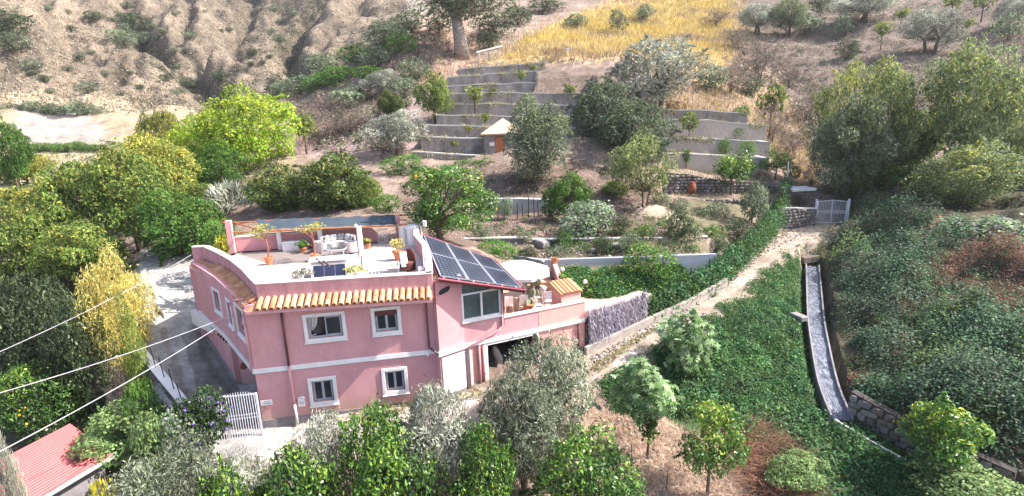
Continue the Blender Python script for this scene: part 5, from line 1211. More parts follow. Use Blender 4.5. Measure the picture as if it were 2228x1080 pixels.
def trunk_mesh(name, seed, lob, h_crown0, r0, m, lean=0.0, stems=1, nb=14, top=.55):
    """trunk from z=0 (below the crown's foot at h_crown0) with a limb to each of the larger clumps"""
    r = random.Random(seed); g = MB(); L = sorted(lob.tolist(), key=lambda q: -q[3])[:nb]
    Hc = max(q[2] for q in L)
    for s in range(stems):
        ox, oy = (r.uniform(-.6, .6)*r0*3, r.uniform(-.6, .6)*r0*3) if stems > 1 else (0, 0)
        kx, ky = r.uniform(-.5, .5)*lean, r.uniform(-.5, .5)*lean; zf = h_crown0+Hc*.28
        tr = [(ox, oy, -.3), (ox+kx*.5, oy+ky*.5, zf*.5), (ox+kx, oy+ky, zf)]
        rr = r0/(stems**.5); g.tube(tr, [rr*1.35, rr, rr*.8], 7)
        for i, q in enumerate(L):
            if stems > 1 and i % stems != s: continue
            a = (ox+kx, oy+ky, zf*r.uniform(.85, 1)); e = (q[0], q[1], q[2]+h_crown0)
            mid = tuple((a[j]+e[j])/2+r.uniform(-.12, .12)*q[3]*2 for j in range(3))
            g.tube([a, mid, e], [rr*.55, rr*.35, rr*.12], 5, False)
            for t in range(2):
                e2 = tuple(e[j]+r.uniform(-.8, .8)*q[3]*(1, 1, .8)[j] for j in range(3)); g.tube([mid, tuple((mid[j]+e2[j])/2+r.uniform(-.1,.1)*q[3] for j in range(3)), e2], [rr*.25, rr*.15, rr*.06], 4, False)
    me = bpy.data.meshes.new(name); me.from_pydata(g.v, [], g.f); me.materials.append(m); me.polygons.foreach_set('use_smooth', [True]*len(me.polygons)); return me
OLIVE = [(.115,.135,.085),(.16,.18,.125),(.085,.105,.06),(.22,.235,.18)]
SILV = [(.20,.215,.165),(.25,.26,.21),(.15,.165,.12),(.30,.30,.255)]
CITR = [(.03,.075,.016),(.045,.10,.02),(.022,.055,.014),(.065,.125,.025)]
CITY = [(.20,.27,.035),(.28,.31,.04)]
CITL = [(.085,.18,.025),(.12,.21,.03),(.17,.24,.03)]
WALN = [(.105,.145,.035),(.14,.175,.04),(.08,.115,.03),(.18,.20,.05)]
YELG = [(.17,.26,.025),(.23,.31,.03),(.12,.20,.02),(.28,.34,.04)]
YELT = [(.36,.36,.04),(.30,.33,.035)]
DARK_ = [(.045,.065,.03),(.06,.085,.038),(.032,.05,.022)]
GRN = [(.06,.13,.025),(.085,.165,.03),(.045,.10,.02)]
SAGE = [(.095,.125,.07),(.13,.155,.095),(.075,.10,.055),(.17,.19,.13)]
PURP = [(.16,.12,.115),(.20,.155,.14),(.12,.095,.085),(.15,.14,.09)]
FIGL = [(.21,.29,.14),(.14,.22,.09),(.28,.35,.21),(.08,.15,.05)]
GOLD = [(.46,.37,.11),(.40,.34,.09),(.52,.44,.18),(.28,.29,.08)]
AUT = [(.22,.23,.05),(.15,.20,.045),(.28,.26,.06),(.11,.16,.04)]
# kind: crown w,h (m) ; K n L W pal tip tip_p ; crown foot (share of total height) trunk radius bark leaf material + extras
KINDS = {
 'olive':   dict(w=4.0,h=3.6,K=26,n=19000,L=.17,W=.042,pal=OLIVE,foot=.16,r=.16,m=LEAFO,b=BARK,lobe_r=(.13,.24),spiky=.12,upw=.35,stems=2),
 'silver':  dict(w=3.4,h=3.4,K=24,n=17000,L=.17,W=.038,pal=SILV,foot=.18,r=.12,m=LEAFO,b=BARKP,lobe_r=(.12,.22),spiky=.22,upw=.6,stems=3),
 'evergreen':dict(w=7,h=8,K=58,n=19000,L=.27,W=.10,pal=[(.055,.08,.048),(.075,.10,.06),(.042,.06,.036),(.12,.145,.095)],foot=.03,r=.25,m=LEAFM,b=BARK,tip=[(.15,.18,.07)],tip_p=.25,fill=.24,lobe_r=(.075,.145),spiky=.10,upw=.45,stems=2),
 'farolive':dict(w=8,h=7,K=52,n=15000,L=.30,W=.085,pal=SILV,foot=.12,r=.3,m=LEAFO,b=BARK,fill=.24,lobe_r=(.075,.145),spiky=.08,upw=.2,stems=2),
 'darkolive':dict(w=7,h=8,K=54,n=17000,L=.28,W=.09,pal=SAGE,foot=.05,r=.25,m=LEAFO,b=BARK,tip=[(.16,.20,.05),(.20,.22,.06)],tip_p=.35,fill=.24,lobe_r=(.075,.145),spiky=.10,upw=.45,stems=2),
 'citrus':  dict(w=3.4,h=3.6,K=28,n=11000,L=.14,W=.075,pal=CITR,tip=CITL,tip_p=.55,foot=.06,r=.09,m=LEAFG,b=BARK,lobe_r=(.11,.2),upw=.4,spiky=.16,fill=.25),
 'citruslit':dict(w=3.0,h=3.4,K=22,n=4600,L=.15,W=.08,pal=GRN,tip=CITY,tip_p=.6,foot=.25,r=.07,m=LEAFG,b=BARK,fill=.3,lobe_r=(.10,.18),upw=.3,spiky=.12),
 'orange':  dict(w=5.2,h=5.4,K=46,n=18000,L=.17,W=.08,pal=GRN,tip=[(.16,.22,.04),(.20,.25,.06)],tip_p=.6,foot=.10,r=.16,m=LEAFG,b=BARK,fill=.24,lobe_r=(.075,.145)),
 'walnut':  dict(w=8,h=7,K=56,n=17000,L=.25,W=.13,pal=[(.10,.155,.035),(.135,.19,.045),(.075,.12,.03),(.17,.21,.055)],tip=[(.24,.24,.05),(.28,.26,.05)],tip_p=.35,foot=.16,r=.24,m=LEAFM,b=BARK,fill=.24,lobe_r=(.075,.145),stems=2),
 'airy':    dict(w=8,h=7,K=44,n=6500,L=.27,W=.13,pal=[(.15,.19,.07),(.19,.22,.08),(.12,.16,.06),(.24,.26,.10)],foot=.14,r=.16,m=LEAFM,b=BARK,fill=.4,lobe_r=(.07,.13),stems=2),
 'autumn':  dict(w=8,h=7,K=52,n=16000,L=.25,W=.13,pal=AUT,tip=[(.38,.31,.06),(.30,.27,.05)],tip_p=.5,foot=.16,r=.24,m=LEAFM,b=BARK,fill=.24,lobe_r=(.075,.145),stems=2),
 'greentree':dict(w=8,h=7,K=50,n=16000,L=.25,W=.13,pal=GRN,tip=[(.14,.20,.035)],tip_p=.4,foot=.14,r=.22,m=LEAFM,b=BARK,fill=.24,lobe_r=(.075,.145),stems=2),
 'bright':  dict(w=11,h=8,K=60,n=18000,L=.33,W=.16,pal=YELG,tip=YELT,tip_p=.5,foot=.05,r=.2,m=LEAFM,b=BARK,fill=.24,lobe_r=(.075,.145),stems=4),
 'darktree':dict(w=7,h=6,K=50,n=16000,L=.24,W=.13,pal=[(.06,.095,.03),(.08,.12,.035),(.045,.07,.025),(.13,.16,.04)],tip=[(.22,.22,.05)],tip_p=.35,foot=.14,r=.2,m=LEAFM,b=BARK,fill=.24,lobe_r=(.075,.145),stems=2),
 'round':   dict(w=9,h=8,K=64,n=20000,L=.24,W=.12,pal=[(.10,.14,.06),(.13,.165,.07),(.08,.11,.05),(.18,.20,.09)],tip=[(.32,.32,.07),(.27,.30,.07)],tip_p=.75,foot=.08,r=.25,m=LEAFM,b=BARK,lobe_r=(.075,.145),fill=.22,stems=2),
 'shrub':   dict(w=2.4,h=1.8,K=12,n=2200,L=.17,W=.085,pal=SAGE,foot=.0,r=.05,m=LEAFM,b=BARK,lobe_r=(.18,.32),stems=2),
 'greenshrub':dict(w=2.4,h=1.9,K=14,n=3000,L=.14,W=.08,pal=GRN,tip=[(.15,.21,.04)],tip_p=.3,foot=.0,r=.05,m=LEAFM,b=BARK,lobe_r=(.18,.32),stems=2),
 'darkshrub':dict(w=2.6,h=2.2,K=14,n=3000,L=.15,W=.08,pal=DARK_,foot=.0,r=.06,m=LEAFM,b=BARK,lobe_r=(.17,.3),stems=2),
 'twiggy':  dict(w=4,h=3.2,K=16,n=2600,L=.30,W=.045,pal=PURP,foot=.05,r=.1,m=DRYM,b=BARK,lobe_r=(.13,.26),stems=4,spiky=.25,upw=.5,fill=.3),
 'sapling': dict(w=1.6,h=1.8,K=8,n=420,L=.20,W=.11,pal=WALN,tip=[(.25,.28,.05)],tip_p=.4,foot=.38,r=.045,m=LEAFM,b=BARK,lobe_r=(.15,.27)),
 'cypress': dict(w=.9,h=1.7,K=9,n=700,L=.14,W=.07,pal=GRN,foot=.14,r=.05,m=LEAFM,b=BARK,lobe_r=(.16,.27),upw=.6),
 'fig':     dict(w=2.8,h=2.6,K=18,n=1300,L=.27,W=.2,palm=True,fill=.35,pal=FIGL,foot=.02,r=.07,m=LEAFM,b=BARKP,lobe_r=(.15,.25),stems=3),
 'bamboo':  dict(w=5.2,h=5.4,K=34,n=20000,L=.24,W=.045,pal=GOLD,foot=.0,r=.05,m=LEAFM,b=BARKP,lobe_r=(.13,.2),upw=.5,droop=.35,stems=5,spiky=.05),
 'bamboog':  dict(w=3,h=4,K=20,n=7000,L=.24,W=.05,pal=[(.10,.15,.03),(.14,.19,.04),(.20,.22,.06)],foot=.0,r=.05,m=LEAFM,b=BARKP,lobe_r=(.14,.24),upw=.65,droop=1.0,stems=4),
 'bigbush': dict(w=5,h=4,K=30,n=15000,L=.17,W=.08,pal=DARK_+SAGE[:1],foot=.0,r=.1,m=LEAFM,b=BARK,lobe_r=(.12,.2),stems=3,spiky=.1),
 'clipped': dict(w=2.7,h=1.7,K=40,n=7000,L=.09,W=.055,pal=[(.075,.19,.03),(.10,.24,.035),(.055,.15,.02)],foot=.0,r=.05,m=LEAFM,b=BARK,lobe_r=(.15,.2),shell=.8,fill=.03),
 'creeperball':dict(w=2,h=2,K=12,n=2600,L=.14,W=.11,pal=[(.03,.06,.02),(.045,.085,.025),(.025,.045,.018)],foot=.0,r=.04,m=LEAFM,b=BARK,lobe_r=(.17,.28)),
 'palebush':dict(w=2.2,h=2.4,K=14,n=3600,L=.13,W=.09,pal=[(.15,.22,.11),(.20,.26,.15),(.11,.17,.08),(.20,.19,.20)],foot=.0,r=.04,m=LEAFM,b=BARK,lobe_r=(.16,.26)),
 'broad':   dict(w=4.2,h=3.4,K=24,n=9000,L=.19,W=.11,pal=[(.14,.21,.08),(.18,.25,.10),(.10,.16,.06)],tip=[(.24,.29,.10)],tip_p=.4,foot=.1,r=.1,m=LEAFM,b=BARK,lobe_r=(.13,.22),stems=3),
 'gum':     dict(w=14,h=16,K=24,n=7000,L=.75,W=.20,pal=SAGE,foot=.30,r=.75,m=LEAFO,b=BARKP,lobe_r=(.09,.17),droop=.8,upw=.5,spiky=.2,fill=.3),
 'flower':  dict(w=2,h=1.4,K=9,n=1300,L=.13,W=.1,pal=[(.45,.40,.04),(.22,.26,.05),(.55,.48,.05)],foot=0,r=.03,m=LEAFM,b=BARK,lobe_r=(.2,.3)),
 'agave':   dict(w=3.4,h=2.6,K=14,n=1500,L=.7,W=.08,pal=SILV,foot=0,r=.06,m=LEAFO,b=BARKP,lobe_r=(.12,.2),upw=.8,spiky=.3),
}
_proto = {}
def proto(kind, var):
    if (kind, var) in _proto: return _proto[kind, var]
    d = KINDS[kind]; ex = {k: d[k] for k in ('lobe_r','spiky','upw','droop','shell','fill','tip','tip_p','palm','jit') if k in d}
    sd = sum(map(ord, kind))*7+var*131; H = d['h']; hc = H*(1-d['foot'])
    V, Q, c, lob = crown(sd, d['w'], hc, d['K'], d['n'], d['L'], d['W'], d['pal'], **ex)
    V[:, 2] += H*d['foot']; cm = np_mesh(kind+'_crown', V, Q, c, d['m'])
    tm = trunk_mesh(kind+'_trunk', sd, lob, H*d['foot'], d['r'], d['b'], lean=d['w']*.12, stems=d.get('stems', 1))
    _proto[kind, var] = (cm, tm, d['w'], H); return _proto[kind, var]
_rz = random.Random(21)
NV = {'olive':3,'silver':3,'citrus':3,'walnut':3,'autumn':2,'round':3,'darktree':2,'shrub':3,'greenshrub':3,'darkshrub':2,'twiggy':3,'sapling':3,'citruslit':3,'farolive':2,'darkolive':3,'greentree':2}
_cnt = {}
def tree(kind, px, top, base, width, Y, label, name=None, group=None, cat=None, grounded=True, var=None, trunk=True):
    """plant standing in photograph column px between rows top and base, width wide; Y = distance, or None to stand on the ground seen at (px, base)"""
    if Y is None:
        P = hit(px, base)[0]; Y = float(P[1]) if np.isfinite(P[1]) else 60.0
    b = aty(px, base, Y); zb = min(float(ground(b[0], Y)), float(b[2])) if grounded else float(b[2])
    t = aty(px, top, Y); dep = depth(t); w = width*dep/F_PX; h = max(.3, t[2]-zb)
    k = _cnt.get(kind, 0); _cnt[kind] = k+1
    cm, tm, w0, h0 = proto(kind, var if var is not None else k % NV.get(kind, 1))
    cat = cat or ('shrub' if kind in ('shrub','greenshrub','darkshrub','twiggy','clipped','creeperball','palebush','flower','agave') else 'tree')
    T = thing(name or {'shrub':'shrub','tree':'tree','plant':'plant'}.get(cat, cat), ((b[0]+t[0])/2, Y, zb), label, cat, group)
    T.scale = (w/w0*1.06, w/w0*1.06, h/h0*1.03); T.rotation_euler = (0, 0, _rz.uniform(0, 6.28))
    o = mesh_obj('crown', cm, T)
    if trunk: mesh_obj('trunk', tm, T)
    return T
# ---- foreground orchard
tree('olive',1200,745,930,190,20.2,'grey green olive tree standing before the open garage','olive_tree')
tree('olive',1130,830,1062,215,18.4,'tall grey olive tree with forked brown trunk, in front of the garage wing','olive_tree')
tree('silver',948,860,1060,195,17.7,'feathery silver olive before the right lower window','olive_tree')
tree('silver',690,912,1060,140,17.6,'small silver shrubby olive under the mailbox side of the facade','olive_tree')
tree('silver',500,985,1085,200,16.6,'silver olive in front of the white barred gate','olive_tree')
tree('olive',375,990,1100,230,15.8,'wide pale olive beside the red shed roof','olive_tree')
tree('citrus',822,872,1060,150,17.2,'dark glossy citrus tree between the two silver olives','citrus_tree')
tree('citrus',650,985,1100,190,15.8,'lush green citrus at the bottom, left of the glossy dark one','citrus_tree')
tree('citrus',850,970,1110,210,15.5,'low dark citrus at the bottom under the feathery silver olive','citrus_tree')
tree('citrus',1052,905,1090,130,16.4,'citrus with upright lime green shoots between the olives','citrus_tree')
tree('citrus',1040,1010,1110,150,15.2,'dark citrus at the bottom edge under the lime green shoots','citrus_tree')
tree('citrus',1265,965,1100,210,16.0,'dark green citrus below the tall grey olive, beside the dry slope','citrus_tree')
tree('citrus',1330,1040,1110,150,15.0,'dark citrus at the bottom edge beside the dry slope','citrus_tree')
tree('citrus',480,1030,1110,150,15.2,'green citrus under the silver olive by the gate','citrus_tree')
tree('citruslit',1545,875,1078,150,None,'young citrus with yellow green top on the dry slope','citrus_tree',var=0)
tree('citruslit',2050,880,1055,170,None,'citrus with bright yellow leaves beside the dark ditch','citrus_tree',var=1)
tree('fig',1490,688,815,118,None,'pale broad leaved fig beside the dirt road','fig_tree')
tree('fig',1392,792,915,128,19.8,'pale broad leaved fig top growing over an ivy clad stem','fig_tree',grounded=False)
tree('cypress',1410,868,985,58,19.6,'ivy clad green stem standing on the dry slope','ivy_stem',cat='shrub')
tree('broad',1730,1000,1060,120,None,'low green bush at the end of the brown bramble heap','bush',cat='shrub')
tree('broad',2110,1035,1110,210,None,'fresh green bush at the bottom beside the ditch','bush',cat='shrub')
tree('broad',268,893,985,185,21.9,'broad leaved pale green tree overhanging the red shed roof','broadleaf_tree')
tree('broad',330,925,1030,110,18.6,'broad leaved pale green bush right of the shed gutter','bush',cat='shrub')
tree('flower',222,1045,1090,80,15.4,'yellow flowering bush beside the white shed gutter','flowering_bush')
tree('citrus',62,806,930,140,23.9,'lemon tree with yellow fruit left of the long cables','lemon_tree')
tree('greenshrub',140,868,905,110,26.5,'yellow green bush between lemon tree and red roof','bush')
tree('silver',0,945,1010,44,16.5,'grey bush at the far left edge by the red roof','bush',cat='shrub')
tree('creeperball',440,852,935,100,19.9,'dark creeper with purple flowers hanging over the left gate leaf','flowering_creeper')
tree('creeperball',405,870,930,70,20.2,'dark creeper mass at the end of the pale drive wall','flowering_creeper')
tree('palebush',382,892,985,100,19.0,'pale green and lilac bush beside the gate','bush')
tree('bamboo',226,546,700,146,26.8,'tall golden bamboo clump beside the paved drive','bamboo')
tree('bamboog',278,655,740,52,25.0,'green bush at the foot of the golden bamboo','bush')
for x,t,b,w,Y,l in ((50,590,730,170,27,'big dark evergreen bush at the left edge'),(150,640,740,130,25.5,'dark bush between the left edge and the golden bamboo'),(20,660,770,130,27,'dark bush under the upper cable at the left edge'),(110,600,700,90,29,'small dark bush between the big dark bush and the golden bamboo')):
    tree('bigbush',x,t,b,w,Y,l,'bush',cat='shrub')
tree('walnut',35,455,620,180,36,'low yellow green tree at the left edge above the dark bush'); tree('walnut',170,490,620,170,35,'low yellow green tree directly behind the golden bamboo')
for x,t,b,w,Y,l in ((195,735,768,50,25.8,'brown twiggy scrub above the rough low stone wall'),(250,785,815,40,24.4,'brown twiggy scrub under the bamboo between the two stone walls'),(110,735,785,80,26.2,'purple brown scrub right of the dark evergreen')):
    tree('twiggy',x,t,b,w,Y,l,'scrub_bush')
for x,t,b,w,Y,l in ((300,810,850,70,22,'green weeds clump between the drive wall and the low stone wall'),(160,838,880,80,25.5,'dark green weeds clump below the rough low stone wall')):
    tree('greenshrub',x,t,b,w,Y,l,'bush')
# ---- left middle trees
L_ = [('autumn',45,395,560,170,41,'yellowish tree at the far left edge, behind the dark bushes'),('walnut',165,350,555,190,40,'yellow green tree left of the paved drive, second from the edge'),
 ('walnut',285,330,540,200,40,'broad yellow green tree with dense crown left of the drive'),('autumn',330,290,500,190,47,'tall yellowish tree rising behind the drive'),
 ('greentree',385,412,575,200,37.5,'green tree with leaning dark trunk over the end of the drive'),('walnut',440,400,520,120,44,'green yellow tree behind the leaning dark trunk'),
 ('bright',520,200,385,225,58,'large bright lime yellow tree in the middle left'),('bright',430,262,400,110,60,'lime yellow tree joined to the left of the large bright one'),('greentree',470,315,400,130,52,'fresh green tree at the foot of the large bright one'),
 ('autumn',355,232,330,85,64,'small yellow brown tree left of the large bright one'),('greentree',15,250,370,85,55,'green tree at the left edge beside the white bank'),('autumn',60,330,420,110,58,'yellowish tree under the white bank'),
 ('darktree',608,370,480,140,43,'dark green tree behind the left end of the pergola'),('darktree',725,332,478,180,42,'dark green tree with yellow tips behind the pergola'),('walnut',800,385,478,90,43,'yellow green bush right of the dark trees behind the pergola'),
 ('orange',958,360,532,225,None,'dense orange tree with a few ripe fruits behind the solar roof'),('sapling',662,245,340,70,62,'thin crooked grey green tree right of the large bright one'),
 ('farolive',862,238,340,130,None,'rounded grey green olive below the terraces at the left'),('walnut',945,165,268,85,None,'green tree at the left end of the terrace walls'),('darktree',850,200,262,60,70,'small dark green tree above the rounded grey green olive')]
for a in L_: tree(*a, group=None)
tree('agave',492,392,455,95,44,'pale silvery spiky shrub behind the drive','spiky_shrub')
for x,t,b,w,Y,l in ((565,400,450,90,48,'dark bush left of the dark tree behind the pergola'),(870,335,370,80,52,'yellow green bush below the rounded olive'),(840,420,470,60,41,'dark bush beside the pale yard behind the pergola'),(480,500,530,60,33,'yellow leaved bush at the rear corner of the villa'),(475,470,540,80,34,'green bush behind the rear corner of the villa')):
    tree('greenshrub',x,t,b,w,Y,l,'bush')
tree('flower',482,512,552,62,30.8,'yellow leaved bush against the rear left pergola pillar','bush')
# ---- middle
Mx = [('darkolive',1165,205,398,165,None,'big dark olive with yellowish top beside the sandy hut'),('farolive',1420,82,255,215,64,'big silver grey olive at the top of the right terraces'),
 ('evergreen',1322,178,345,165,58,'dense dark tree between the two big olives'),('evergreen',1392,225,372,190,54,'dense dark bluish tree below the silver grey olive'),
 ('airy',1398,285,475,150,43.5,'light airy yellow green tree on the pale earth mound'),('greentree',1232,378,470,100,41.5,'fresh green leaning bush left of the airy tree'),
 ('palebush',1280,435,528,120,37.5,'pale blue green bush above the garden kerb wall')]
for a in Mx: tree(*a)
tree('clipped',1080,523,578,108,33.4,'round clipped bright green bush behind the white parasol','clipped_bush')
tree('darkshrub',1146,538,574,48,33.2,'small dark bush beside the round clipped one','bush')
tree('greenshrub',1415,532,612,112,30.8,'glossy green bush in front of the blue grey concrete wall','bush')
tree('darkshrub',1478,458,552,82,36.2,'tall dark bush behind the blue grey concrete wall','bush')
tree('greenshrub',1550,488,545,60,37,'light green bush right of the tall dark one','bush')
tree('greenshrub',1230,500,545,36,35.5,'small green bush in front of the garden kerb wall','bush')
tree('citruslit',1593,335,425,85,None,'lime green citrus with ivy clad trunk on the stone terrace','citrus_tree',var=2)
tree('citruslit',1688,328,392,70,None,'lime green citrus at the right end of the stone terrace','citrus_tree',var=0)
tree('citruslit',1625,345,385,45,52,'small lime green tree behind the ivy clad citrus','citrus_tree',var=1)
tree('greenshrub',1722,355,400,36,52,'small dark green bush beside the leaning fence pole','bush')
tree('cypress',1493,322,366,22,None,'narrow bright green cypress shrub on the right terraces','cypress')
tree('sapling',1500,240,320,48,None,'slender sparse sapling on the right terraces','sapling')
for x,t,b,w,l in ((1578,300,338,26,'small green bush under the sparse right sapling'),(1628,305,342,30,'small green bush at the right ends of the terraces'),(1612,228,262,32,'dark green bush at the right end of the top pale wall'),(1665,310,345,40,'rounded green bush beyond the wall return'),(1605,275,300,22,'tiny green bush on the pale wall with dry grass')):
    tree('greenshrub',x,t,b,w,None,l,'bush')
for x,t,b,w,l in ((1033,183,252,48,'leaning small tree on the terraces'),(1072,188,222,24,'little tree right of the leaning terrace tree'),(1135,150,196,20,'yellowish sapling on the upper terraces'),(1057,243,286,22,'small sapling above the hut roof'),(1160,138,172,16,'thin leafless sapling near the rounded wall end'),(1240,180,222,34,'small green tree at the right end of the left terraces'),(1019,273,300,18,'yellowish sapling left of the hut roof'),(985,300,330,32,'low sapling on the lowest terrace')):
    tree('sapling',x,t,b,w,None,l,'sapling')
tree('greenshrub',1010,345,372,50,55,'low clipped green hedge below the hut, left half','bush'); tree('greenshrub',1055,343,378,60,54,'low clipped green hedge below the hut, right half','bush')
tree('palebush',1104,428,476,30,43,'small bluish bush among the dark vine posts','bush')
for x,t,b,w,k,l in ((1345,470,512,58,'darkshrub','dark bush under the pale earth mound'),(1400,488,520,40,'greenshrub','small green bush left of the tall dark bush'),(1310,515,552,44,'darkshrub','dark bush between garden kerb wall and blue grey wall'),(1370,505,548,40,'shrub','grey bush between garden kerb wall and blue grey wall'),(1600,480,540,66,'darkshrub','dark leafy bush where the creeper fence meets the garden'),(1560,520,552,50,'darkshrub','dark bush over the right end of the blue grey wall'),(1200,440,480,44,'greenshrub','green bush at the right end of the vine posts'),(1265,400,440,60,'darkshrub','dark bush behind the pale blue green bush'),(1050,490,520,40,'shrub','grey weedy bush right of the orange tree'),(1140,505,528,34,'shrub','grey weedy bush behind the garden kerb wall'),(900,480,512,44,'shrub','grey bush beside the pole with floodlights'),(1475,430,470,44,'shrub','grey green bush below the dry stone wall'),(1440,420,450,40,'shrub','weedy bush beside the earth mound'),(1700,430,470,40,'shrub','pale bush on the far stone wall')):
    tree(k,x,t,b,w,None,l,'bush')
for x,y,sx,l in ((1180,537,.9,'pale square stone block left on the garden bed'),(1215,545,.5,'small rock on the garden bed by the stone block'),(1340,540,.7,'pale rock above the blue grey concrete wall'),(1290,548,.5,'small pale rock above the blue grey concrete wall')):
    p = hit(x, y)[0]; g = MB(); g.cbox((p[0],p[1],p[2]+sx*.2),(sx,sx*.7,sx*.55),x*.3); tag(build('rock', g, STONE[2], bevel=.08), l, 'rock')
tree('darkshrub',1040,420,450,45,47,'dark low bush on the slope below the hut','bush'); tree('darkshrub',1250,345,385,60,52,'dark green bush below the dense dark tree','bush'); tree('darkshrub',1325,360,400,60,50,'dark green bush left of the airy tree','bush')
tree('walnut',1335,395,440,60,46,'yellow leaved bush left of the airy tree trunk','bush',cat='shrub')
for x,t,b,w,Y,l in ((1640,395,470,60,43,'leafy green bush under the dry stone wall'),(1555,440,480,60,43.5,'pale green bush on the lower garden bed'),(1520,452,478,50,44,'small pale bush beside the tall dark one')):
    tree('shrub',x,t,b,w,Y,l,'bush')
tree('gum',1002,-95,128,250,None,'tall gum tree with pale forked trunk at the top','gum_tree')
# ---- right side trees
Rx = [('round',2108,72,345,205,46,'tall rounded yellow green tree at the upper right'),('round',1928,132,330,150,49,'rounded tree with yellow top left of the tallest one'),('round',1830,140,330,110,52,'smaller yellow topped tree left in the right hand group'),
 ('darkolive',1848,215,440,165,48,'big grey green tree above the far gate'),('greentree',1970,350,455,120,46,'yellow green bush between grey green tree and round tree'),('round',2088,302,490,215,40,'wide round green tree behind the bramble bank'),
 ('sapling',1678,180,300,68,None,'slim tree with yellow green round top beside the terraces'),('twiggy',1680,240,300,70,62,'grey green bush under the slim round topped tree')]
for a in Rx: tree(*a)
tree('darktree',1905,330,450,130,48,'dark tree low down behind the far gate'); tree('round',2330,200,430,170,46,'olive green tree just beyond the right edge'); tree('darktree',2190,330,450,120,45,'dark tree at the right edge behind the round tree')
tree('darktree',1990,240,380,130,50,'dark tree filling the gap behind the round trees'); tree('round',2215,190,380,120,52,'olive green tree at the right edge')
tree('palebush',2140,468,600,190,33,'pale silvery bush on top of the bramble bank','bush',grounded=True)
for k,(x,t,b,w,kind,l) in enumerate(((1885,-25,48,140,'farolive','old olive with stout dark trunk in the upper orchard'),(2030,15,115,120,'farolive','silvery olive in the upper orchard'),(1920,42,108,34,'sapling','yellow green sapling in front of the old orchard olive'),
   (1842,85,130,52,'darkshrub','dark bluish bush below the old orchard olive'),(1840,28,78,40,'shrub','grey green bush left of the old orchard olive'),(1960,15,62,34,'sapling','small sapling between the two orchard olives'),
   (2140,-20,48,50,'sapling','green sapling at the top of the orchard'),(2195,30,90,60,'shrub','green bush near the right end of the orchard'),(2105,38,80,30,'sapling','bright yellow sapling beside the silvery orchard olive'),(2075,-15,40,45,'sapling','young tree above the silvery orchard olive'),
   (1650,5,75,90,'farolive','grey olive at the top above the yellow grass'),(1715,-5,80,90,'darkolive','dark olive at the top, left of the orchard'),(1755,30,75,60,'shrub','grey bush right of the dark top olive'),(2210,-10,60,80,'farolive','olive in the upper right corner'),(1785,-20,35,50,'darkshrub','dark bush at the top edge of the orchard'),
   (1560,20,60,60,'twiggy','grey thorny bush at the right end of the yellow grass'),(1600,60,110,70,'twiggy','grey bush under the grey top olive'),(1650,90,170,110,'twiggy','leafless grey thicket left of the orchard'),(1590,140,205,90,'twiggy','leafless grey bush right of the big silver olive'),(1720,130,190,80,'twiggy','dry grey bush below the dark top olive'),
   (1625,160,205,60,'darkshrub','dark green bush beside the leafless grey thicket'),(1540,140,200,70,'shrub','green scrub bush right of the big silver olive'),(1345,22,72,34,'shrub','lone round bush in the yellow grass'),(1255,30,62,50,'shrub','pale bush in the yellow grass left of the lone round one'),
   (1400,10,45,40,'shrub','small bush in the yellow grass right of the lone round one'),(1760,200,260,80,'twiggy','dry brown bush left of the yellow topped tree'),(1730,280,340,60,'twiggy','rusty dry bush beside the terraces'),(1765,350,410,70,'twiggy','dry yellow bush above the cistern lid'),(1740,420,448,60,'twiggy','dry grass bush on the wall beside the far gate'))):
    tree(kind,x,t,b,w,None,l)
# ---- ridge bushes left of the gum tree and hillside shrubs
for k,(x,t,b,w,kind) in enumerate(((785,95,140,95,'greenshrub'),(735,140,185,90,'greenshrub'),(700,120,165,80,'shrub'),(840,45,110,90,'shrub'),(895,25,75,80,'shrub'),(800,140,180,70,'greenshrub'),(650,165,215,90,'shrub'),(760,185,235,90,'shrub'),(700,200,260,80,'twiggy'),(640,215,270,70,'twiggy'),(770,230,290,80,'twiggy'),(720,240,300,90,'twiggy'),
    (830,150,210,80,'farolive'),(905,125,180,70,'shrub'),(880,170,215,70,'shrub'),(1080,30,80,90,'darkshrub'),(1130,15,55,80,'darkshrub'),(1180,-5,30,80,'darkshrub'),(1060,70,110,60,'darkshrub'),(960,30,75,60,'darkshrub'),(870,70,120,70,'greenshrub'),(690,160,200,60,'greenshrub'),(820,100,150,60,'shrub'),(600,175,215,60,'shrub'))):
    tree(kind,x,t,b,w,None,'wild bush in the scrub band on the ridge left of the gum tree','ridge_bush','bushes on the ridge',cat='shrub')
_rh = random.Random(17)
for k,(x,y,w) in enumerate([(20,70,90),(25,110,70),(265,90,60),(200,45,40),(300,75,50),(320,95,45),(285,60,60),(270,100,45),(410,190,40),(480,175,36),(190,200,40),(70,150,40)]+[(_rh.uniform(60,640),_rh.uniform(5,215),_rh.uniform(12,26)) for _ in range(48)]):
    tree('shrub' if k % 3 else 'darkshrub', x, y-w*.55, y+w*.1, w, None, 'low grey green bush dotted over the pale eroded hillside', 'hillside_bush', 'bushes on the pale hillside', cat='shrub')
for k in range(10):
    tree('greenshrub', 60+k*17, 310+_rh.uniform(-4,4), 332, 32, 80, 'green bush of the hedge row under the white bank', 'hedge_bush', 'hedge row under the white bank', cat='shrub')
for k in range(9):
    tree('shrub', 20+k*24, 225+_rh.uniform(-8,8), 252, 40, 98, 'grey green bush on top of the white bank', 'bank_bush', 'bushes above the white bank', cat='shrub')
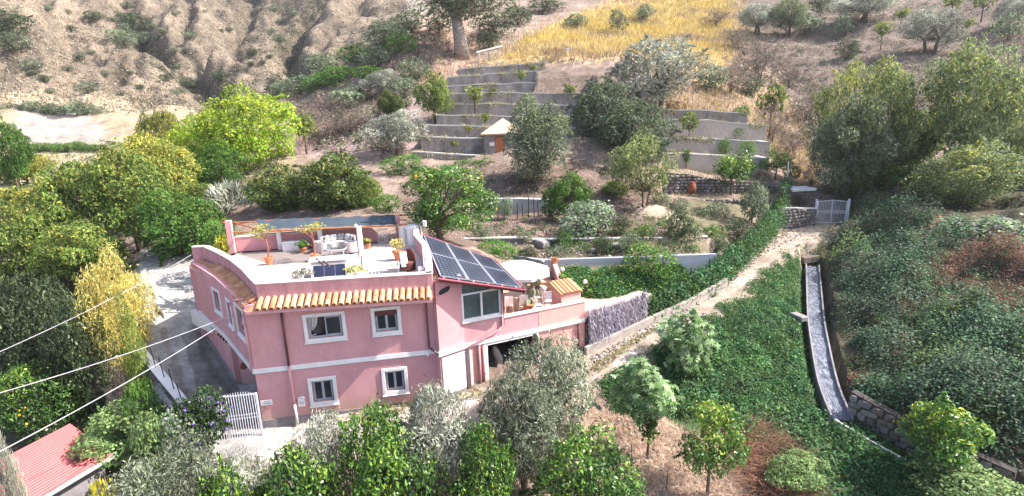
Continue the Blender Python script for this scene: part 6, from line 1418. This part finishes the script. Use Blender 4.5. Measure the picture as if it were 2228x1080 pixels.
# ---- covers nobody could count -----------------------------------------
def scatter(poly, n, r):
    xs = [p[0] for p in poly]; ys = [p[1] for p in poly]; out = []
    while len(out) < n:
        a = np.c_[r.uniform(min(xs), max(xs), n), r.uniform(min(ys), max(ys), n)]; a = a[in_poly(a[:, 0], a[:, 1], poly)]; out += a.tolist()
    H = hit(*np.array(out[:n]).T); return H[np.isfinite(H[:, 0])]
def clumps(name, poly, nc, per, R, Hh, L, W, pals, m, seed, jit=.22, lift=.05, weights=None, upw=.0, scale_far=True, reject=None):
    """mounds of leaves: nc mounds of per leaves, radius R, height Hh"""
    r = np.random.default_rng(seed); C0 = scatter(poly, nc, r)
    if reject is not None: C0 = C0[~reject(C0)]
    nc = len(C0); sc = r.uniform(.6, 1.4, nc); k = np.repeat(np.arange(nc), per); n = len(k)
    d = _unit(r.normal(size=(n, 3))); d[:, 2] = np.abs(d[:, 2]); q = r.uniform(.55, 1.05, n)[:, None]*d*np.array([R, R, Hh])*sc[k][:, None]
    P = C0[k]+q; P[:, 2] = ground(P[:, 0], P[:, 1])+q[:, 2]+lift
    N = _unit(d*.6+r.normal(size=(n, 3))*.5+np.array([0, 0, .45])); V, Q = leaf_quads(P, N, L, W, r, np.tile([0, 0, 1.0], (n, 1)), upw)
    pk = r.choice(len(pals), nc, p=weights); c = np.zeros((n, 3))
    for j, pal in enumerate(pals):
        s = pk[k] == j; c[s] = palette(r, int(s.sum()), pal, jit)
    c *= np.exp(r.normal(0, .2, nc))[k][:, None]
    return mesh_obj(name, np_mesh(name, V, Q, np.repeat(c, 4, 0), m), None, 'stuff')
WEED = [(.042,.12,.04),(.06,.15,.055),(.032,.09,.034),(.09,.19,.075)]
weed_poly = [(1300,838),(1420,765),(1520,700),(1620,625),(1745,520),(1775,545),(1765,600),(1768,700),(1785,800),(1830,905),(2000,1005),(2060,1080),(1730,1080),(1640,985),(1560,900),(1440,905),(1340,880)]
rej = lambda P: (fbm(P[:,0]*.55, P[:,1]*.55, 161, 3) > .62) | np.array([min(np.hypot(p[0]-a[0], p[1]-a[1]) for a in PATH[::3]) < 1.35 or min(np.hypot(p[0]-a[0], p[1]-a[1]) for a in CANAL[::2]) < .55 for p in P], bool)

clumps('weeds', weed_poly, 2700, 42, .36, .22, .115, .075, [WEED, [(.07,.125,.05),(.055,.10,.05)], GRN, [(.10,.17,.05),(.075,.14,.04)]], LEAFM, 31, weights=[.62,.16,.12,.10], reject=rej)
clumps('tall_weeds', weed_poly, 230, 150, .62, .5, .14, .09, [WEED, [(.07,.125,.05),(.055,.10,.05)], [(.09,.17,.05),(.065,.13,.04)]], LEAFM, 71, weights=[.5,.25,.25], reject=lambda P: np.array([min(np.hypot(p[0]-a[0], p[1]-a[1]) for a in PATH[::3]) < 2.0 or min(np.hypot(p[0]-a[0], p[1]-a[1]) for a in CANAL[::2]) < 1.05 for p in P], bool))
bank_poly = [(1790,470),(1870,445),(2000,470),(2150,470),(2300,460),(2700,450),(2700,1010),(2300,1010),(2140,960),(1960,900),(1860,850),(1820,700),(1795,560)]
bz_ = lambda P: (fbm(P[:,0]/4.5, P[:,1]/4.5, 151, 3)+np.clip((proj(P)[0]-1990)/900, -.25, .22)) > .61
rejb = lambda P: np.array([min(np.hypot(p[0]-a[0], p[1]-a[1]) for a in CANAL[::2]) < 1.0 for p in P], bool)
BRA = [(.045,.095,.045),(.065,.12,.06),(.032,.065,.03),(.10,.16,.10)]; BRD = [(.20,.105,.075),(.15,.085,.06),(.25,.15,.10)]
clumps('brambles', bank_poly, 900, 90, .6, .5, .13, .08, [BRA, [(.11,.14,.095),(.08,.115,.07)], BRD, [(.10,.15,.035)]], LEAFM, 32, weights=[.60,.20,.10,.10], reject=lambda P: rejb(P) | (bz_(P) & (np.random.default_rng(3).random(len(P)) < .7)))
clumps('bramble_mounds', bank_poly, 215, 520, 1.25, 1.35, .135, .085, [BRA, [(.085,.12,.08),(.065,.10,.06)], [(.11,.155,.04),(.075,.125,.035)]], LEAFM, 72, weights=[.6,.22,.18], reject=lambda P: rejb(P) | bz_(P) | np.array([min(np.hypot(p[0]-a[0], p[1]-a[1]) for a in CANAL[::2]) < 1.7 for p in P], bool))
clumps('dead_brambles', [(1900,560),(2080,540),(2300,520),(2650,520),(2650,960),(2140,930),(2030,800)], 640, 170, .9, .7, .20, .03, [BRD, [(.24,.14,.105),(.17,.105,.08)]], DRYM, 73, upw=.3, reject=lambda P: ~bz_(P))
clumps('creepers', [(1225,588),(1300,590),(1560,590),(1680,480),(1690,500),(1560,640),(1480,668),(1390,690),(1290,655),(1225,625)], 900, 50, .35, .30, .14, .10, [WEED, GRN, [(.12,.19,.04),(.09,.15,.03)]], LEAFM, 33, weights=[.5,.3,.2])
def grass(name, poly, n, Hh, Wd, pal, seed, m=DRYM, lean=.35, jitter=0, streak=False):
    r = np.random.default_rng(seed); P = scatter(poly, n, r)
    if jitter: P[:,:2] += r.normal(0, jitter, (len(P),2)); P[:,2] = ground(P[:,0], P[:,1])
    n = len(P); a = r.uniform(0, 6.28, n); h = Hh*r.uniform(.5, 1.3, n); w = Wd*r.uniform(.6, 1.4, n)
    dx = np.c_[np.cos(a), np.sin(a), np.zeros(n)]*w[:, None]; tp = P+np.c_[r.normal(0, lean, n)*h, r.normal(0, lean, n)*h, h]; P = P-np.array([0, 0, .05])
    V = np.stack([P-dx, P+dx, tp+dx*.15, tp-dx*.15], 1).reshape(-1, 3); c = palette(r, n, pal, .25)
    if streak: pa = np.array(pal); kz = np.clip((fbm(P[:,0]/9, P[:,1]/3.5, seed, 3)*2-.45)*len(pa), 0, len(pa)-1).astype(int); c = pa[kz]*np.exp(r.normal(0,.2,(n,1)))
    return mesh_obj(name, np_mesh(name, V, np.arange(4*n).reshape(-1, 4), np.repeat(c, 4, 0), m), None, 'stuff')
grass('yellow_grass', [(1080,130),(1250,40),(1370,-5),(1600,-5),(1610,95),(1540,150),(1400,120),(1230,130)], 26000, .9, .06, [(.40,.31,.10),(.35,.27,.11),(.42,.34,.16),(.28,.21,.13),(.24,.18,.12)], 41, jitter=2.2, streak=True)
grass('dry_grass', [(860,90),(1010,60),(1080,130),(960,175),(900,200),(650,340),(620,260)], 7000, .5, .05, [(.36,.25,.18),(.42,.31,.2),(.28,.2,.17)], 42)
grass('slope_grass', [(1400,130),(1600,150),(1720,220),(1790,350),(1760,430),(1680,330),(1640,270),(1460,240)], 6000, .55, .05, [(.40,.29,.16),(.30,.22,.15),(.34,.27,.12)], 43)
grass('terrace_grass', [(980,150),(1210,140),(1290,205),(1300,330),(910,330)], 2200, .28, .03, [(.30,.25,.15),(.36,.30,.18),(.14,.16,.07)], 44)
grass('terrace_grass', [(1460,250),(1640,262),(1660,370),(1700,430),(1460,430)], 4000, .3, .03, [(.38,.32,.20),(.34,.28,.14),(.16,.18,.08)], 45)
grass('orchard_grass', [(1750,-5),(2228,-5),(2228,240),(1800,200)], 6000, .35, .06, [(.20,.16,.13),(.26,.21,.16),(.15,.13,.10)], 46)
grass('straw', [(1300,900),(1420,905),(1560,960),(1700,1040),(1760,1085),(1330,1085),(1290,960)], 9000, .22, .012, [(.52,.40,.32),(.42,.32,.25),(.58,.47,.38)], 47, lean=.9)
grass('bramble_heap', [(1590,930),(1650,920),(1740,1000),(1770,1085),(1640,1085),(1610,1000)], 5500, .55, .014, [(.30,.17,.12),(.36,.22,.15),(.22,.13,.10)], 48, lean=1.1)
grass('weed_grass', weed_poly, 5000, .36, .016, [(.12,.18,.05),(.20,.22,.08),(.08,.15,.04)], 52, m=LEAFM, lean=.5)
def pebbles(name, poly, n, size, seed, mats):
    r = np.random.default_rng(seed); P = scatter(poly, n, r); base = [np.array([v.co[:] for v in me.vertices]) for me in STM[:3]]; F = np.array([p.vertices[:] for p in STM[0].polygons]); V = []; Q = []
    for i, p in enumerate(P):
        sz_ = size*r.uniform(.4, 1.5); a = r.uniform(0, 6.28); b = base[i % 3]*np.array([sz_, sz_*r.uniform(.6, 1), sz_*.5]); ca, sa_ = math.cos(a), math.sin(a)
        V.append(np.c_[b[:,0]*ca-b[:,1]*sa_+p[0], b[:,0]*sa_+b[:,1]*ca+p[1], b[:,2]+p[2]+sz_*.05]); Q.append(F+i*len(b))
    me = np_mesh(name, np.vstack(V), np.vstack(Q)); [me.materials.append(m) for m in mats]
    me.polygons.foreach_set('material_index', np.repeat(r.integers(0, len(mats), len(P)), len(F)).astype(np.int32)); return mesh_obj(name, me, None, 'stuff')
RDS = [mat('road pebble', (.40,.34,.29), .95, (.30,.25,.21), 8), STONE[2], STONE[1]]
pebbles('road_stones', [(1290,815),(1420,725),(1560,640),(1680,545),(1740,520),(1760,500),(1680,510),(1560,615),(1420,705),(1285,780)], 900, .13, 101, RDS)
pebbles('garden_stones', [(1040,370),(1240,390),(1480,440),(1480,560),(1180,560),(1000,520)], 500, .22, 102, RDS)
pebbles('slope_stones', [(1290,900),(1420,905),(1560,980),(1640,1085),(1330,1085)], 260, .12, 103, RDS)
pebbles('hill_stones', [(0,0),(900,0),(860,80),(600,220),(420,240),(0,240)], 1500, .5, 104, RDS)
pebbles('orchard_stones', [(1640,150),(1750,-5),(2228,-5),(2228,240),(1800,240)], 500, .3, 105, RDS)
grass('soil_litter', [(860,360),(1300,340),(1480,430),(1480,560),(1180,565),(980,520),(860,500)], 7000, .16, .03, [(.20,.14,.10),(.30,.23,.17),(.13,.13,.06),(.36,.29,.22)], 53, lean=1.4)
grass('hill_straw', [(0,0),(900,0),(860,80),(600,220),(420,240),(0,240)], 14000, .5, .09, [(.26,.21,.14),(.20,.16,.11),(.32,.26,.17),(.16,.14,.09)], 54, lean=.6)
clumps('orchard_scrub', [(1600,150),(1640,20),(1750,-5),(2600,-5),(2600,230),(1800,230)], 1150, 26, .75, .6, .28, .13, [PURP, SAGE, [(.20,.15,.11),(.16,.12,.09)], DARK_], LEAFO, 106, weights=[.35,.25,.2,.2])
for kk, ln in enumerate(([(700,-5),(660,60),(615,115),(650,170)],[(265,20),(300,90),(360,150),(450,205)])):
    clumps('gully_scrub', [(x-26,y) for x, y in ln]+[(x+22,y) for x, y in ln[::-1]], 150, 40, .9, .7, .34, .17, [SAGE, DARK_, PURP], LEAFO, 110+kk, weights=[.4,.3,.3])
grass('road_grass', [(1283,800),(1400,725),(1430,715),(1300,815)], 900, .15, .015, [(.20,.19,.06),(.28,.25,.1)], 49, lean=.6)
grass('facade_weeds', [(760,905),(930,872),(1060,850),(1160,820),(1160,835),(930,895),(760,925)], 900, .3, .016, [(.30,.28,.10),(.16,.18,.06),(.38,.32,.16)], 50, lean=.5)
clumps('hill_scrub', [(0,0),(900,0),(860,80),(600,220),(420,240),(300,260),(0,220)], 9000, 12, .5, .38, .32, .2, [[(.20,.18,.13),(.25,.22,.16)], [(.13,.14,.085),(.10,.11,.07)], [(.22,.16,.14),(.17,.13,.12)]], LEAFO, 34, weights=[.5,.3,.2], reject=lambda P: np.random.default_rng(4).random(len(P)) < np.clip((1-np.abs(2*fbm(P[:,0]/30+P[:,1]/80, P[:,1]/60, 11, 5)-1)-.62)*5.5, .1, .93))
clumps('ridge_scrub', [(600,190),(860,80),(940,50),(1000,130),(900,170),(880,330),(700,330),(640,260)], 900, 26, .7, .7, .34, .16, [[(.13,.14,.08),(.10,.12,.065)], PURP, [(.19,.14,.13),(.15,.11,.105)]], LEAFO, 35, weights=[.4,.35,.25])
clumps('slope_scrub', [(1540,110),(1720,60),(1800,180),(1760,330),(1700,330),(1640,230)], 420, 26, .6, .6, .28, .12, [PURP, SAGE, [(.24,.17,.11),(.19,.14,.10)]], LEAFO, 36, weights=[.5,.25,.25])
clumps('bank_scrub', [(-350,600),(140,600),(190,700),(200,770),(150,790),(-350,850)], 560, 60, .6, .5, .17, .10, [DARK_, WEED, [(.13,.085,.07),(.10,.07,.06)]], LEAFM, 37, weights=[.45,.3,.25])
clumps('orchard_floor', [(0,850),(140,830),(300,910),(400,960),(380,1080),(270,1080),(262,990),(150,905),(0,955)], 200, 60, .45, .4, .15, .10, [GRN, WEED, [(.16,.2,.05),(.12,.17,.04)]], LEAFM, 38)
clumps('wild_cover', [(-350,370),(230,330),(420,300),(640,330),(640,420),(520,440),(-350,560)], 640, 40, .9, .7, .28, .16, [AUT, SAGE, WALN], LEAFM, 39)
clumps('valley_cover', [(1720,300),(1800,240),(2228,200),(2700,200),(2700,470),(1860,440),(1780,400)], 640, 40, .9, .8, .26, .15, [DARK_, SAGE, [(.16,.12,.09),(.12,.10,.07)]], LEAFM, 40)
# ---- creeper hedge along the road, dry vine screen beside the wing
def hedge(name, line, hh, th, n, L, Wd, pals, m, seed, label, cat, weights=None, upw=.2):
    r = np.random.default_rng(seed); P = np.array(dens([np.array(p) for p in line], .3)); i = r.integers(0, len(P)-1, n); t = r.random(n)[:, None]
    B = P[i]*(1-t)+P[i+1]*t; hs = np.interp(i/len(P), np.linspace(0,1,len(hh)), hh); v = r.random(n)
    bump = .65+.5*fbm(B[:,0]*1.7, B[:,1]*1.7, seed, 3); z = v*hs*bump; s = r.normal(0, th/2, n)*(1.05-.5*v)
    dd = _unit(P[i+1]-P[i]); nx = np.c_[-dd[:,1], dd[:,0], np.zeros(n)]; Q_ = B+nx*s[:,None]; Q_[:,2] = B[:,2]+z
    N = _unit(nx*np.sign(s)[:,None]*.6+r.normal(size=(n,3))*.5+np.array([0,0,.35])); V, Q = leaf_quads(Q_, N, L, Wd, r, np.tile([0,0,1.0],(n,1)), upw)
    c = np.zeros((n,3)); pk = (np.clip(fbm(B[:,0]*1.1+z, B[:,1]*1.1, seed+3, 3)*1.5-.25, 0, .999)*len(pals)).astype(int)
    for j, pal in enumerate(pals): k = pk == j; c[k] = palette(r, int(k.sum()), pal, .25)
    T = thing(name, P[0], label, cat); V = V-P[0]; o = mesh_obj('foliage', np_mesh('foliage', V, Q, np.repeat(c,4,0), m), T); o['kind'] = 'stuff'
    for q in P[::6]: g = MB(); g.tube([(q[0],q[1],q[2]-.3),(q[0],q[1],q[2]+np.mean(hh)*.9)], .03, 5); build('post', g, IRON, T)
    return T
HL = [atz(1400,690,1.7), atz(1480,655,2.0), atz(1560,612,2.3), atz(1630,560,2.55), atz(1680,510,2.75), aty(1702,470,45.5)]
hedge('creeper_fence', HL, [1.3,1.6,1.9,2.1,2.2,2.2], .7, 15000, .15, .11, [WEED, [(.045,.09,.03),(.06,.12,.035)], GRN], LEAFM, 61, 'wire fence smothered in green creeper along the left side of the road', 'fence')
HD = [atz(1279,752,1.35), atz(1340,722,1.55), atz(1405,692,1.75)]
hedge('dry_vine_screen', HD, [2.0,1.7,1.4], .26, 6500, .42, .030, [[(.30,.27,.33),(.24,.21,.27)], [(.20,.17,.20),(.36,.33,.38)], [(.12,.10,.12),(.42,.39,.43)]], DRYM, 62, 'grey leafless vine screen on a wire fence right of the villa', 'fence', upw=.75)
hedge('cliff_creeper', [aty(1690,480,44), aty(1702,430,46), aty(1712,405,48)], [1.2,1.4,.8], .5, 2500, .2, .13, [SAGE, WEED], LEAFM, 63, 'pale green creeper climbing the end of the dry stone wall', 'creeper')
p = aty(1712,402,48.5); q = aty(1716,352,48.5); g = MB(); g.tube([tuple(p),tuple(q)], .05, 6); tag(build('fence_pole', g, STEELW), 'leaning pale pole above the end of the dry stone wall', 'pole')
# earth mound under the airy tree
p = aty(1420,475,43); g = MB(); r_ = random.Random(2); vs = []; n = 18
for j, (rr, z) in enumerate(((2.3,-.3),(1.7,.35),(1.0,.75),(.35,1.0))):
    for k in range(n): a = 2*math.pi*k/n; q = rr*r_.uniform(.9,1.1); vs.append((p[0]+q*math.cos(a)*1.2, p[1]+q*math.sin(a)*.8, p[2]+z*r_.uniform(.9,1.1)))
g.add(vs, [(j*n+k,j*n+(k+1)%n,(j+1)*n+(k+1)%n,(j+1)*n+k) for j in range(3) for k in range(n)]+[tuple(range(3*n,4*n))])
tag(build('earth_mound', g, mat('pale earth', (.46,.36,.27), .95, (.36,.27,.2), 3, bump=.5, grain=.5), smooth=True), kind='structure')
def crest_plants(name, lines, n, seed, pals, hh):
    r = np.random.default_rng(seed); V = []; c = []
    for L in lines:
        D = np.array(dens([np.array(q) for q in L], .4)); i = r.integers(0, len(D), n); P = D[i]+np.c_[r.normal(0,.5,n), -.55+r.normal(0,.18,n), np.zeros(n)]
        k = fbm(P[:,0]*.45, P[:,1]*.45, seed, 3) > .47; P = P[k]; m_ = len(P); P[:,2] += r.uniform(-.45,.4,m_)*hh
        N = _unit(r.normal(size=(m_,3))+np.array([0,-.6,.4])); v, _ = leaf_quads(P, N, .26, .10, r, np.tile([0,0,1.0],(m_,1)), .5); V.append(v); c.append(palette(r, m_, pals, .3))
    V = np.vstack(V); c = np.repeat(np.vstack(c), 4, 0); mesh_obj(name, np_mesh(name, V, np.arange(len(V)).reshape(-1,4), c, LEAFM), None, 'stuff')
crest_plants('terrace_plants', ter_lines[:9], 1100, 91, [(.16,.18,.07),(.24,.20,.11),(.30,.25,.14),(.10,.13,.05)], .7)
crest_plants('terrace_plants', ter_lines[9:13], 1100, 92, [(.16,.18,.07),(.30,.24,.12),(.34,.28,.16),(.10,.14,.05)], .7)
crest_plants('wall_plants', ter_lines[13:], 200, 93, [(.12,.15,.06),(.20,.17,.10),(.08,.11,.045)], .7)
clumps('garden_plants', [(1050,490),(1200,470),(1480,450),(1480,515),(1250,515),(1050,515)], 90, 40, .35, .3, .12, .08, [SAGE, GRN, [(.16,.12,.09),(.12,.09,.07)]], LEAFM, 81, weights=[.35,.3,.35])
clumps('garden_plants', [(1180,528),(1480,525),(1540,545),(1190,560)], 90, 45, .4, .35, .13, .08, [SAGE, DARK_, GRN], LEAFM, 82)
clumps('slope_plants', [(1040,370),(1240,390),(1330,400),(1320,430),(1050,425)], 60, 40, .4, .3, .14, .08, [DARK_, [(.17,.12,.10),(.13,.09,.08)], SAGE], LEAFM, 83)
for px, py, h in ((1301,968,1.0),(1372,1010,.9),(1450,1068,1.0)):
    p = hit(px, py)[0]; g = MB(); g.tube([(p[0],p[1],p[2]-.2),(p[0]+.03,p[1],p[2]+h)], .018, 5); tag(build('stake', g, IRON), 'thin dark stake standing in the dry straw slope', 'stake', 'stakes on the dry slope')
# fruits and flowers
def fruits(T, n, r0, colr, nm, seed):
    r = random.Random(seed); s = T.scale
    cm = [c for c in T.children if c.name.startswith('crown')][0].data; N = len(cm.vertices)
    me = bpy.data.meshes.new(nm); g = MB(); g.ball((0,0,0), 1, 7, 5); me.from_pydata(g.v, [], g.f); me.materials.append(colr)
    for _ in range(n):
        o = link(bpy.data.objects.new(nm, me)); o.parent = T; co = cm.vertices[r.randrange(N)].co; o.location = (co.x*1.03, co.y*1.03, co.z); o.scale = (r0/s[0], r0/s[1], r0/s[2])
ORA = mat('orange fruit', (.65,.30,.03), .5); LEM = mat('lemon fruit', (.70,.52,.04), .5); PUR = mat('purple flower', (.13,.07,.42), .7, (.20,.11,.5), 30)
for o in list(SC.objects):
    lb = o.get('label', '')
    if 'dense orange tree' in lb: fruits(o, 9, .09, ORA, 'orange', 1)
    elif lb.startswith('lemon tree'): fruits(o, 12, .06, LEM, 'lemon', 2)
    elif lb.startswith('dark creeper'): fruits(o, 60, .055, PUR, 'flower', 3)
# prickly pear on the parapet of the wing
c = P2(1150,676); T = thing('prickly_pear', (c[0],c[1],FLZ), 'prickly pear cactus with pale flat pads behind the wing parapet', 'cactus')
PAD = mat('cactus pad', (.30,.34,.25), .7, (.17,.21,.13), 6); r_ = random.Random(8)
for k in range(24):
    a = r_.uniform(0, 6.28); rr = r_.uniform(0,.62); z = r_.uniform(.35,1.55)-rr*.35; sz = r_.uniform(.14,.24); tl = r_.uniform(-.5,.5); g = MB(); vs = []
    for t in (-.025,.025):
        for j in range(10): b = 2*math.pi*j/10; vs.append((math.sin(b)*sz*.72, t, (math.cos(b)+1)*sz))
    ca, sa_ = math.cos(r_.uniform(0,3.14)), math.sin(r_.uniform(0,3.14)); q = []
    for x, y, zz in vs: x2 = x+zz*tl; q.append((c[0]+rr*math.cos(a)+x2*ca-y*sa_, c[1]+rr*math.sin(a)*.7+x2*sa_+y*ca, FLZ+z+zz))
    g.add(q, [tuple(range(10))[::-1], tuple(range(10,20))]+[(j,(j+1)%10,10+(j+1)%10,10+j) for j in range(10)]); build('pad', g, PAD, T)
g = MB(); g.tube([(c[0],c[1],FLZ),(c[0],c[1],FLZ+.6),(c[0]+.1,c[1],FLZ+1.2)], [.11,.09,.06], 7); build('stem', g, PAD, T)
pot((c[0],c[1],FLZ), .34, .4, TERRA, T)
# potted plants of the roof terrace
def potplant(px, yb, r, h, topy, kind, wpx, label, stem=True, m=TERRA):
    c = P5(px, yb); T = thing('potted_plant', (c[0],c[1],ZF), label, 'potted plant'); pot((c[0],c[1],ZF), r, h, m, T)
    t = aty(px, topy, c[1]); d = KINDS[kind]; ex = {k: d[k] for k in ('lobe_r','spiky','upw','droop','shell','fill','tip','tip_p') if k in d}
    w = wpx*depth(t)/F_PX; z0 = ZF+h+((t[2]-ZF-h)*(.55 if stem else .02)); hc = t[2]-z0
    V, Q, cc_, lob = crown(int(px)*3, w, hc, 9, 260, .11, .085, d['pal'], lobe_r=(.13,.26), fill=.4)
    V += np.array([0, 0, z0-ZF]); mesh_obj('foliage', np_mesh('foliage', V, Q, cc_, LEAFM), T)
    if stem:
        g = MB(); r_ = random.Random(int(px)); g.tube([(c[0],c[1],ZF+h*.8),(c[0]+.05,c[1],ZF+h+(z0-ZF-h)*.5),(c[0]-.02,c[1],z0+hc*.3)], [.045,.04,.03], 6)
        for l in lob[:6]: g.tube([(c[0],c[1],z0-.15),(c[0]+l[0],c[1]+l[1],z0+l[2])], [.025,.01], 4)
        for k in range(3): a = r_.uniform(0,6.28); g.tube([(c[0],c[1],z0-.5-.15*k),(c[0]+.3*math.cos(a),c[1]+.3*math.sin(a),z0-.2-.1*k)], [.02,.008], 4)
        build('stem', g, mat('reddish stem', (.30,.13,.10), .8), T)
    return T
KINDS['vine'] = dict(KINDS['flower'], pal=[(.30,.29,.06),(.20,.23,.06),(.38,.33,.10),(.15,.18,.05)])
YV = 'vine'
potplant(586,576,.22,.42,485,YV,60,'clay pot with thin vine of yellow leaves, left on the roof terrace')
potplant(686,569,.22,.42,480,YV,70,'clay pot with thin vine of yellow leaves, before the sofa')
potplant(660,549,.22,.25,520,'greenshrub',34,'low leafy plant between white chest and sofa',False)
potplant(801,541,.17,.3,519,YV,18,'small clay pot plant beside the white pillar',False)
potplant(868,566,.3,.5,520,'bamboo',36,'tall orange yellow leafy plant against the right parapet',False)
potplant(655,606,.2,.2,585,'silver',60,'pale grey low plant behind the front parapet left of the rooflight',False,WHITE)
potplant(778,600,.2,.2,580,YV,56,'yellow leafed low plant behind the front parapet right of the rooflight',False,WHITE)
def P_pot(c, lab, r=.2, h=.3, pal=GRN):
    T = thing('potted_plant', c, lab, 'potted plant'); pot(c, r, h, TERRA, T); V, Q, cc_, lob = crown(int(c[0]*50)+5, .7, .6, 7, 240, .16, .09, pal, lobe_r=(.18,.3)); V += np.array([0,0,h]); mesh_obj('foliage', np_mesh('foliage', V, Q, cc_, LEAFM), T)
P_pot((2.75,28.1,3.55), 'clay pot with spiky green plant on the sloping pink stair wall', .22, .28)
P_pot((2.45,30.6,4.25), 'clay pot with green plant at the top of the sloping stair wall', .22, .28, SAGE)
P_pot((1.2,30.9,2.75), 'clay pot with leafy plant at the rear of the wing terrace', .25, .3, DARK_)

# ---- thin valley haze
g = MB(); g.box(-445, 445, -140, 440, float(Zall.min())-1.0, float(Zall.max())+22.0)
hm_, hn, hb2, ho = _new('valley haze'); hn.nodes.remove(hb2)
pv = hn.nodes.new('ShaderNodeVolumePrincipled'); pv.inputs['Color'].default_value = (.93, .93, .97, 1); pv.inputs['Density'].default_value = HAZE; pv.inputs['Anisotropy'].default_value = 0.3
hn.links.new(pv.outputs[0], ho.inputs['Volume']); tag(build('haze', g, hm_), kind='stuff')
